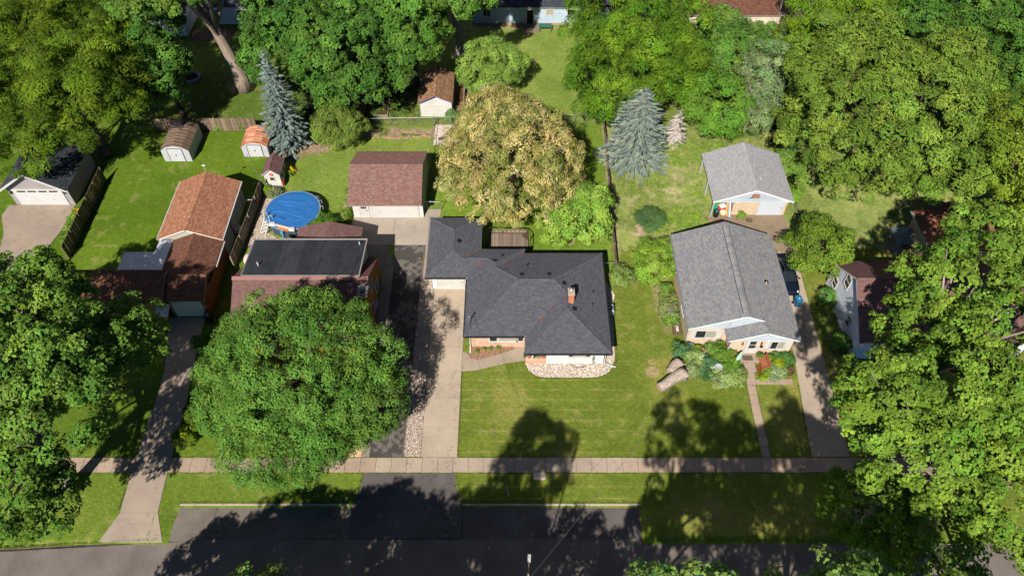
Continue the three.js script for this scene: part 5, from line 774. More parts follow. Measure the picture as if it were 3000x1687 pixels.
// ---------------------------------------------------------------- tarpaulin heap, grill, table, raised bed, brush pile
{
  const T = thing('tarpaulin_heap', 'grey tarpaulin draped over heap beside rust roofed garage', 'tarpaulin', null, [39.5, 0, -6.7]); const p = [], idx = [], u = [], n = 22; for (let j = 0; j <= n; j++) for (let i = 0; i <= n; i++) { const a = i / n * 2 - 1, b = j / n * 2 - 1, d = Math.max(Math.abs(a), Math.abs(b)); const y = Math.max(0.02, 0.95 * (1 - d * d) * (0.7 + 0.6 * vn(a * 2 + 4, b * 2, 71)) + 0.25 * (fbm(a * 3, b * 3, 77, 3) - 0.5) * (1 - d)); p.push(a * 1.1 + 0.2 * vn(b * 2, a, 3), y, b * 1.4 + 0.25 * vn(a * 3, b, 4)); u.push(a, b); } for (let j = 0; j < n; j++) for (let i = 0; i < n; i++) { const a = j * (n + 1) + i; idx.push(a, a + n + 1, a + 1, a + 1, a + n + 1, a + n + 2); } const g = new THREE.BufferGeometry(); g.setAttribute('position', new THREE.Float32BufferAttribute(p, 3)); g.setAttribute('uv', new THREE.Float32BufferAttribute(u, 2)); g.setIndex(idx); meshOf('tarpaulin', g.toNonIndexed(), M('#6d7b88', 0.5), T).geometry.computeVertexNormals();
  const bl = new THREE.SphereGeometry(0.2, 14, 10); meshOf('ball', bl, M('#b9742c', 0.6), T).position.set(0.35, 1.0, 0.2);
  const T2 = thing('scrap_pile', 'brown timber scraps piled below the grey tarpaulin', 'scrap pile', null, [39.3, 0, -4.9]); for (let k = 0; k < 14; k++) new MB().bar(V(rr(-1, 0.2), rr(0.05, 0.35), rr(-0.5, 0.4)), V(rr(0.1, 1.2), rr(0.05, 0.35), rr(-0.5, 0.4)), rr(0.06, 0.16), 0.04).build('plank', pick(woodMats), T2); const bd = new MB(); bd.obox(-0.75, 0.12, 0.5, 1.0, 0.1, 1.5, 0.6); bd.build('grey_board', M('#6d6a70', 0.8), T2);
}
{
  const T = thing('green_table', 'green wooden table standing by blue house step', 'table', null, [4.35, 0, -43.6]); const gm = M('#2c5b50', 0.7); new MB().cbox(-0.85, 0.68, -0.42, 0.85, 0.75, 0.42, 0.02).build('table_top', gm, T); for (const x of [-0.76, 0.76]) for (const z of [-0.34, 0.34]) new MB().box(x - 0.05, 0, z - 0.05, x + 0.05, 0.68, z + 0.05).build('leg', gm, T);
  const K2 = thing('kettle_grill', 'round black kettle grill near blue house wall', 'grill', null, [8.35, 0, -43.9]); const g = new THREE.SphereGeometry(0.32, 16, 12); const k = meshOf('bowl', g, MT.darkMetal, K2); k.position.y = 0.78; for (let j = 0; j < 3; j++) { const a = j * 2.094; new MB().tube([V(Math.cos(a) * 0.18, 0.6, Math.sin(a) * 0.18), V(Math.cos(a) * 0.32, 0, Math.sin(a) * 0.32)], [0.02, 0.02], 6).build('leg', MT.metal, K2); } new MB().box(-0.06, 1.09, -0.03, 0.06, 1.14, 0.03).build('handle', MT.trim, K2);
  const F = thing('fire_pit', 'stone rimmed fire pit on the shaded lawn', 'fire pit', null, [-39.3, 0, -33.1]); for (let j = 0; j < 12; j++) { const a = j / 12 * 6.283; const m = new MB(); m.cbox(-0.26, 0, -0.14, 0.26, 0.34, 0.14, 0.04, C(pick(['#8a8190', '#7d7684', '#968c98']))); const o = m.build('stone', MT.concrete, F); o.position.set(Math.cos(a) * 0.95, 0, Math.sin(a) * 0.95); o.rotation.y = -a + Math.PI / 2; } const ash = new THREE.CircleGeometry(0.82, 20); ash.rotateX(-Math.PI / 2); meshOf('ash', ash, M('#2a2826', 1), F).position.y = 0.03;
  const R = thing('raised_bed', 'weathered timber raised bed with netting hoop', 'raised bed', null, [-15.4, 0, -26.9]); const gr = M('#97897a', 0.9, { map: TX.wood }); for (const [x0, z0, x1, z1] of [[-0.95, 1.25, 0.95, 1.33], [-0.95, -1.33, 0.95, -1.25], [-0.95, -1.25, -0.87, 1.25], [0.87, -1.25, 0.95, 1.25]]) new MB().box(x0, 0, z0, x1, 0.32, z1).build('side_board', gr, R); for (const [x, z] of [[-0.9, -1.28], [0.9, -1.28], [-0.9, 0.1], [0.9, 0.1], [-0.9, 1.28], [0.9, 1.28]]) new MB().box(x - 0.045, 0, z - 0.045, x + 0.045, z < 1 ? 0.95 : 0.4, z + 0.045).build('stake', gr, R); for (const z of [-1.28, 0.1]) new MB().bar(V(-0.95, 0.9, z), V(0.95, 0.9, z), 0.07, 0.05).build('cross_rail', gr, R); new MB().box(-0.86, 0.1, -1.24, 0.86, 0.22, 1.24, C('#4a3a28')).build('soil', MT.soil, R);
  const B = thing('brush_pile', 'heap of cut brown branches beside white garden shed', 'brush pile', null, [-6.25, 0, -29]); const bm = ['#8a6248', '#7a563e', '#9a7356', '#6b4a36'].map(c => M(c, 0.95)); for (let k = 0; k < 90; k++) { const z = rr(-2.9, 2.6), x = rr(-0.35, 0.35), L = rr(0.6, 1.4), a = rr(-0.5, 0.5); const y = rr(0.05, 0.55); new MB().tube([V(x - Math.sin(a) * L * 0.5, y, z - Math.cos(a) * L * 0.5), V(x + rr(-0.1, 0.1), y + rr(0, 0.2), z), V(x + Math.sin(a) * L * 0.5, y + rr(-0.1, 0.15), z + Math.cos(a) * L * 0.5)], [0.025, 0.02, 0.008], 4).build('branch', pick(bm), B); }
  const PL = thing('long_plank', 'grey timber plank on edge beside the brush pile', 'plank', null, [-5.7, 0, -29.8]); new MB().box(-0.06, 0, -1.8, 0.06, 0.75, 1.8).build('board', gr, PL);
  // garden stakes
  for (const [x, z, c, l] of [[-13.9, -26.2, '#6b3f2a', 'brown'], [-11.6, -26.0, '#5e4636', 'dark']]) { const S = thing('garden_stake', l + ' leaning garden stake in vegetable patch', 'stake', null, [x, 0, z]); new MB().bar(V(0, 0, 0), V(-0.2, 1.25, -0.3), 0.05, 0.05).build('stake', M(c, 0.9), S); }
  // edging stones of the far border
  const E = thing('border_edging', 'broken pink stone edging along barn yard back border', 'edging'); for (let k = 0; k < 26; k++) { const x = -16.6 + k * 0.29; if (rnd() < 0.2) continue; const m = new MB(); m.cbox(-0.13, 0, -0.06, 0.13, rr(0.1, 0.16), 0.06, 0.02, vary(C('#b98d78'), 0.15)); const o = m.build('stone', MT.concrete, E); o.position.set(x, 0, -22.0 + 0.3 * vn(k * 0.3, 1, 9) - 0.25 * (k > 16)); o.rotation.y = rr(-0.2, 0.2); }
  // little structure and stump on pebble pad
  const S = thing('low_roof_box', 'low mauve roofed box on pebble pad beneath tan tree', 'box', null, [-5.6, 0, -22.9]); new MB().box(-0.9, 0, -0.6, 0.9, 0.55, 0.6, C('#cfcac4')).build('body', MT.paint, S); const rf = new MB(); slabOf(rf, [V(-1.05, 0.55, 0.75), V(1.05, 0.75, 0.75), V(1.05, 0.95, -0.7), V(-1.05, 0.75, -0.7)], UP, 0.08); rf.build('roof', M('#76605c', 0.9, { map: TX.grain }), S); new MB().bar(V(-1.05, 0.53, 0.77), V(1.05, 0.73, 0.77), 0.04, 0.1).build('trim', MT.white, S);
  const L = thing('log_stump', 'small brown log lying on the pebble pad', 'log', null, [-7.9, 0.06, -21.6], 0.3); new MB().tube([V(-0.45, 0.14, 0), V(0.4, 0.16, 0)], [0.16, 0.19], 10).build('trunk', MT.bark, L);
}
{ // deck behind the host house
  const T = thing('timber_deck', 'weathered timber deck with railing behind the hip roofed house', 'deck', null, [0, 0, 0]); const m = ['#8f7f70', '#877768', '#998a7a', '#7e6f61'].map(c => M(c, 0.9, { map: TX.wood }));
  const g = new MB().box(-0.065, 0.22, -1.0, 0.065, 0.26, 1.0).geo(); for (let k = 0; k < 28; k++) { const x = -2.3 + k * 0.142; const o = meshOf('deck_board', g, pick(m), T); const zb = k < 24 ? -6.05 : -5.75 + (k - 24) * 0.12; o.position.set(x, rr(-0.004, 0.004), zb + 0.2); if (k >= 24) o.scale.z = 0.8; }
  const rl = M('#3a332e', 0.9); for (const [a, b] of [[[-2.3, -7.0], [1.4, -6.85]], [[1.4, -6.85], [1.85, -6.1]], [[1.85, -6.1], [1.85, -4.8]]]) { new MB().bar(V(a[0], 0.95, a[1]), V(b[0], 0.95, b[1]), 0.09, 0.04).build('hand_rail', rl, T); new MB().box(b[0] - 0.04, 0, b[1] - 0.04, b[0] + 0.04, 0.95, b[1] + 0.04).build('post', rl, T); } new MB().box(-2.3, 0.05, -7.0, 1.6, 0.2, -4.9, C('#5a4c40')).build('joist_frame', MT.wood, T);
  const rb = thing('pebble_border', 'flat pinkish stone slabs beside timber deck', 'stones', null, [0, 0, 0]); for (let k = 0; k < 9; k++) { const o = new MB().cbox(-0.3, 0, -0.18, 0.3, 0.05, 0.18, 0.015, vary(C('#a08b7e'), 0.1)).build('stone', MT.concrete, rb); o.position.set(-2.0 + k * 0.42, 0, -7.35 + rr(-0.06, 0.06)); o.rotation.y = rr(-0.3, 0.3); }
  const ring = thing('tree_ring', 'round stone edging under pale green maple', 'edging', null, [5.4, 0, -6.2]); for (let k = 0; k < 16; k++) { const a = k / 16 * 6.283; const o = new MB().cbox(-0.15, 0, -0.07, 0.15, 0.12, 0.07, 0.02, vary(C('#a5907c'), 0.1)).build('stone', MT.concrete, ring); o.position.set(Math.cos(a) * 0.85, 0, Math.sin(a) * 0.7); o.rotation.y = -a + Math.PI / 2; }
  const ac = thing('air_conditioner', 'grey air conditioner unit beside hip roofed house wall', 'air conditioner', null, [9.0, 0.06, 3.0]); new MB().cbox(-0.38, 0, -0.42, 0.38, 0.8, 0.42, 0.05).build('cabinet', M('#8d9396', 0.5, { metalness: 0.3 }), ac); const f = new THREE.RingGeometry(0.1, 0.3, 24); f.rotateX(-Math.PI / 2); meshOf('fan_grille', f, MT.darkMetal, ac).position.y = 0.803; const fc = new THREE.CircleGeometry(0.09, 16); fc.rotateX(-Math.PI / 2); meshOf('fan_hub', fc, MT.metal, ac).position.y = 0.806;
  const lid = thing('utility_lid', 'rounded concrete utility lid in the grass verge', 'utility lid', null, [2.18, 0, 19.2]); const s = new THREE.Shape(); const w = 0.47, h = 0.3, q = 0.12; s.moveTo(-w + q, -h); s.lineTo(w - q, -h); s.quadraticCurveTo(w, -h, w, -h + q); s.lineTo(w, h - q); s.quadraticCurveTo(w, h, w - q, h); s.lineTo(-w + q, h); s.quadraticCurveTo(-w, h, -w, h - q); s.lineTo(-w, -h + q); s.quadraticCurveTo(-w, -h, -w + q, -h); const eg = new THREE.ExtrudeGeometry(s, { depth: 0.06, bevelEnabled: true, bevelSize: 0.015, bevelThickness: 0.01, bevelSegments: 1 }); eg.rotateX(-Math.PI / 2); const lm = M('#b5a595', 0.85); meshOf('lid', eg, lm, lid); for (const x of [-0.2, 0.2]) new MB().box(x - 0.05, 0.068, -0.02, x + 0.05, 0.073, 0.02).build('lift_slot', MT.black, lid);
  const hp = thing('lawn_ornament', 'dark low bowl standing on lawn by grey garage', 'bowl', null, [-53.8, 0, -15.7]); meshOf('bowl', new THREE.LatheGeometry([[0.01, 0.1], [0.2, 0.12], [0.3, 0.3], [0.26, 0.3], [0.01, 0.16]].map(p => new THREE.Vector2(...p)), 14), MT.black, hp); 
  // bag and toys behind the plank fence
  const bg = thing('covered_chair', 'pale pink covered chair behind the dormer house', 'chair', null, [-25.7, 0, -3.2]); const cv = new THREE.SphereGeometry(1, 14, 10); cv.scale(0.45, 0.5, 0.7); cv.translate(0, 0.5, 0); meshOf('cover', cv, M('#b8a6a4', 0.8), bg);
  const fl = thing('garden_bucket', 'blue bucket with red rim beside plank fence', 'bucket', null, [-25.9, 0, -5.0]); meshOf('bucket', new THREE.LatheGeometry([[0.01, 0], [0.15, 0], [0.2, 0.4], [0.18, 0.4], [0.01, 0.3]].map(p => new THREE.Vector2(...p)), 14), M('#2e6a86', 0.5), fl); const rm = new THREE.TorusGeometry(0.2, 0.03, 6, 16); rm.rotateX(Math.PI / 2); meshOf('rim', rm, M('#b03a44', 0.5), fl).position.y = 0.4;
  const fp = thing('flag_pole', 'thin leaning steel pole beside the white playhouse', 'pole', null, [-26.15, 0, -13.4]); new MB().tube([V(0.1, 0, 0.1), V(-0.9, 4.6, -0.3)], [0.035, 0.025], 6).build('pole', MT.metal, fp);
}
{ // street mast with white sleeve, wires
  const T = thing('street_mast', 'slender mast with white sleeve rising at the roadside', 'mast', null, [1.0, 0, 29.85]); new MB().tube([V(0, -0.05, 0), V(0, 11.3, 0)], [0.09, 0.04], 8).build('pole', M('#a8937c', 0.7), T); new MB().box(-0.09, 11.3, -0.05, 0.09, 12.4, 0.05).build('sleeve', MT.white, T); new MB().box(-0.05, 12.05, 0.05, 0.06, 12.2, 0.056).build('blue_mark', M('#3b6a8c', 0.5), T); new MB().box(-0.05, 11.8, 0.05, 0.06, 11.88, 0.056).build('green_mark', M('#5d9c7c', 0.5), T);
  const wire = (label, a, b, sag, r = 0.011) => { const c = new THREE.QuadraticBezierCurve3(V(...a), V((a[0] + b[0]) / 2, (a[1] + b[1]) / 2 - sag, (a[2] + b[2]) / 2), V(...b)); tag(meshOf('overhead_wire', new THREE.TubeGeometry(c, 40, r, 5), M('#55585a', 0.5)), label, 'wire'); };
  wire('thin service wire running from roof mast over front lawn', [-3.7, 4.05, 6.5], [1.0, 8.2, 29.85], 1.0); wire('thin service wire running from gable house over lawn', [18.9, 3.5, 6.75], [1.0, 8.0, 29.85], 1.2);
}
// ---------------------------------------------------------------- vegetation
seed(7001);
function leafGeo(n, L, W, R, dome, o = {}) { // a tuft: leaves set over a dome, pointing outwards and down
  const p = [], c = [], idx = [];
  for (let k = 0; k < n; k++) {
    const a = rnd() * 6.283, t = Math.sqrt(rnd()), rad = R * t * rr(0.85, 1), lob = 1 + 0.22 * Math.sin(a * 3 + 1) + 0.12 * Math.sin(a * 5), P = V(Math.cos(a) * rad * lob, dome * (1 - t * t) * rr(0.7, 1.05) - (rnd() < 0.25 ? rr(0, 0.5) * dome : 0), Math.sin(a) * rad * lob);
    const out = V(Math.cos(a) * t, 0, Math.sin(a) * t);
    const nrm = V(out.x * 0.95 + rr(-0.38, 0.38), 0.8, out.z * 0.95 + rr(-0.38, 0.38)).normalize();
    let d = V(out.x * (o.radial ?? 0.8) + rr(-0.5, 0.5), -(o.droop ?? 0.3) * t + rr(-0.15, 0.15), out.z * (o.radial ?? 0.8) + rr(-0.5, 0.5)).normalize(); d.addScaledVector(nrm, -d.dot(nrm)).normalize();
    const s = new THREE.Vector3().crossVectors(d, nrm), l = L * rr(0.7, 1.25), w = W * rr(0.75, 1.2), b = p.length / 3, q0 = 1 + rr(-0.22, 0.22), yl = rr(-0.08, 0.1);
    const pts = [P, P.clone().addScaledVector(d, l * 0.45).addScaledVector(s, w * 0.5).addScaledVector(nrm, 0.1 * w), P.clone().addScaledVector(d, l), P.clone().addScaledVector(d, l * 0.45).addScaledVector(s, -w * 0.5).addScaledVector(nrm, 0.1 * w)];
    for (const q of pts) { p.push(q.x, q.y, q.z); c.push(q0 * (1 + yl), q0, q0 * (1 - yl)); }
    idx.push(b, b + 1, b + 2, b, b + 2, b + 3);
  }
  const g = new THREE.BufferGeometry(); g.setAttribute('position', new THREE.Float32BufferAttribute(p, 3)); g.setAttribute('color', new THREE.Float32BufferAttribute(c, 3)); g.setIndex(idx); g.computeVertexNormals(); return g;
}
const LEAF = {
  maple: leafGeo(84, 0.17, 0.13, 0.5, 0.42), fine: leafGeo(84, 0.15, 0.085, 0.46, 0.4), big: leafGeo(70, 0.2, 0.17, 0.5, 0.42), frond: leafGeo(76, 0.3, 0.075, 0.55, 0.34, { radial: 1.8, droop: 0.9 }), shrub: leafGeo(44, 0.1, 0.07, 0.22, 0.18), blade: leafGeo(30, 0.42, 0.03, 0.16, 0.1, { radial: 0.9, droop: -0.9 }), juniper: leafGeo(50, 0.24, 0.05, 0.3, 0.36, { radial: 0.8, droop: -0.5 }),
};
{ // spruce bough: flat spray, needles along side twigs, pointing +x
  const p = [], c = [], idx = []; const blade = (a, b, w) => { const d = new THREE.Vector3().subVectors(b, a).normalize(), s = new THREE.Vector3().crossVectors(d, UP).normalize(), k = p.length / 3, t = 1 + rr(-0.2, 0.25); for (const q of [a.clone().addScaledVector(s, w), b, a.clone().addScaledVector(s, -w), a.clone().add(V(0, w * 1.2, 0))]) { p.push(q.x, q.y, q.z); c.push(t, t, t); } idx.push(k, k + 1, k + 2, k, k + 1, k + 3, k + 3, k + 1, k + 2); };
  for (let k = 0; k < 7; k++) { const x = k * 0.12; for (const s of [-1, 1]) { const l = 0.42 * (1 - k / 9); blade(V(x, 0, 0), V(x + l * 0.75, rr(-0.06, 0.04), s * l * 0.75), 0.05); blade(V(x + 0.05, 0.02, 0), V(x + l * 0.9, rr(0.03, 0.12), s * l * 0.4), 0.04); } } blade(V(0.55, 0, 0), V(1.02, 0.02, 0), 0.06);
  const g = new THREE.BufferGeometry(); g.setAttribute('position', new THREE.Float32BufferAttribute(p, 3)); g.setAttribute('color', new THREE.Float32BufferAttribute(c, 3)); g.setIndex(idx); g.computeVertexNormals(); LEAF.bough = g;
}
const leafMat = new THREE.MeshPhysicalMaterial({ color: 0xffffff, vertexColors: true, roughness: 0.95, transmission: 0.22, thickness: 0, specularIntensity: 0.12, side: THREE.DoubleSide });
const needleMat = M('#ffffff', 0.9, vc);
const _m = new THREE.Matrix4(), _q = new THREE.Quaternion(), _q2 = new THREE.Quaternion(), _c = new THREE.Color();
function instanced(T, name, geo, mat, list) { const im = new THREE.InstancedMesh(geo, mat, list.length); im.name = name; im.userData.kind = 'stuff'; list.forEach((it, k) => { im.setMatrixAt(k, it.m); im.setColorAt(k, it.c); }); return put(im, T); }
const lin = (a) => new THREE.Color().setRGB(a[0], a[1], a[2]);
// crown of leaf clumps: ells [x, y, z, a, b, c] relative to the tree's base
function crown(T, ells, o) {
  const list = [], lobes = []; const lr = o.lobe || 1.3, cr = o.clump || 0.45, cols = o.cols.map(lin); if (!o.keep) for (const q of cols) q.r *= 0.86;
  const inside = (P, i) => { for (let j = 0; j < ells.length; j++) { if (j === i) continue; const e = ells[j]; const d = ((P.x - e[0]) / e[3]) ** 2 + ((P.y - e[1]) / e[4]) ** 2 + ((P.z - e[2]) / e[5]) ** 2; if (d < 0.55) return true; } return false; };
  ells.forEach((e, i) => {
    const [x, y, z, a, b, c] = e, area = 4 * Math.PI * Math.pow((Math.pow(a * b, 1.6) + Math.pow(a * c, 1.6) + Math.pow(b * c, 1.6)) / 3, 1 / 1.6) * 0.72, N = Math.max(3, Math.round(area / (lr * lr * 1.9) * (o.dense || 1))), wm = Math.max(1 / a, 1 / b, 1 / c);
    const dirs = []; let kk = 0; while (dirs.length < N && kk++ < N * 40) { const u = 1 - rnd() * 1.42, th = rnd() * 6.28319, s = Math.sqrt(Math.max(0, 1 - u * u)), D = V(Math.cos(th) * s, u, Math.sin(th) * s); const w = Math.sqrt((D.x / a) ** 2 + (D.y / b) ** 2 + (D.z / c) ** 2) / wm; if (rnd() > w) continue; let near = false; for (const q of dirs) if (((q.x - D.x) * a) ** 2 + ((q.y - D.y) * b) ** 2 + ((q.z - D.z) * c) ** 2 < (lr * 0.85) ** 2) { near = true; break; } if (near && rnd() < 0.93) continue; dirs.push(D); }
    for (const d of dirs) {
      const ro = o.rough ?? 1, f = (0.93 + ro * 0.42 * (vn(d.x * 3.1 + x + 9, d.z * 3.1 + z + d.y * 3, 301) - 0.5)) * (1 + ro * rr(-0.15, 0.07)), P = V(x + d.x * a * f, y + d.y * b * f, z + d.z * c * f);
      if (inside(P, i)) continue; if (o.skipLobe && rnd() < o.skipLobe) continue;
      lobes.push({ P, d: V(d.x / a, d.y / b, d.z / c).normalize(), r: lr * rr(0.65, 1.25) });
    }
  });
  for (const L of lobes) {
    const tint = pick(cols).clone().multiplyScalar(rr(0.78, 1.2)); tint.r *= rr(0.9, 1.14); const n = Math.round((L.r / cr) ** 2 * 1.5 * (o.fill || 1)), out = L.d.clone().multiplyScalar(0.7).add(V(0, 0.55, 0)).normalize();
    for (let k = 0; k < n; k++) {
      const q = V(rr(-1, 1), rr(-1, 1), rr(-1, 1)); if (q.lengthSq() > 1 || q.lengthSq() < 0.02) { k--; continue; } q.normalize(); if (q.dot(out) < -0.15) q.addScaledVector(out, -1.7 * q.dot(out)).normalize();
      const rad = L.r * (0.55 + 0.48 * Math.sqrt(rnd())), P = L.P.clone().add(V(q.x * rad, q.y * rad * (o.flat || 0.72), q.z * rad));
      if (P.y < (o.floor ?? 0.12)) P.y = (o.floor ?? 0.12) + rnd() * 0.2;
      const up = q.clone().multiplyScalar(0.75).add(V(rr(-0.3, 0.3), 0.6, rr(-0.3, 0.3))).normalize(); _q.setFromUnitVectors(UP, up); _q2.setFromAxisAngle(UP, rnd() * 6.283); _q.multiply(_q2);
      const s = rr(0.65, 1.4) * (o.leafScale || 1); _m.compose(P, _q, V(s, s, s)); list.push({ m: _m.clone(), c: tint.clone().multiplyScalar(rr(0.8, 1.22)) });
      if (o.accent && rnd() < o.accent[1]) list[list.length - 1].c.copy(lin(o.accent[0])).multiplyScalar(rr(0.8, 1.2));
    }
  }
  instanced(T, 'crown', LEAF[o.leaf || 'maple'], o.mat || leafMat, list);
  return lobes;
}
function trunkOf(T, lobes, o) { // tapered trunk with limbs that reach into the crown
  const m = new MB(), H = o.h, r = o.r, lean = o.lean || [0, 0], pts = [], rad = [];
  for (let k = 0; k <= 7; k++) { const t = k / 7; pts.push(V(lean[0] * t + 0.12 * r * Math.sin(t * 7), H * t - 0.1, lean[1] * t + 0.12 * r * Math.cos(t * 6))); rad.push(r * (1 - 0.6 * t) * (k === 0 ? 1.5 : k === 1 ? 1.08 : 1)); }
  m.tube(pts, rad, 9);
  const n = Math.min(lobes.length, o.limbs || 14); for (let k = 0; k < n; k++) { const L = lobes[Math.floor((k + 0.5) / n * lobes.length)]; const t = rr(0.45, 0.95), A = V(lean[0] * t, H * t, lean[1] * t), B = L.P.clone().addScaledVector(L.d, o.poke ?? -0.3), Md = A.clone().lerp(B, 0.5).add(V(rr(-0.4, 0.4), rr(0.1, 0.7), rr(-0.4, 0.4))); m.tube([A, A.clone().lerp(Md, 0.5).add(V(0, 0.15, 0)), Md, Md.clone().lerp(B, 0.5).add(V(rr(-0.2, 0.2), 0.1, rr(-0.2, 0.2))), B], [r * 0.42 * (1.1 - t * 0.5), r * 0.33, r * 0.24, r * 0.15, 0.015], 5); }
  m.build('trunk', o.mat || MT.bark, T);
}
function tree(name, label, base, ells, o, t, group) {
  const T = thing(name, label, 'tree', group, [base[0], 0, base[1]]); const rel = ells.map(e => [e[0] - base[0], e[1], e[2] - base[1], e[3], e[4], e[5] ?? e[3]]);
  const lobes = crown(T, rel, o); trunkOf(T, lobes, { h: rel[0][1], r: 0.35, lean: [rel[0][0] * 0.6, rel[0][2] * 0.6], ...t }); return T;
}
const ST = {
  locust: { rough: 1.5, leaf: 'frond', lobe: 1.35, cols: [[0.088, 0.15, 0.01], [0.07, 0.125, 0.01], [0.108, 0.172, 0.012]], flat: 0.5, fill: 0.85, keep: true },
  deep: { rough: 1.3, leaf: 'big', lobe: 1.1, cols: [[0.075, 0.15, 0.022], [0.06, 0.125, 0.02], [0.1, 0.19, 0.028]], fill: 0.95 },
  walnut: { rough: 1.35, leaf: 'frond', lobe: 1.15, cols: [[0.095, 0.17, 0.012], [0.075, 0.14, 0.01], [0.12, 0.195, 0.014]], flat: 0.55, fill: 0.9 },
  olive: { rough: 1.3, leaf: 'maple', lobe: 1.05, cols: [[0.145, 0.205, 0.028], [0.122, 0.18, 0.024], [0.168, 0.228, 0.032]], flat: 0.6, fill: 0.9 },
  street: { leaf: 'big', lobe: 0.85, cols: [[0.14, 0.215, 0.025], [0.115, 0.19, 0.022], [0.17, 0.245, 0.03]], fill: 0.78, skipLobe: 0.3 },
  left: { leaf: 'big', lobe: 0.85, cols: [[0.115, 0.2, 0.028], [0.1, 0.175, 0.025], [0.15, 0.235, 0.035]], fill: 0.78, skipLobe: 0.28 },
  linden: { rough: 0.85, leaf: 'fine', lobe: 1.0, cols: [[0.1, 0.185, 0.03], [0.085, 0.165, 0.026], [0.12, 0.205, 0.034]], fill: 1.2, flat: 0.65 },
  tan: { keep: true, rough: 0.6, leaf: 'fine', lobe: 0.85, cols: [[0.35, 0.315, 0.12], [0.31, 0.285, 0.1], [0.39, 0.35, 0.145], [0.25, 0.25, 0.07]], accent: [[0.14, 0.17, 0.03], 0.22], fill: 1.1 },
  lime: { leaf: 'maple', lobe: 0.8, cols: [[0.21, 0.31, 0.055], [0.19, 0.285, 0.05], [0.25, 0.35, 0.07]], clump: 0.4, leafScale: 0.85 },
  thicket: { leaf: 'maple', lobe: 0.95, cols: [[0.11, 0.2, 0.03], [0.085, 0.16, 0.025], [0.15, 0.235, 0.045]] },
  sage: { leaf: 'fine', lobe: 0.9, cols: [[0.19, 0.25, 0.1], [0.16, 0.22, 0.085]] },
};
// --- large trees
tree('locust_tree', 'huge yellow green feathery tree beside grey garage', [-45, -19], [[-49.1, 9.5, -25.0, 7.6, 5.5], [-42.8, 9.5, -17.5, 4.6, 5.0], [-49.5, 7.8, -15.8, 5.2, 5.5], [-54.5, 9, -22, 5, 6]], { ...ST.locust, dense: 1.05 }, { h: 8, r: 0.5, limbs: 24 });
tree('dark_maple', 'dark green tree behind the brown metal shed', [-38.3, -25.8], [[-38.4, 6.8, -24.6, 2.8, 4.6], [-40.5, 10, -31, 4.2, 4]], ST.deep, { h: 7, r: 0.3 });
tree('leaning_tree', 'tree with thick bare leaning trunk above white house', [-32.3, -31.3], [[-34.5, 15.0, -29.5, 4.2, 2.6], [-38.6, 14.2, -28.4, 3.4, 2.6], [-30.5, 15.5, -32.0, 3.2, 2.4]], { ...ST.deep, cols: [[0.12, 0.2, 0.03], [0.1, 0.18, 0.028]], fill: 0.8, skipLobe: 0.15 }, { h: 13, r: 0.85, lean: [-1.8, 0.5], mat: M('#bda999', 0.95, { map: TX.bark, bumpMap: TX.bark, bumpScale: 0.06 }), limbs: 10 });
tree('maple_tree', 'tall dense maple behind the blue spruce', [-22.5, -28], [[-23.6, 8.6, -27.5, 5.0, 5.8], [-24.5, 12, -33, 4.6, 4.2]], ST.deep, { h: 8, r: 0.42 }, 'maples behind the chain link fence');
tree('maple_tree', 'broad dense maple rising behind the olive juniper', [-17, -28.5], [[-17.2, 8.2, -26.2, 5.6, 5.8], [-16, 12, -31.5, 4.8, 4.5], [-19.5, 5.0, -24.9, 3.0, 3.2]], ST.deep, { h: 8, r: 0.42 }, 'maples behind the chain link fence');
tree('maple_tree', 'bright dense maple overhanging the vegetable patch', [-11.5, -31.5], [[-11.9, 10, -29.2, 4.6, 4.4], [-10.5, 13, -33.5, 4.0, 3.4]], { ...ST.deep, cols: [[0.1, 0.185, 0.026], [0.085, 0.16, 0.024]] }, { h: 9, r: 0.4 }, 'maples behind the chain link fence');
tree('maple_tree', 'maple with stout grey twin trunk behind garden shed', [-6.3, -37.5], [[-6.8, 13, -31.5, 4.4, 3.0], [-4.2, 12.5, -34.5, 3.6, 2.6], [-9, 13.5, -36, 3.8, 3]], { ...ST.deep, cols: [[0.1, 0.185, 0.026], [0.115, 0.2, 0.03]], fill: 0.85 }, { h: 11.5, r: 0.75, lean: [-0.5, 3.0], mat: M('#a39b90', 0.95, { map: TX.bark, bumpMap: TX.bark, bumpScale: 0.05 }), limbs: 12 }, 'maples behind the chain link fence');
tree('lime_green_tree', 'round lime green tree beyond brush pile', [-2.3, -30.3], [[-2.35, 3.6, -30.3, 3.5, 3.1]], { ...ST.lime, lobe: 0.75, leaf: 'fine', fill: 1.2 }, { h: 3, r: 0.16 });
tree('tan_tree', 'large golden tan tree behind the hip roofed house', [0.3, -12.6], [[0.1, 6.0, -10.7, 6.3, 6.2, 6.2], [-0.8, 8.6, -12.8, 4.0, 3.8]], ST.tan, { h: 5, r: 0.34, limbs: 18 });
tree('small_maple', 'small pale green maple growing in stone ring', [5.4, -6.3], [[6.6, 3.0, -6.6, 2.6, 2.2], [5.0, 2.1, -6.2, 1.7, 1.5], [7.4, 4.0, -7.6, 1.7, 1.6]], { ...ST.lime, cols: [[0.2, 0.3, 0.04], [0.17, 0.265, 0.035], [0.24, 0.34, 0.055]], fill: 0.9 }, { h: 2.4, r: 0.14 });
tree('walnut_tree', 'tall glossy green tree behind rough yard blue spruce', [13, -29.5], [[13.4, 10, -28.6, 6.8, 4.6], [11.6, 6.8, -23.4, 5.2, 4.0], [17.4, 7, -25.2, 3.6, 4.2], [12.5, 12.5, -35, 5.4, 4.5]], ST.walnut, { h: 9, r: 0.42, limbs: 20 });
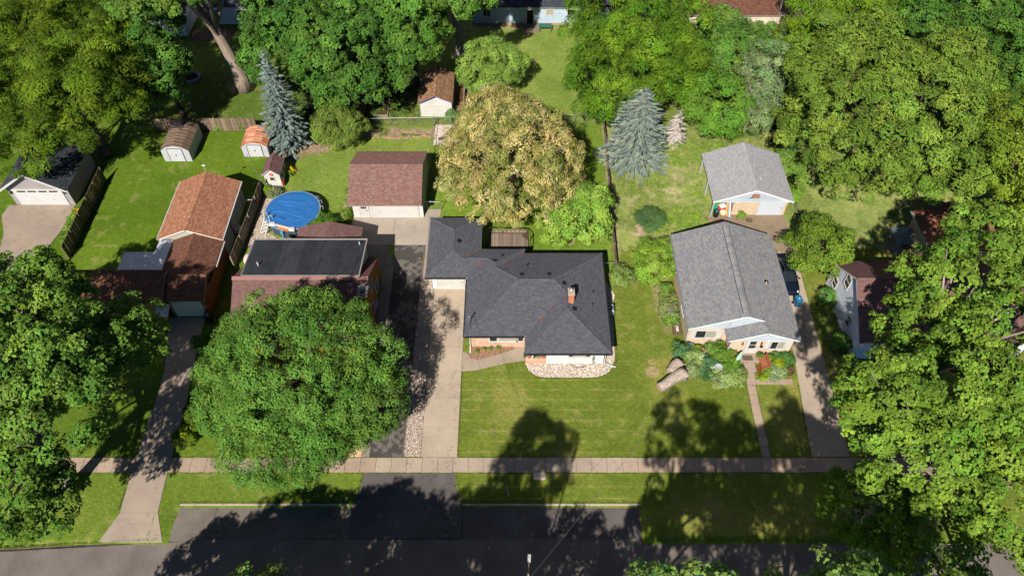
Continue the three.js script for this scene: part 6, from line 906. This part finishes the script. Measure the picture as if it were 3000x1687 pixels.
tree('thicket_tree', 'mid green tree before the cream house', [24.5, -31.5], [[24.3, 4.8, -29.6, 3.7, 3.8], [28.6, 4.6, -31.0, 2.8, 3.2], [25.6, 3.6, -36.5, 3.2, 3.0]], ST.thicket, { h: 5.5, r: 0.24 }, 'thicket trees between walnut and olive tree');
tree('thicket_tree', 'leafy tree with low crown left of dead twiggy limbs', [22.3, -23.4], [[22.3, 3.8, -22.4, 3.0, 3.9], [19.8, 5.2, -26.5, 2.4, 3.4]], { ...ST.thicket, cols: [[0.12, 0.22, 0.025], [0.1, 0.19, 0.022]] }, { h: 4, r: 0.2 }, 'thicket trees between walnut and olive tree');
tree('sage_tree', 'greyish sage green tree with bare twigs', [28, -26.8], [[28, 5.4, -25.4, 2.5, 4.6], [26.2, 2.8, -22.6, 2.0, 2.4], [31.6, 5, -28.6, 2.2, 3.4]], { ...ST.sage, skipLobe: 0.08 }, { h: 6.5, r: 0.2, mat: MT.barkPale, poke: 0.9, limbs: 16 });
tree('olive_tree', 'very broad olive green tree behind pale grey garage', [38.5, -17], [[38.0, 7.4, -15.2, 9.0, 7.2, 9.0], [35, 10.2, -20, 5.5, 4.6], [43, 9, -18.5, 5.0, 5.2]], { ...ST.olive, dense: 1.05 }, { h: 7, r: 0.55, limbs: 26 });
tree('bright_tree', 'bright green tree with bare twigs above olive crown', [36.5, -31], [[36.8, 8.8, -28.4, 5.8, 4.2], [33.6, 7, -26.5, 3.0, 4.4], [39, 11, -35, 6, 4.5]], { ...ST.walnut, leaf: 'maple', cols: [[0.14, 0.215, 0.014], [0.115, 0.185, 0.014]] }, { h: 8, r: 0.3, mat: MT.barkPale, poke: 0.5, limbs: 22 });
tree('corner_tree', 'dark blue green tree in the far back corner', [47.5, -30], [[47.6, 9.6, -27.6, 5.6, 5.0], [53, 10, -33, 6, 5.2]], { ...ST.deep, leaf: 'maple' }, { h: 8.5, r: 0.4 }, 'dark trees beyond the olive tree');
tree('corner_tree', 'dark green tree flanking the olive crown', [51, -22.5], [[51, 8.4, -21.4, 4.6, 6.2], [57, 9, -25, 5, 6]], { ...ST.deep, leaf: 'maple' }, { h: 8, r: 0.4 }, 'dark trees beyond the olive tree');
tree('yellow_green_tree', 'yellow green tree above the rust roofed garage', [49.5, -7.5], [[47.6, 8.4, -9.2, 5.0, 5.6], [50.5, 8, -3.0, 4.6, 5.4]], { ...ST.olive, cols: [[0.175, 0.235, 0.022], [0.15, 0.21, 0.02]] }, { h: 7, r: 0.36 });
tree('yard_tree', 'compact dark leafed tree between drive and shaded lawn', [29.1, -2.7], [[29.0, 3.2, -2.6, 2.6, 2.4]], { ...ST.thicket, cols: [[0.13, 0.19, 0.02], [0.11, 0.165, 0.02]], lobe: 0.8 }, { h: 2.8, r: 0.15 });
tree('street_maple', 'sprawling bright maple in front of white gable house', [33.5, 13.5], [[31.2, 8.6, 11.6, 3.0, 3.6], [35.2, 10.6, 9.8, 5.0, 4.2], [38.6, 10, 5.2, 4.2, 3.8], [30.2, 12.2, 18.6, 3.8, 2.9], [35.5, 13, 15, 4.4, 3.4]], ST.street, { h: 9, r: 0.5, mat: MT.barkPale, poke: 0.6, limbs: 30 });
tree('street_maple', 'sprawling bright maple growing in the roadside verge', [28.5, 23.5], [[26.6, 11.0, 22.4, 4.0, 3.2], [31.4, 12.4, 21.2, 3.8, 3.0], [27.0, 7.5, 27.0, 3.4, 2.4], [32, 10, 26, 3.6, 3], [24.4, 6.4, 24.6, 2.8, 2.2], [23.6, 14.4, 20.8, 2.6, 2.0]], ST.street, { h: 10, r: 0.5, mat: MT.barkPale, poke: 0.6, limbs: 28 });
tree('shade_tree', 'large shade tree covering brown roofed house front', [-35, 11], [[-38.4, 9.2, 9.6, 4.8, 3.2], [-30.6, 8.4, 12.6, 3.4, 2.4], [-34, 11.5, 15.2, 5.2, 3.2]], ST.left, { h: 9, r: 0.5, mat: MT.barkPale, poke: 0.5, limbs: 30 });
tree('shade_tree', 'large shade tree standing beside pale concrete driveway mouth', [-34.5, 20], [[-32.4, 10.6, 19.2, 4.6, 3.0], [-36, 12, 17.6, 4.6, 3], [-33.8, 9.2, 24.2, 3.6, 2.6], [-31.8, 7.4, 24.6, 2.2, 1.8]], ST.left, { h: 9, r: 0.5, mat: MT.barkPale, poke: 0.5, limbs: 26 });
tree('linden_tree', 'broad dense green tree before the yellow brick house', [-16.3, 14.2], [[-16.1, 6.8, 12.9, 6.8, 4.6, 5.6], [-18.2, 4.4, 18.4, 3.4, 2.8], [-11.9, 5, 14.8, 3.2, 3.0], [-21.2, 4.8, 15.0, 3.0, 2.8], [-14.6, 4.6, 17.2, 2.6, 2.4]], { ...ST.linden, dense: 1.2 }, { h: 5, r: 0.4, limbs: 22 });
// --- trees across the street whose tops reach the picture's lower edge
const FAR = { ...ST.street, skipLobe: 0.14, cols: [[0.2, 0.27, 0.06], [0.16, 0.235, 0.045]] };
for (const [lab, x, z, ells] of [
  ['narrow tall tree across the street behind slender mast', -4.2, 37, [[-4.2, 16.8, 36.6, 2.0, 5.0], [-4.4, 11, 37, 2.8, 4]]],
  ['tall pale green tree with three tops across the street', 9, 35.5, [[6.5, 17.6, 34.1, 0.9, 3.0], [9.4, 17.4, 34.5, 1.3, 3.2], [12.6, 16.2, 35.3, 1.4, 3.6], [9.8, 11.2, 36.8, 4.6, 4.0]]],
  ['broad tree across the street opposite verge maple', 17.4, 35.6, [[17.2, 15.5, 35.2, 3.4, 4.8], [16.4, 10.6, 35.8, 4.4, 3.8]]],
  ['low tree across the street opposite parking bay', -16.6, 32.6, [[-16.3, 7.2, 32.1, 2.5, 2.9], [-18, 5.6, 33.4, 3, 2.6]]],
  ['low tree across the street opposite black driveway', -10.5, 33, [[-10.3, 7.2, 32.3, 2.2, 2.8], [-9, 5.8, 33.6, 3, 2.6]]],
  ['rounded tree across the street opposite pale driveway', -23.5, 33.6, [[-23.4, 6.0, 33.8, 3.4, 3.0]]],
  ['spreading tree set back across the street near slender mast', 1.5, 38, [[1.4, 7.4, 36.6, 4.0, 4.2]]],
  ['spreading tree set back across the street behind low pair', -13, 37.5, [[-12.6, 9.4, 36.6, 4.8, 4.6]]],
  ['spreading tree set back beside the rounded street tree', -20.4, 38, [[-20.2, 9.2, 36.8, 4.4, 4.4]]],
  ['spreading tree between low pair and narrow tall tree', -6.2, 38.5, [[-6.2, 9.6, 37.2, 3.8, 4.6]]],
  ['tree across the street shading the verge', 23.5, 37.6, [[23.4, 14, 37, 4.2, 5.2], [22, 9, 37, 4, 3.4]]]])
  tree('street_tree', lab, [x, z], ells, FAR, { h: ells[0][1] - 1.5, r: 0.3, limbs: 16 }, 'trees across the street');
// --- conifers
function spruce(name, label, x, z, H, R, cols, o = {}) {
  const T = thing(name, label, 'tree', o.group, [x, 0, z]), list = [], cc = cols.map(lin); const lean = o.lean || [0, 0];
  const whorls = Math.round(H / (o.gap || 0.42));
  for (let w = 0; w < whorls; w++) { const t = w / whorls, y = (o.y0 || 0.3) + (H - (o.y0 || 0.3)) * t, Rr = R * Math.pow(1 - t, o.pow || 0.85) * rr(0.85, 1.1) + 0.12, n = Math.max(4, Math.round(6 * Rr + 4)); const a0 = rnd() * 6.283;
    for (let k = 0; k < n; k++) { if (o.thin && rnd() < o.thin) continue; const a = a0 + k / n * 6.283 + rr(-0.22, 0.22), len = Rr * rr(0.58, 1.16), droop = 0.22 + 0.25 * (1 - t), seg = Math.max(1, Math.round(len / 0.42)); const tint = pick(cc).clone().multiplyScalar(rr(0.85, 1.15));
      for (let s = 0; s < seg; s++) { const f = (s + 0.25) / seg; const d = len * f; _q.setFromEuler(new THREE.Euler(rr(-0.5, 0.5), -a + rr(-0.5, 0.5), -droop + 0.5 * f * f + rr(-0.1, 0.1), 'YXZ')); const sc = rr(0.5, 0.95) * (0.55 + 0.3 * Math.min(1, Rr)); _m.compose(V(lean[0] * t + Math.cos(a) * d, y - droop * d * 0.8 + 0.12 * f + rr(-0.14, 0.14), lean[1] * t + Math.sin(a) * d), _q, V(sc, sc, sc)); list.push({ m: _m.clone(), c: tint.clone().multiplyScalar(rr(0.85, 1.2)) }); } } }
  instanced(T, 'crown', LEAF.bough, needleMat, list);
  const tr = new MB(); tr.tube([V(0, -0.05, 0), V(lean[0] * 0.5, H * 0.5, lean[1] * 0.5), V(lean[0], H, lean[1])], [0.22 * R / 2.5, 0.13 * R / 2.5, 0.015], 8); tr.build('trunk', o.bark || MT.bark, T);
}
spruce('blue_spruce', 'tall conical blue spruce beside faded orange shed', -24.9, -20.6, 12.6, 2.9, [[0.125, 0.165, 0.15], [0.1, 0.14, 0.13], [0.15, 0.19, 0.17]]);
spruce('blue_spruce', 'wide blue spruce in the rough green yard', 13.3, -18.2, 9.4, 3.7, [[0.155, 0.2, 0.17], [0.13, 0.17, 0.15], [0.19, 0.22, 0.17]], { y0: 0.15, pow: 0.5, gap: 0.27 });
spruce('bleached_spruce', 'bleached pale grey dying spruce beside wide blue spruce', 18.1, -20.8, 4.8, 1.35, [[0.34, 0.31, 0.28], [0.29, 0.27, 0.25], [0.38, 0.35, 0.32]], { y0: 0.9, thin: 0.25, gap: 0.34, bark: M('#a0705a', 0.95, { map: TX.bark }) });
{ const T = thing('juniper', 'plump olive green juniper beside the back fence', 'tree', null, [-19.1, 0, -21.2]); crown(T, [[0, 2.0, 0, 2.5, 2.6, 2.1]], { leaf: 'juniper', lobe: 0.6, clump: 0.3, cols: [[0.13, 0.165, 0.03], [0.11, 0.145, 0.026], [0.155, 0.185, 0.035]], mat: needleMat, fill: 1.1, flat: 1 }); new MB().tube([V(0, -0.05, 0), V(0, 2.5, 0)], [0.15, 0.04], 7).build('trunk', MT.bark, T); }
// --- dead snags with bare limbs
function snag(label, x, z, h, seedN) { seed(seedN); const T = thing('dead_tree', label, 'tree', 'bare dead trees in the thicket', [x, 0, z]); const m = new MB(); const grow = (A, d, L, r, dep) => { const P = [A], Rd = [r]; const dd = d.clone(); for (let k = 1; k <= 4; k++) { dd.add(V(rr(-0.22, 0.22), rr(-0.05, 0.15), rr(-0.22, 0.22))).normalize(); P.push(P[k - 1].clone().addScaledVector(dd, L / 4)); Rd.push(r * (1 - 0.2 * k) + 0.004); } m.tube(P, Rd, 5); if (dep) for (let k = 0; k < 3 + dep; k++) { const q = 1 + Math.floor(rnd() * 4); grow(P[q], V(rr(-1, 1), rr(-0.1, 0.8), rr(-1, 1)).normalize(), L * rr(0.4, 0.65), Rd[q] * 0.6, dep - 1); } }; grow(V(0, 0, 0), V(0, 1, 0), h, 0.16, 3); m.build('trunk', MT.barkPale, T); }
snag('forked pale dead tree above the thicket', 31.5, -33.5, 8.0, 31); snag('pale dead tree leaning by cream house', 34.2, -34, 8.5, 32); snag('grey bare twiggy tree inside sage foliage', 26.6, -23.2, 6.0, 33); snag('small bare twiggy tree near pale grey garage', 24.6, -22.8, 4.6, 34);
// --- shrubs and garden plants
function shrub(name, label, x, z, a, h, cols, o = {}) { const T = thing(name, label, o.cat || 'shrub', o.group, [x, 0, z]); crown(T, [[0, h * 0.5, 0, a, h * 0.52, o.c || a]], { leaf: o.leaf || 'shrub', lobe: o.lobe || Math.min(0.4, a * 0.5), clump: o.clump || 0.2, cols, fill: o.fill || 1.25, floor: 0.05, accent: o.accent, leafScale: o.leafScale, dense: o.dense, flat: 0.8 }); const m = new MB(); for (let k = 0; k < 4; k++) m.tube([V(rr(-0.05, 0.05), -0.03, rr(-0.05, 0.05)), V(rr(-0.4, 0.4) * a, h * 0.6, rr(-0.4, 0.4) * a)], [0.02, 0.008], 4); m.build('stem', MT.bark, T); }
seed(9100);
shrub('rounded_shrub', 'large clipped bright green shrub beside grey shingled house', 14.0, -2.6, 2.25, 2.5, [[0.2, 0.3, 0.035], [0.17, 0.265, 0.03], [0.23, 0.33, 0.045]], { lobe: 0.6, leaf: 'fine', clump: 0.42, fill: 1.6, leafScale: 0.8 });
shrub('ornamental_grass', 'dark blue green mound of ornamental grass', 14.2, -8.5, 1.25, 1.3, [[0.09, 0.15, 0.05], [0.075, 0.13, 0.045]], { leaf: 'blade', lobe: 0.45, clump: 0.3, fill: 1.5 });
shrub('pale_shrub', 'pale yellow green bush behind low board fence end', 10.4, -0.9, 0.95, 1.3, [[0.2, 0.24, 0.06], [0.16, 0.21, 0.05]]);
for (const [x, z, i] of [[-3.17, 7.42, 0], [-2.53, 7.2, 1], [-1.88, 7.07, 2], [-1.2, 6.98, 3]]) shrub('small_shrub', ['small yellow green shrub at rounded end of mulch bed', 'small yellow green shrub second from rounded mulch end', 'small yellow green shrub third from rounded mulch end', 'small yellow green shrub at narrow end of mulch bed'][i], x, z, 0.15 + 0.03 * (i === 1), 0.36, [[0.24, 0.29, 0.04], [0.19, 0.24, 0.03]], { group: 'four small shrubs in the mulch bed', clump: 0.12, lobe: 0.1, leafScale: 0.38, cat: 'shrub' });
shrub('geraniums', 'pink flowering plants filling porch planter beside white post', 2.45, 8.0, 0.52, 0.95, [[0.07, 0.15, 0.03], [0.09, 0.18, 0.035]], { cat: 'flowers', accent: [[0.7, 0.12, 0.24], 0.3], c: 0.3, leafScale: 0.55, clump: 0.14 }); shrub('geraniums', 'pink flowering plant at porch corner near entry walk', 1.42, 8.0, 0.26, 0.95, [[0.07, 0.15, 0.03], [0.09, 0.18, 0.035]], { cat: 'flowers', accent: [[0.7, 0.12, 0.24], 0.3], c: 0.3, leafScale: 0.55, clump: 0.14 });
const G1 = [[0.16, 0.25, 0.035], [0.13, 0.21, 0.03]], G2 = [[0.27, 0.32, 0.1], [0.2, 0.26, 0.07], [0.3, 0.34, 0.15]], G3 = [[0.07, 0.14, 0.05], [0.09, 0.17, 0.06]], G4 = [[0.24, 0.3, 0.02], [0.19, 0.25, 0.02]];
for (const [x, z, a, h, c, l] of [[15.3, 7.5, 0.75, 0.7, G3, 'bluish green perennial clump at corner of peach wall'], [16.2, 8.1, 0.7, 0.7, G2, 'yellowish variegated clump beside the round pot'], [16.3, 7.4, 0.45, 0.6, G4, 'golden clump against shuttered window wall'], [18.4, 7.8, 0.9, 1.0, G1, 'tall leafy bush before the recessed front wall'], [19.0, 8.8, 0.7, 0.8, [[0.15, 0.25, 0.03]], 'green bushy plant beside the folded parasol'], [15.9, 9.0, 0.75, 0.5, G2, 'pale variegated ground clump near cut logs'], [17.2, 8.8, 0.7, 0.7, G3, 'dark green spiky clump behind the bird bath'], [18.0, 10.2, 0.8, 0.5, G2, 'variegated clump below the bird bath'], [19.5, 10.1, 0.85, 0.6, [[0.28, 0.33, 0.1], [0.24, 0.3, 0.08]], 'lime variegated mound beside the front steps'], [19.2, 9.3, 0.5, 0.6, G1, 'green leafy clump left of steps mound'], [16.9, 9.7, 0.5, 0.3, G3, 'low dark clump between logs and bird bath'], [19.4, 7.95, 0.4, 0.8, [[0.16, 0.2, 0.04]], 'rounded olive shrub beside landing']]) shrub('garden_plant', l, x, z, a, h, c, { group: 'front garden plants', cat: 'plant', accent: c === G3 ? [[0.45, 0.45, 0.5], 0.03] : null });
for (const [x, z, a, h, c, l] of [[23.35, 8.6, 0.62, 0.8, G4, 'golden leafy bush below the shuttered corner window'], [24.1, 8.4, 0.55, 0.7, [[0.09, 0.19, 0.04]], 'deep green bush at drive side of golden planting'], [23.3, 8.05, 0.45, 0.6, G3, 'dark leafed bush under the corner window'], [23.2, 9.5, 0.7, 0.4, [[0.28, 0.33, 0.16], [0.24, 0.29, 0.12]], 'silvery green mat beside stepping slabs'], [22.5, 9.55, 0.35, 0.4, G1, 'low green clump at bench end'], [24.2, 9.3, 0.3, 0.45, [[0.12, 0.075, 0.04]], 'small reddish brown plant at drive edge'], [21.95, 9.85, 0.45, 0.2, G4, 'bright green ground cover beside upper slab']]) shrub('garden_plant', l, x, z, a, h, c, { group: 'front garden plants', cat: 'plant' });
shrub('pot_flowers', 'pink flowers in tan pot at bench end', 21.85, 8.1, 0.2, 1.0, [[0.1, 0.18, 0.03]], { cat: 'flowers', accent: [[0.6, 0.12, 0.2], 0.1], clump: 0.12, lobe: 0.12, leafScale: 0.4 });
for (const [z, a, h, c, l] of [[0.6, 0.5, 0.9, G1, 'leafy green weed bush against peach side wall'], [1.7, 0.7, 0.7, [[0.2, 0.23, 0.06]], 'dry yellowish clump along peach side wall'], [2.9, 0.8, 0.8, [[0.19, 0.22, 0.07], [0.22, 0.2, 0.1]], 'sprawling lavender tinged clump along peach side wall'], [4.0, 0.6, 0.6, G1, 'low green clump beside brown box']]) shrub('garden_plant', l, 14.6, z, a, h, c, { group: 'side wall plants', cat: 'plant', accent: [[0.35, 0.3, 0.4], 0.05] });
for (const [x, z, a, h, c, l] of [[-17.0, -9.9, 0.4, 0.5, G1, 'green clump at white garage corner near pad'], [-17.0, -11.3, 0.35, 0.6, G1, 'green clump midway along white garage wall'], [-17.0, -12.9, 0.4, 0.6, G1, 'green clump far along white garage wall'], [-17.1, -8.6, 0.5, 0.6, [[0.15, 0.2, 0.03]], 'olive clump before the white garage corner']]) shrub('garden_plant', l, x, z, a, h, c, { group: 'plants along white garage', cat: 'plant' });
shrub('round_bush', 'bright green bush between pool and mauve porch roof', -18.9, -7.6, 1.25, 1.35, [[0.11, 0.2, 0.025], [0.09, 0.17, 0.02]], { lobe: 0.45, clump: 0.28, leaf: 'fine', leafScale: 0.6 });
shrub('garden_plant', 'bright leafy bush below white playhouse', -25.85, -13.0, 0.45, 0.8, [[0.19, 0.28, 0.02]], { group: 'playhouse plants', cat: 'plant' }); shrub('garden_plant', 'greyish herb clump below white playhouse', -25.0, -12.7, 0.65, 0.55, [[0.19, 0.21, 0.09]], { group: 'playhouse plants', cat: 'plant' }); shrub('yellow_flowers', 'yellow flowers in playhouse shadow', -24.0, -15.9, 0.4, 0.5, G1, { cat: 'flowers', accent: [[0.8, 0.5, 0.01], 0.4] });
for (const [z, l] of [[-9.8, 'orange flowered clump near grey garage corner'], [-8.6, 'leafy flower clump midway along olive fence'], [-7.4, 'orange flowered clump near far end of pad'], [-6.2, 'leafy clump where olive fence meets shade']]) shrub('flower_clump', l, -44.5, z, 0.55, 0.7, G1, { cat: 'flowers', group: 'flowers along olive fence', accent: [[0.8, 0.4, 0.03], 0.07] });
shrub('drive_hedge', 'dark yellow green hedge beside pale driveway upper end', -26.5, 14.0, 0.8, 1.0, [[0.08, 0.13, 0.012]], { lobe: 0.35 }); shrub('drive_hedge', 'yellow green hedge beside pale driveway lower end', -26.7, 16.0, 0.75, 1.0, [[0.15, 0.19, 0.012], [0.1, 0.14, 0.012]], { lobe: 0.35 }); shrub('dark_bush', 'dark green bush below the black wheeled bin', -27.2, 6.8, 0.95, 1.2, [[0.07, 0.15, 0.02]], { lobe: 0.4 });
shrub('fence_ivy', 'green ivy patch at foot of shed fence', -33.5, -23.9, 1.2, 0.6, G1, { c: 0.4 }); shrub('fence_ivy', 'green ivy patch near blue spruce trunk', -30.6, -23.9, 1.0, 0.6, G1, { c: 0.4 });
shrub('weed_bush', 'leafy weed bush at pale grey garage corner', 29.0, -12.2, 1.1, 1.4, [[0.16, 0.25, 0.03]], { lobe: 0.4 }); shrub('weed_bush', 'tall weed bush behind pale grey garage', 30.0, -16.2, 1.5, 2.4, [[0.15, 0.24, 0.04]], { lobe: 0.5 }); shrub('weed_bush', 'weed tuft beside grey garage door', 23.5, -9.35, 0.28, 0.7, [[0.2, 0.28, 0.03]]); shrub('weed_bush', 'green bush under cream house thicket', 31.0, -20.5, 1.4, 2.6, [[0.13, 0.24, 0.06]], { lobe: 0.5 }); shrub('weed_bush', 'small green bush by navy car tail', 25.5, -4.3, 0.3, 0.5, G1);
shrub('side_bush', 'leafy bush against white gable wall', 29.5, 1.6, 0.7, 1.3, [[0.12, 0.22, 0.05]], { lobe: 0.35 }); shrub('side_bush', 'round bush at white gable house corner', 29.4, 6.6, 0.75, 1.1, [[0.11, 0.2, 0.03]], { lobe: 0.35 });
shrub('fig_plant', 'broad leafed plant before white garden shed', -6.9, -25.2, 0.55, 1.1, [[0.13, 0.22, 0.06]], { cat: 'plant' });
// weeds, vegetable patch and long grass: uncountable
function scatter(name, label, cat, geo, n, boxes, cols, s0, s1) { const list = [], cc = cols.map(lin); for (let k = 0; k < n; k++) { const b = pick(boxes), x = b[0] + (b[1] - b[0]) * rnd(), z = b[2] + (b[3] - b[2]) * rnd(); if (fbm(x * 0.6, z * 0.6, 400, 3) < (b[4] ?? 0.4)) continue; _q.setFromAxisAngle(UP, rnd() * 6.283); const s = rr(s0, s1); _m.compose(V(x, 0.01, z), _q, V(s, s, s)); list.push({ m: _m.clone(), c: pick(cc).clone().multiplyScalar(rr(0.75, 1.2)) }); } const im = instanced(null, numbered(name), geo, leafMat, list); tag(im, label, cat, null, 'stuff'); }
scatter('weeds', 'mixed weeds and long grass over the rough yard', 'weeds', LEAF.blade, 9000, [[10.8, 20.3, -20, -7, 0.42], [18.5, 31, -24, -16.6, 0.35], [28.6, 31.5, -17, -9.8, 0.4]], [[0.24, 0.29, 0.08], [0.17, 0.24, 0.05], [0.3, 0.3, 0.13], [0.14, 0.22, 0.03]], 0.5, 1.1);
scatter('leafy_weeds', 'broad leaved weeds in the rough yard', 'weeds', LEAF.shrub, 2600, [[12.5, 20, -16, -8.5, 0.52], [17.5, 24, -21, -17, 0.4], [14.5, 19.5, -9.8, -6.5, 0.45]], [[0.2, 0.3, 0.03], [0.15, 0.25, 0.03], [0.12, 0.2, 0.03]], 0.6, 1.4);
scatter('vegetables', 'vegetable patch greenery beside garden shed', 'plants', LEAF.shrub, 1100, [[-14.2, -10.8, -28.6, -24.7, 0.3], [-16.2, -14.6, -28, -25.7, 0.2], [-12, -9.5, -33, -30.5, 0.4]], [[0.17, 0.23, 0.04], [0.22, 0.27, 0.06], [0.12, 0.19, 0.04]], 0.6, 1.5);
scatter('border_weeds', 'sparse weeds in the soil border below back fence', 'weeds', LEAF.shrub, 500, [[-18, -9.3, -23.5, -22.2, 0.5], [-27.5, -25.4, 3, 12, 0.35]], [[0.13, 0.2, 0.03]], 0.4, 1.0);
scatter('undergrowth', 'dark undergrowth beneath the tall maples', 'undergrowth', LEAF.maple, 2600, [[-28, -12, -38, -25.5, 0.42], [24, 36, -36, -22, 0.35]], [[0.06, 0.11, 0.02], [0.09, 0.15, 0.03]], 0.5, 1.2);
{
  seed(5151); const list = [], edge = (x0, z0, x1, z1, n) => { for (let k = 0; k < n; k++) { const t = rnd(); _q.setFromAxisAngle(UP, rnd() * 6.283); const s = rr(0.12, 0.34); _m.compose(V(x0 + (x1 - x0) * t + rr(-0.05, 0.05), 0.0, z0 + (z1 - z0) * t + rr(-0.05, 0.05)), _q, V(s, s, s)); list.push({ m: _m.clone(), c: lin(pick([[0.12, 0.17, 0.02], [0.16, 0.19, 0.04], [0.2, 0.2, 0.07], [0.09, 0.15, 0.015]])).multiplyScalar(rr(0.8, 1.2)) }); } };
  edge(-45, 17.6, 46, 17.6, 1500); edge(-45, 18.9, 46, 18.9, 1500); edge(-4.38, 9.5, -4.42, 17.5, 320); edge(-26.5, 24.25, -60, 26.2, 700); edge(11, 24.3, 45, 24.5, 800); edge(-25.7, 21.4, -12.4, 21.4, 350); edge(-3.8, 21.4, 10, 21.4, 350); edge(-27.4, 5, -27.4, 24, 420); edge(-30.25, 5, -30.3, 22, 420); edge(28.0, -3, 27.2, 17.5, 420); edge(24.7, 10.8, 24.2, 17.5, 200); edge(21.0, 10.8, 20.9, 17.5, 180); edge(20.25, 10.8, 20.15, 17.5, 180); edge(-43.4, -14.5, -43.2, -4, 300); edge(-40, -23.0, -30, -23.0, 300); edge(1.2, 8.7, 2, 9.95, 60); edge(2, 10.05, 7.4, 10.05, 160); edge(7.4, 10.05, 9.3, 8.4, 80); edge(9.3, 8.4, 9.5, 2.4, 140); edge(-11.8, 18.95, -12.3, 21.4, 80); edge(-4.5, 19, -3.8, 21.4, 80); edge(10.2, -25, 9.9, -2.5, 500);
  const im = instanced(null, numbered('edge_grass'), LEAF.blade, leafMat, list); tag(im, 'ragged grass tufts along pavement and fence edges', 'grass', null, 'stuff');
}
renderer.render(scene, camera);
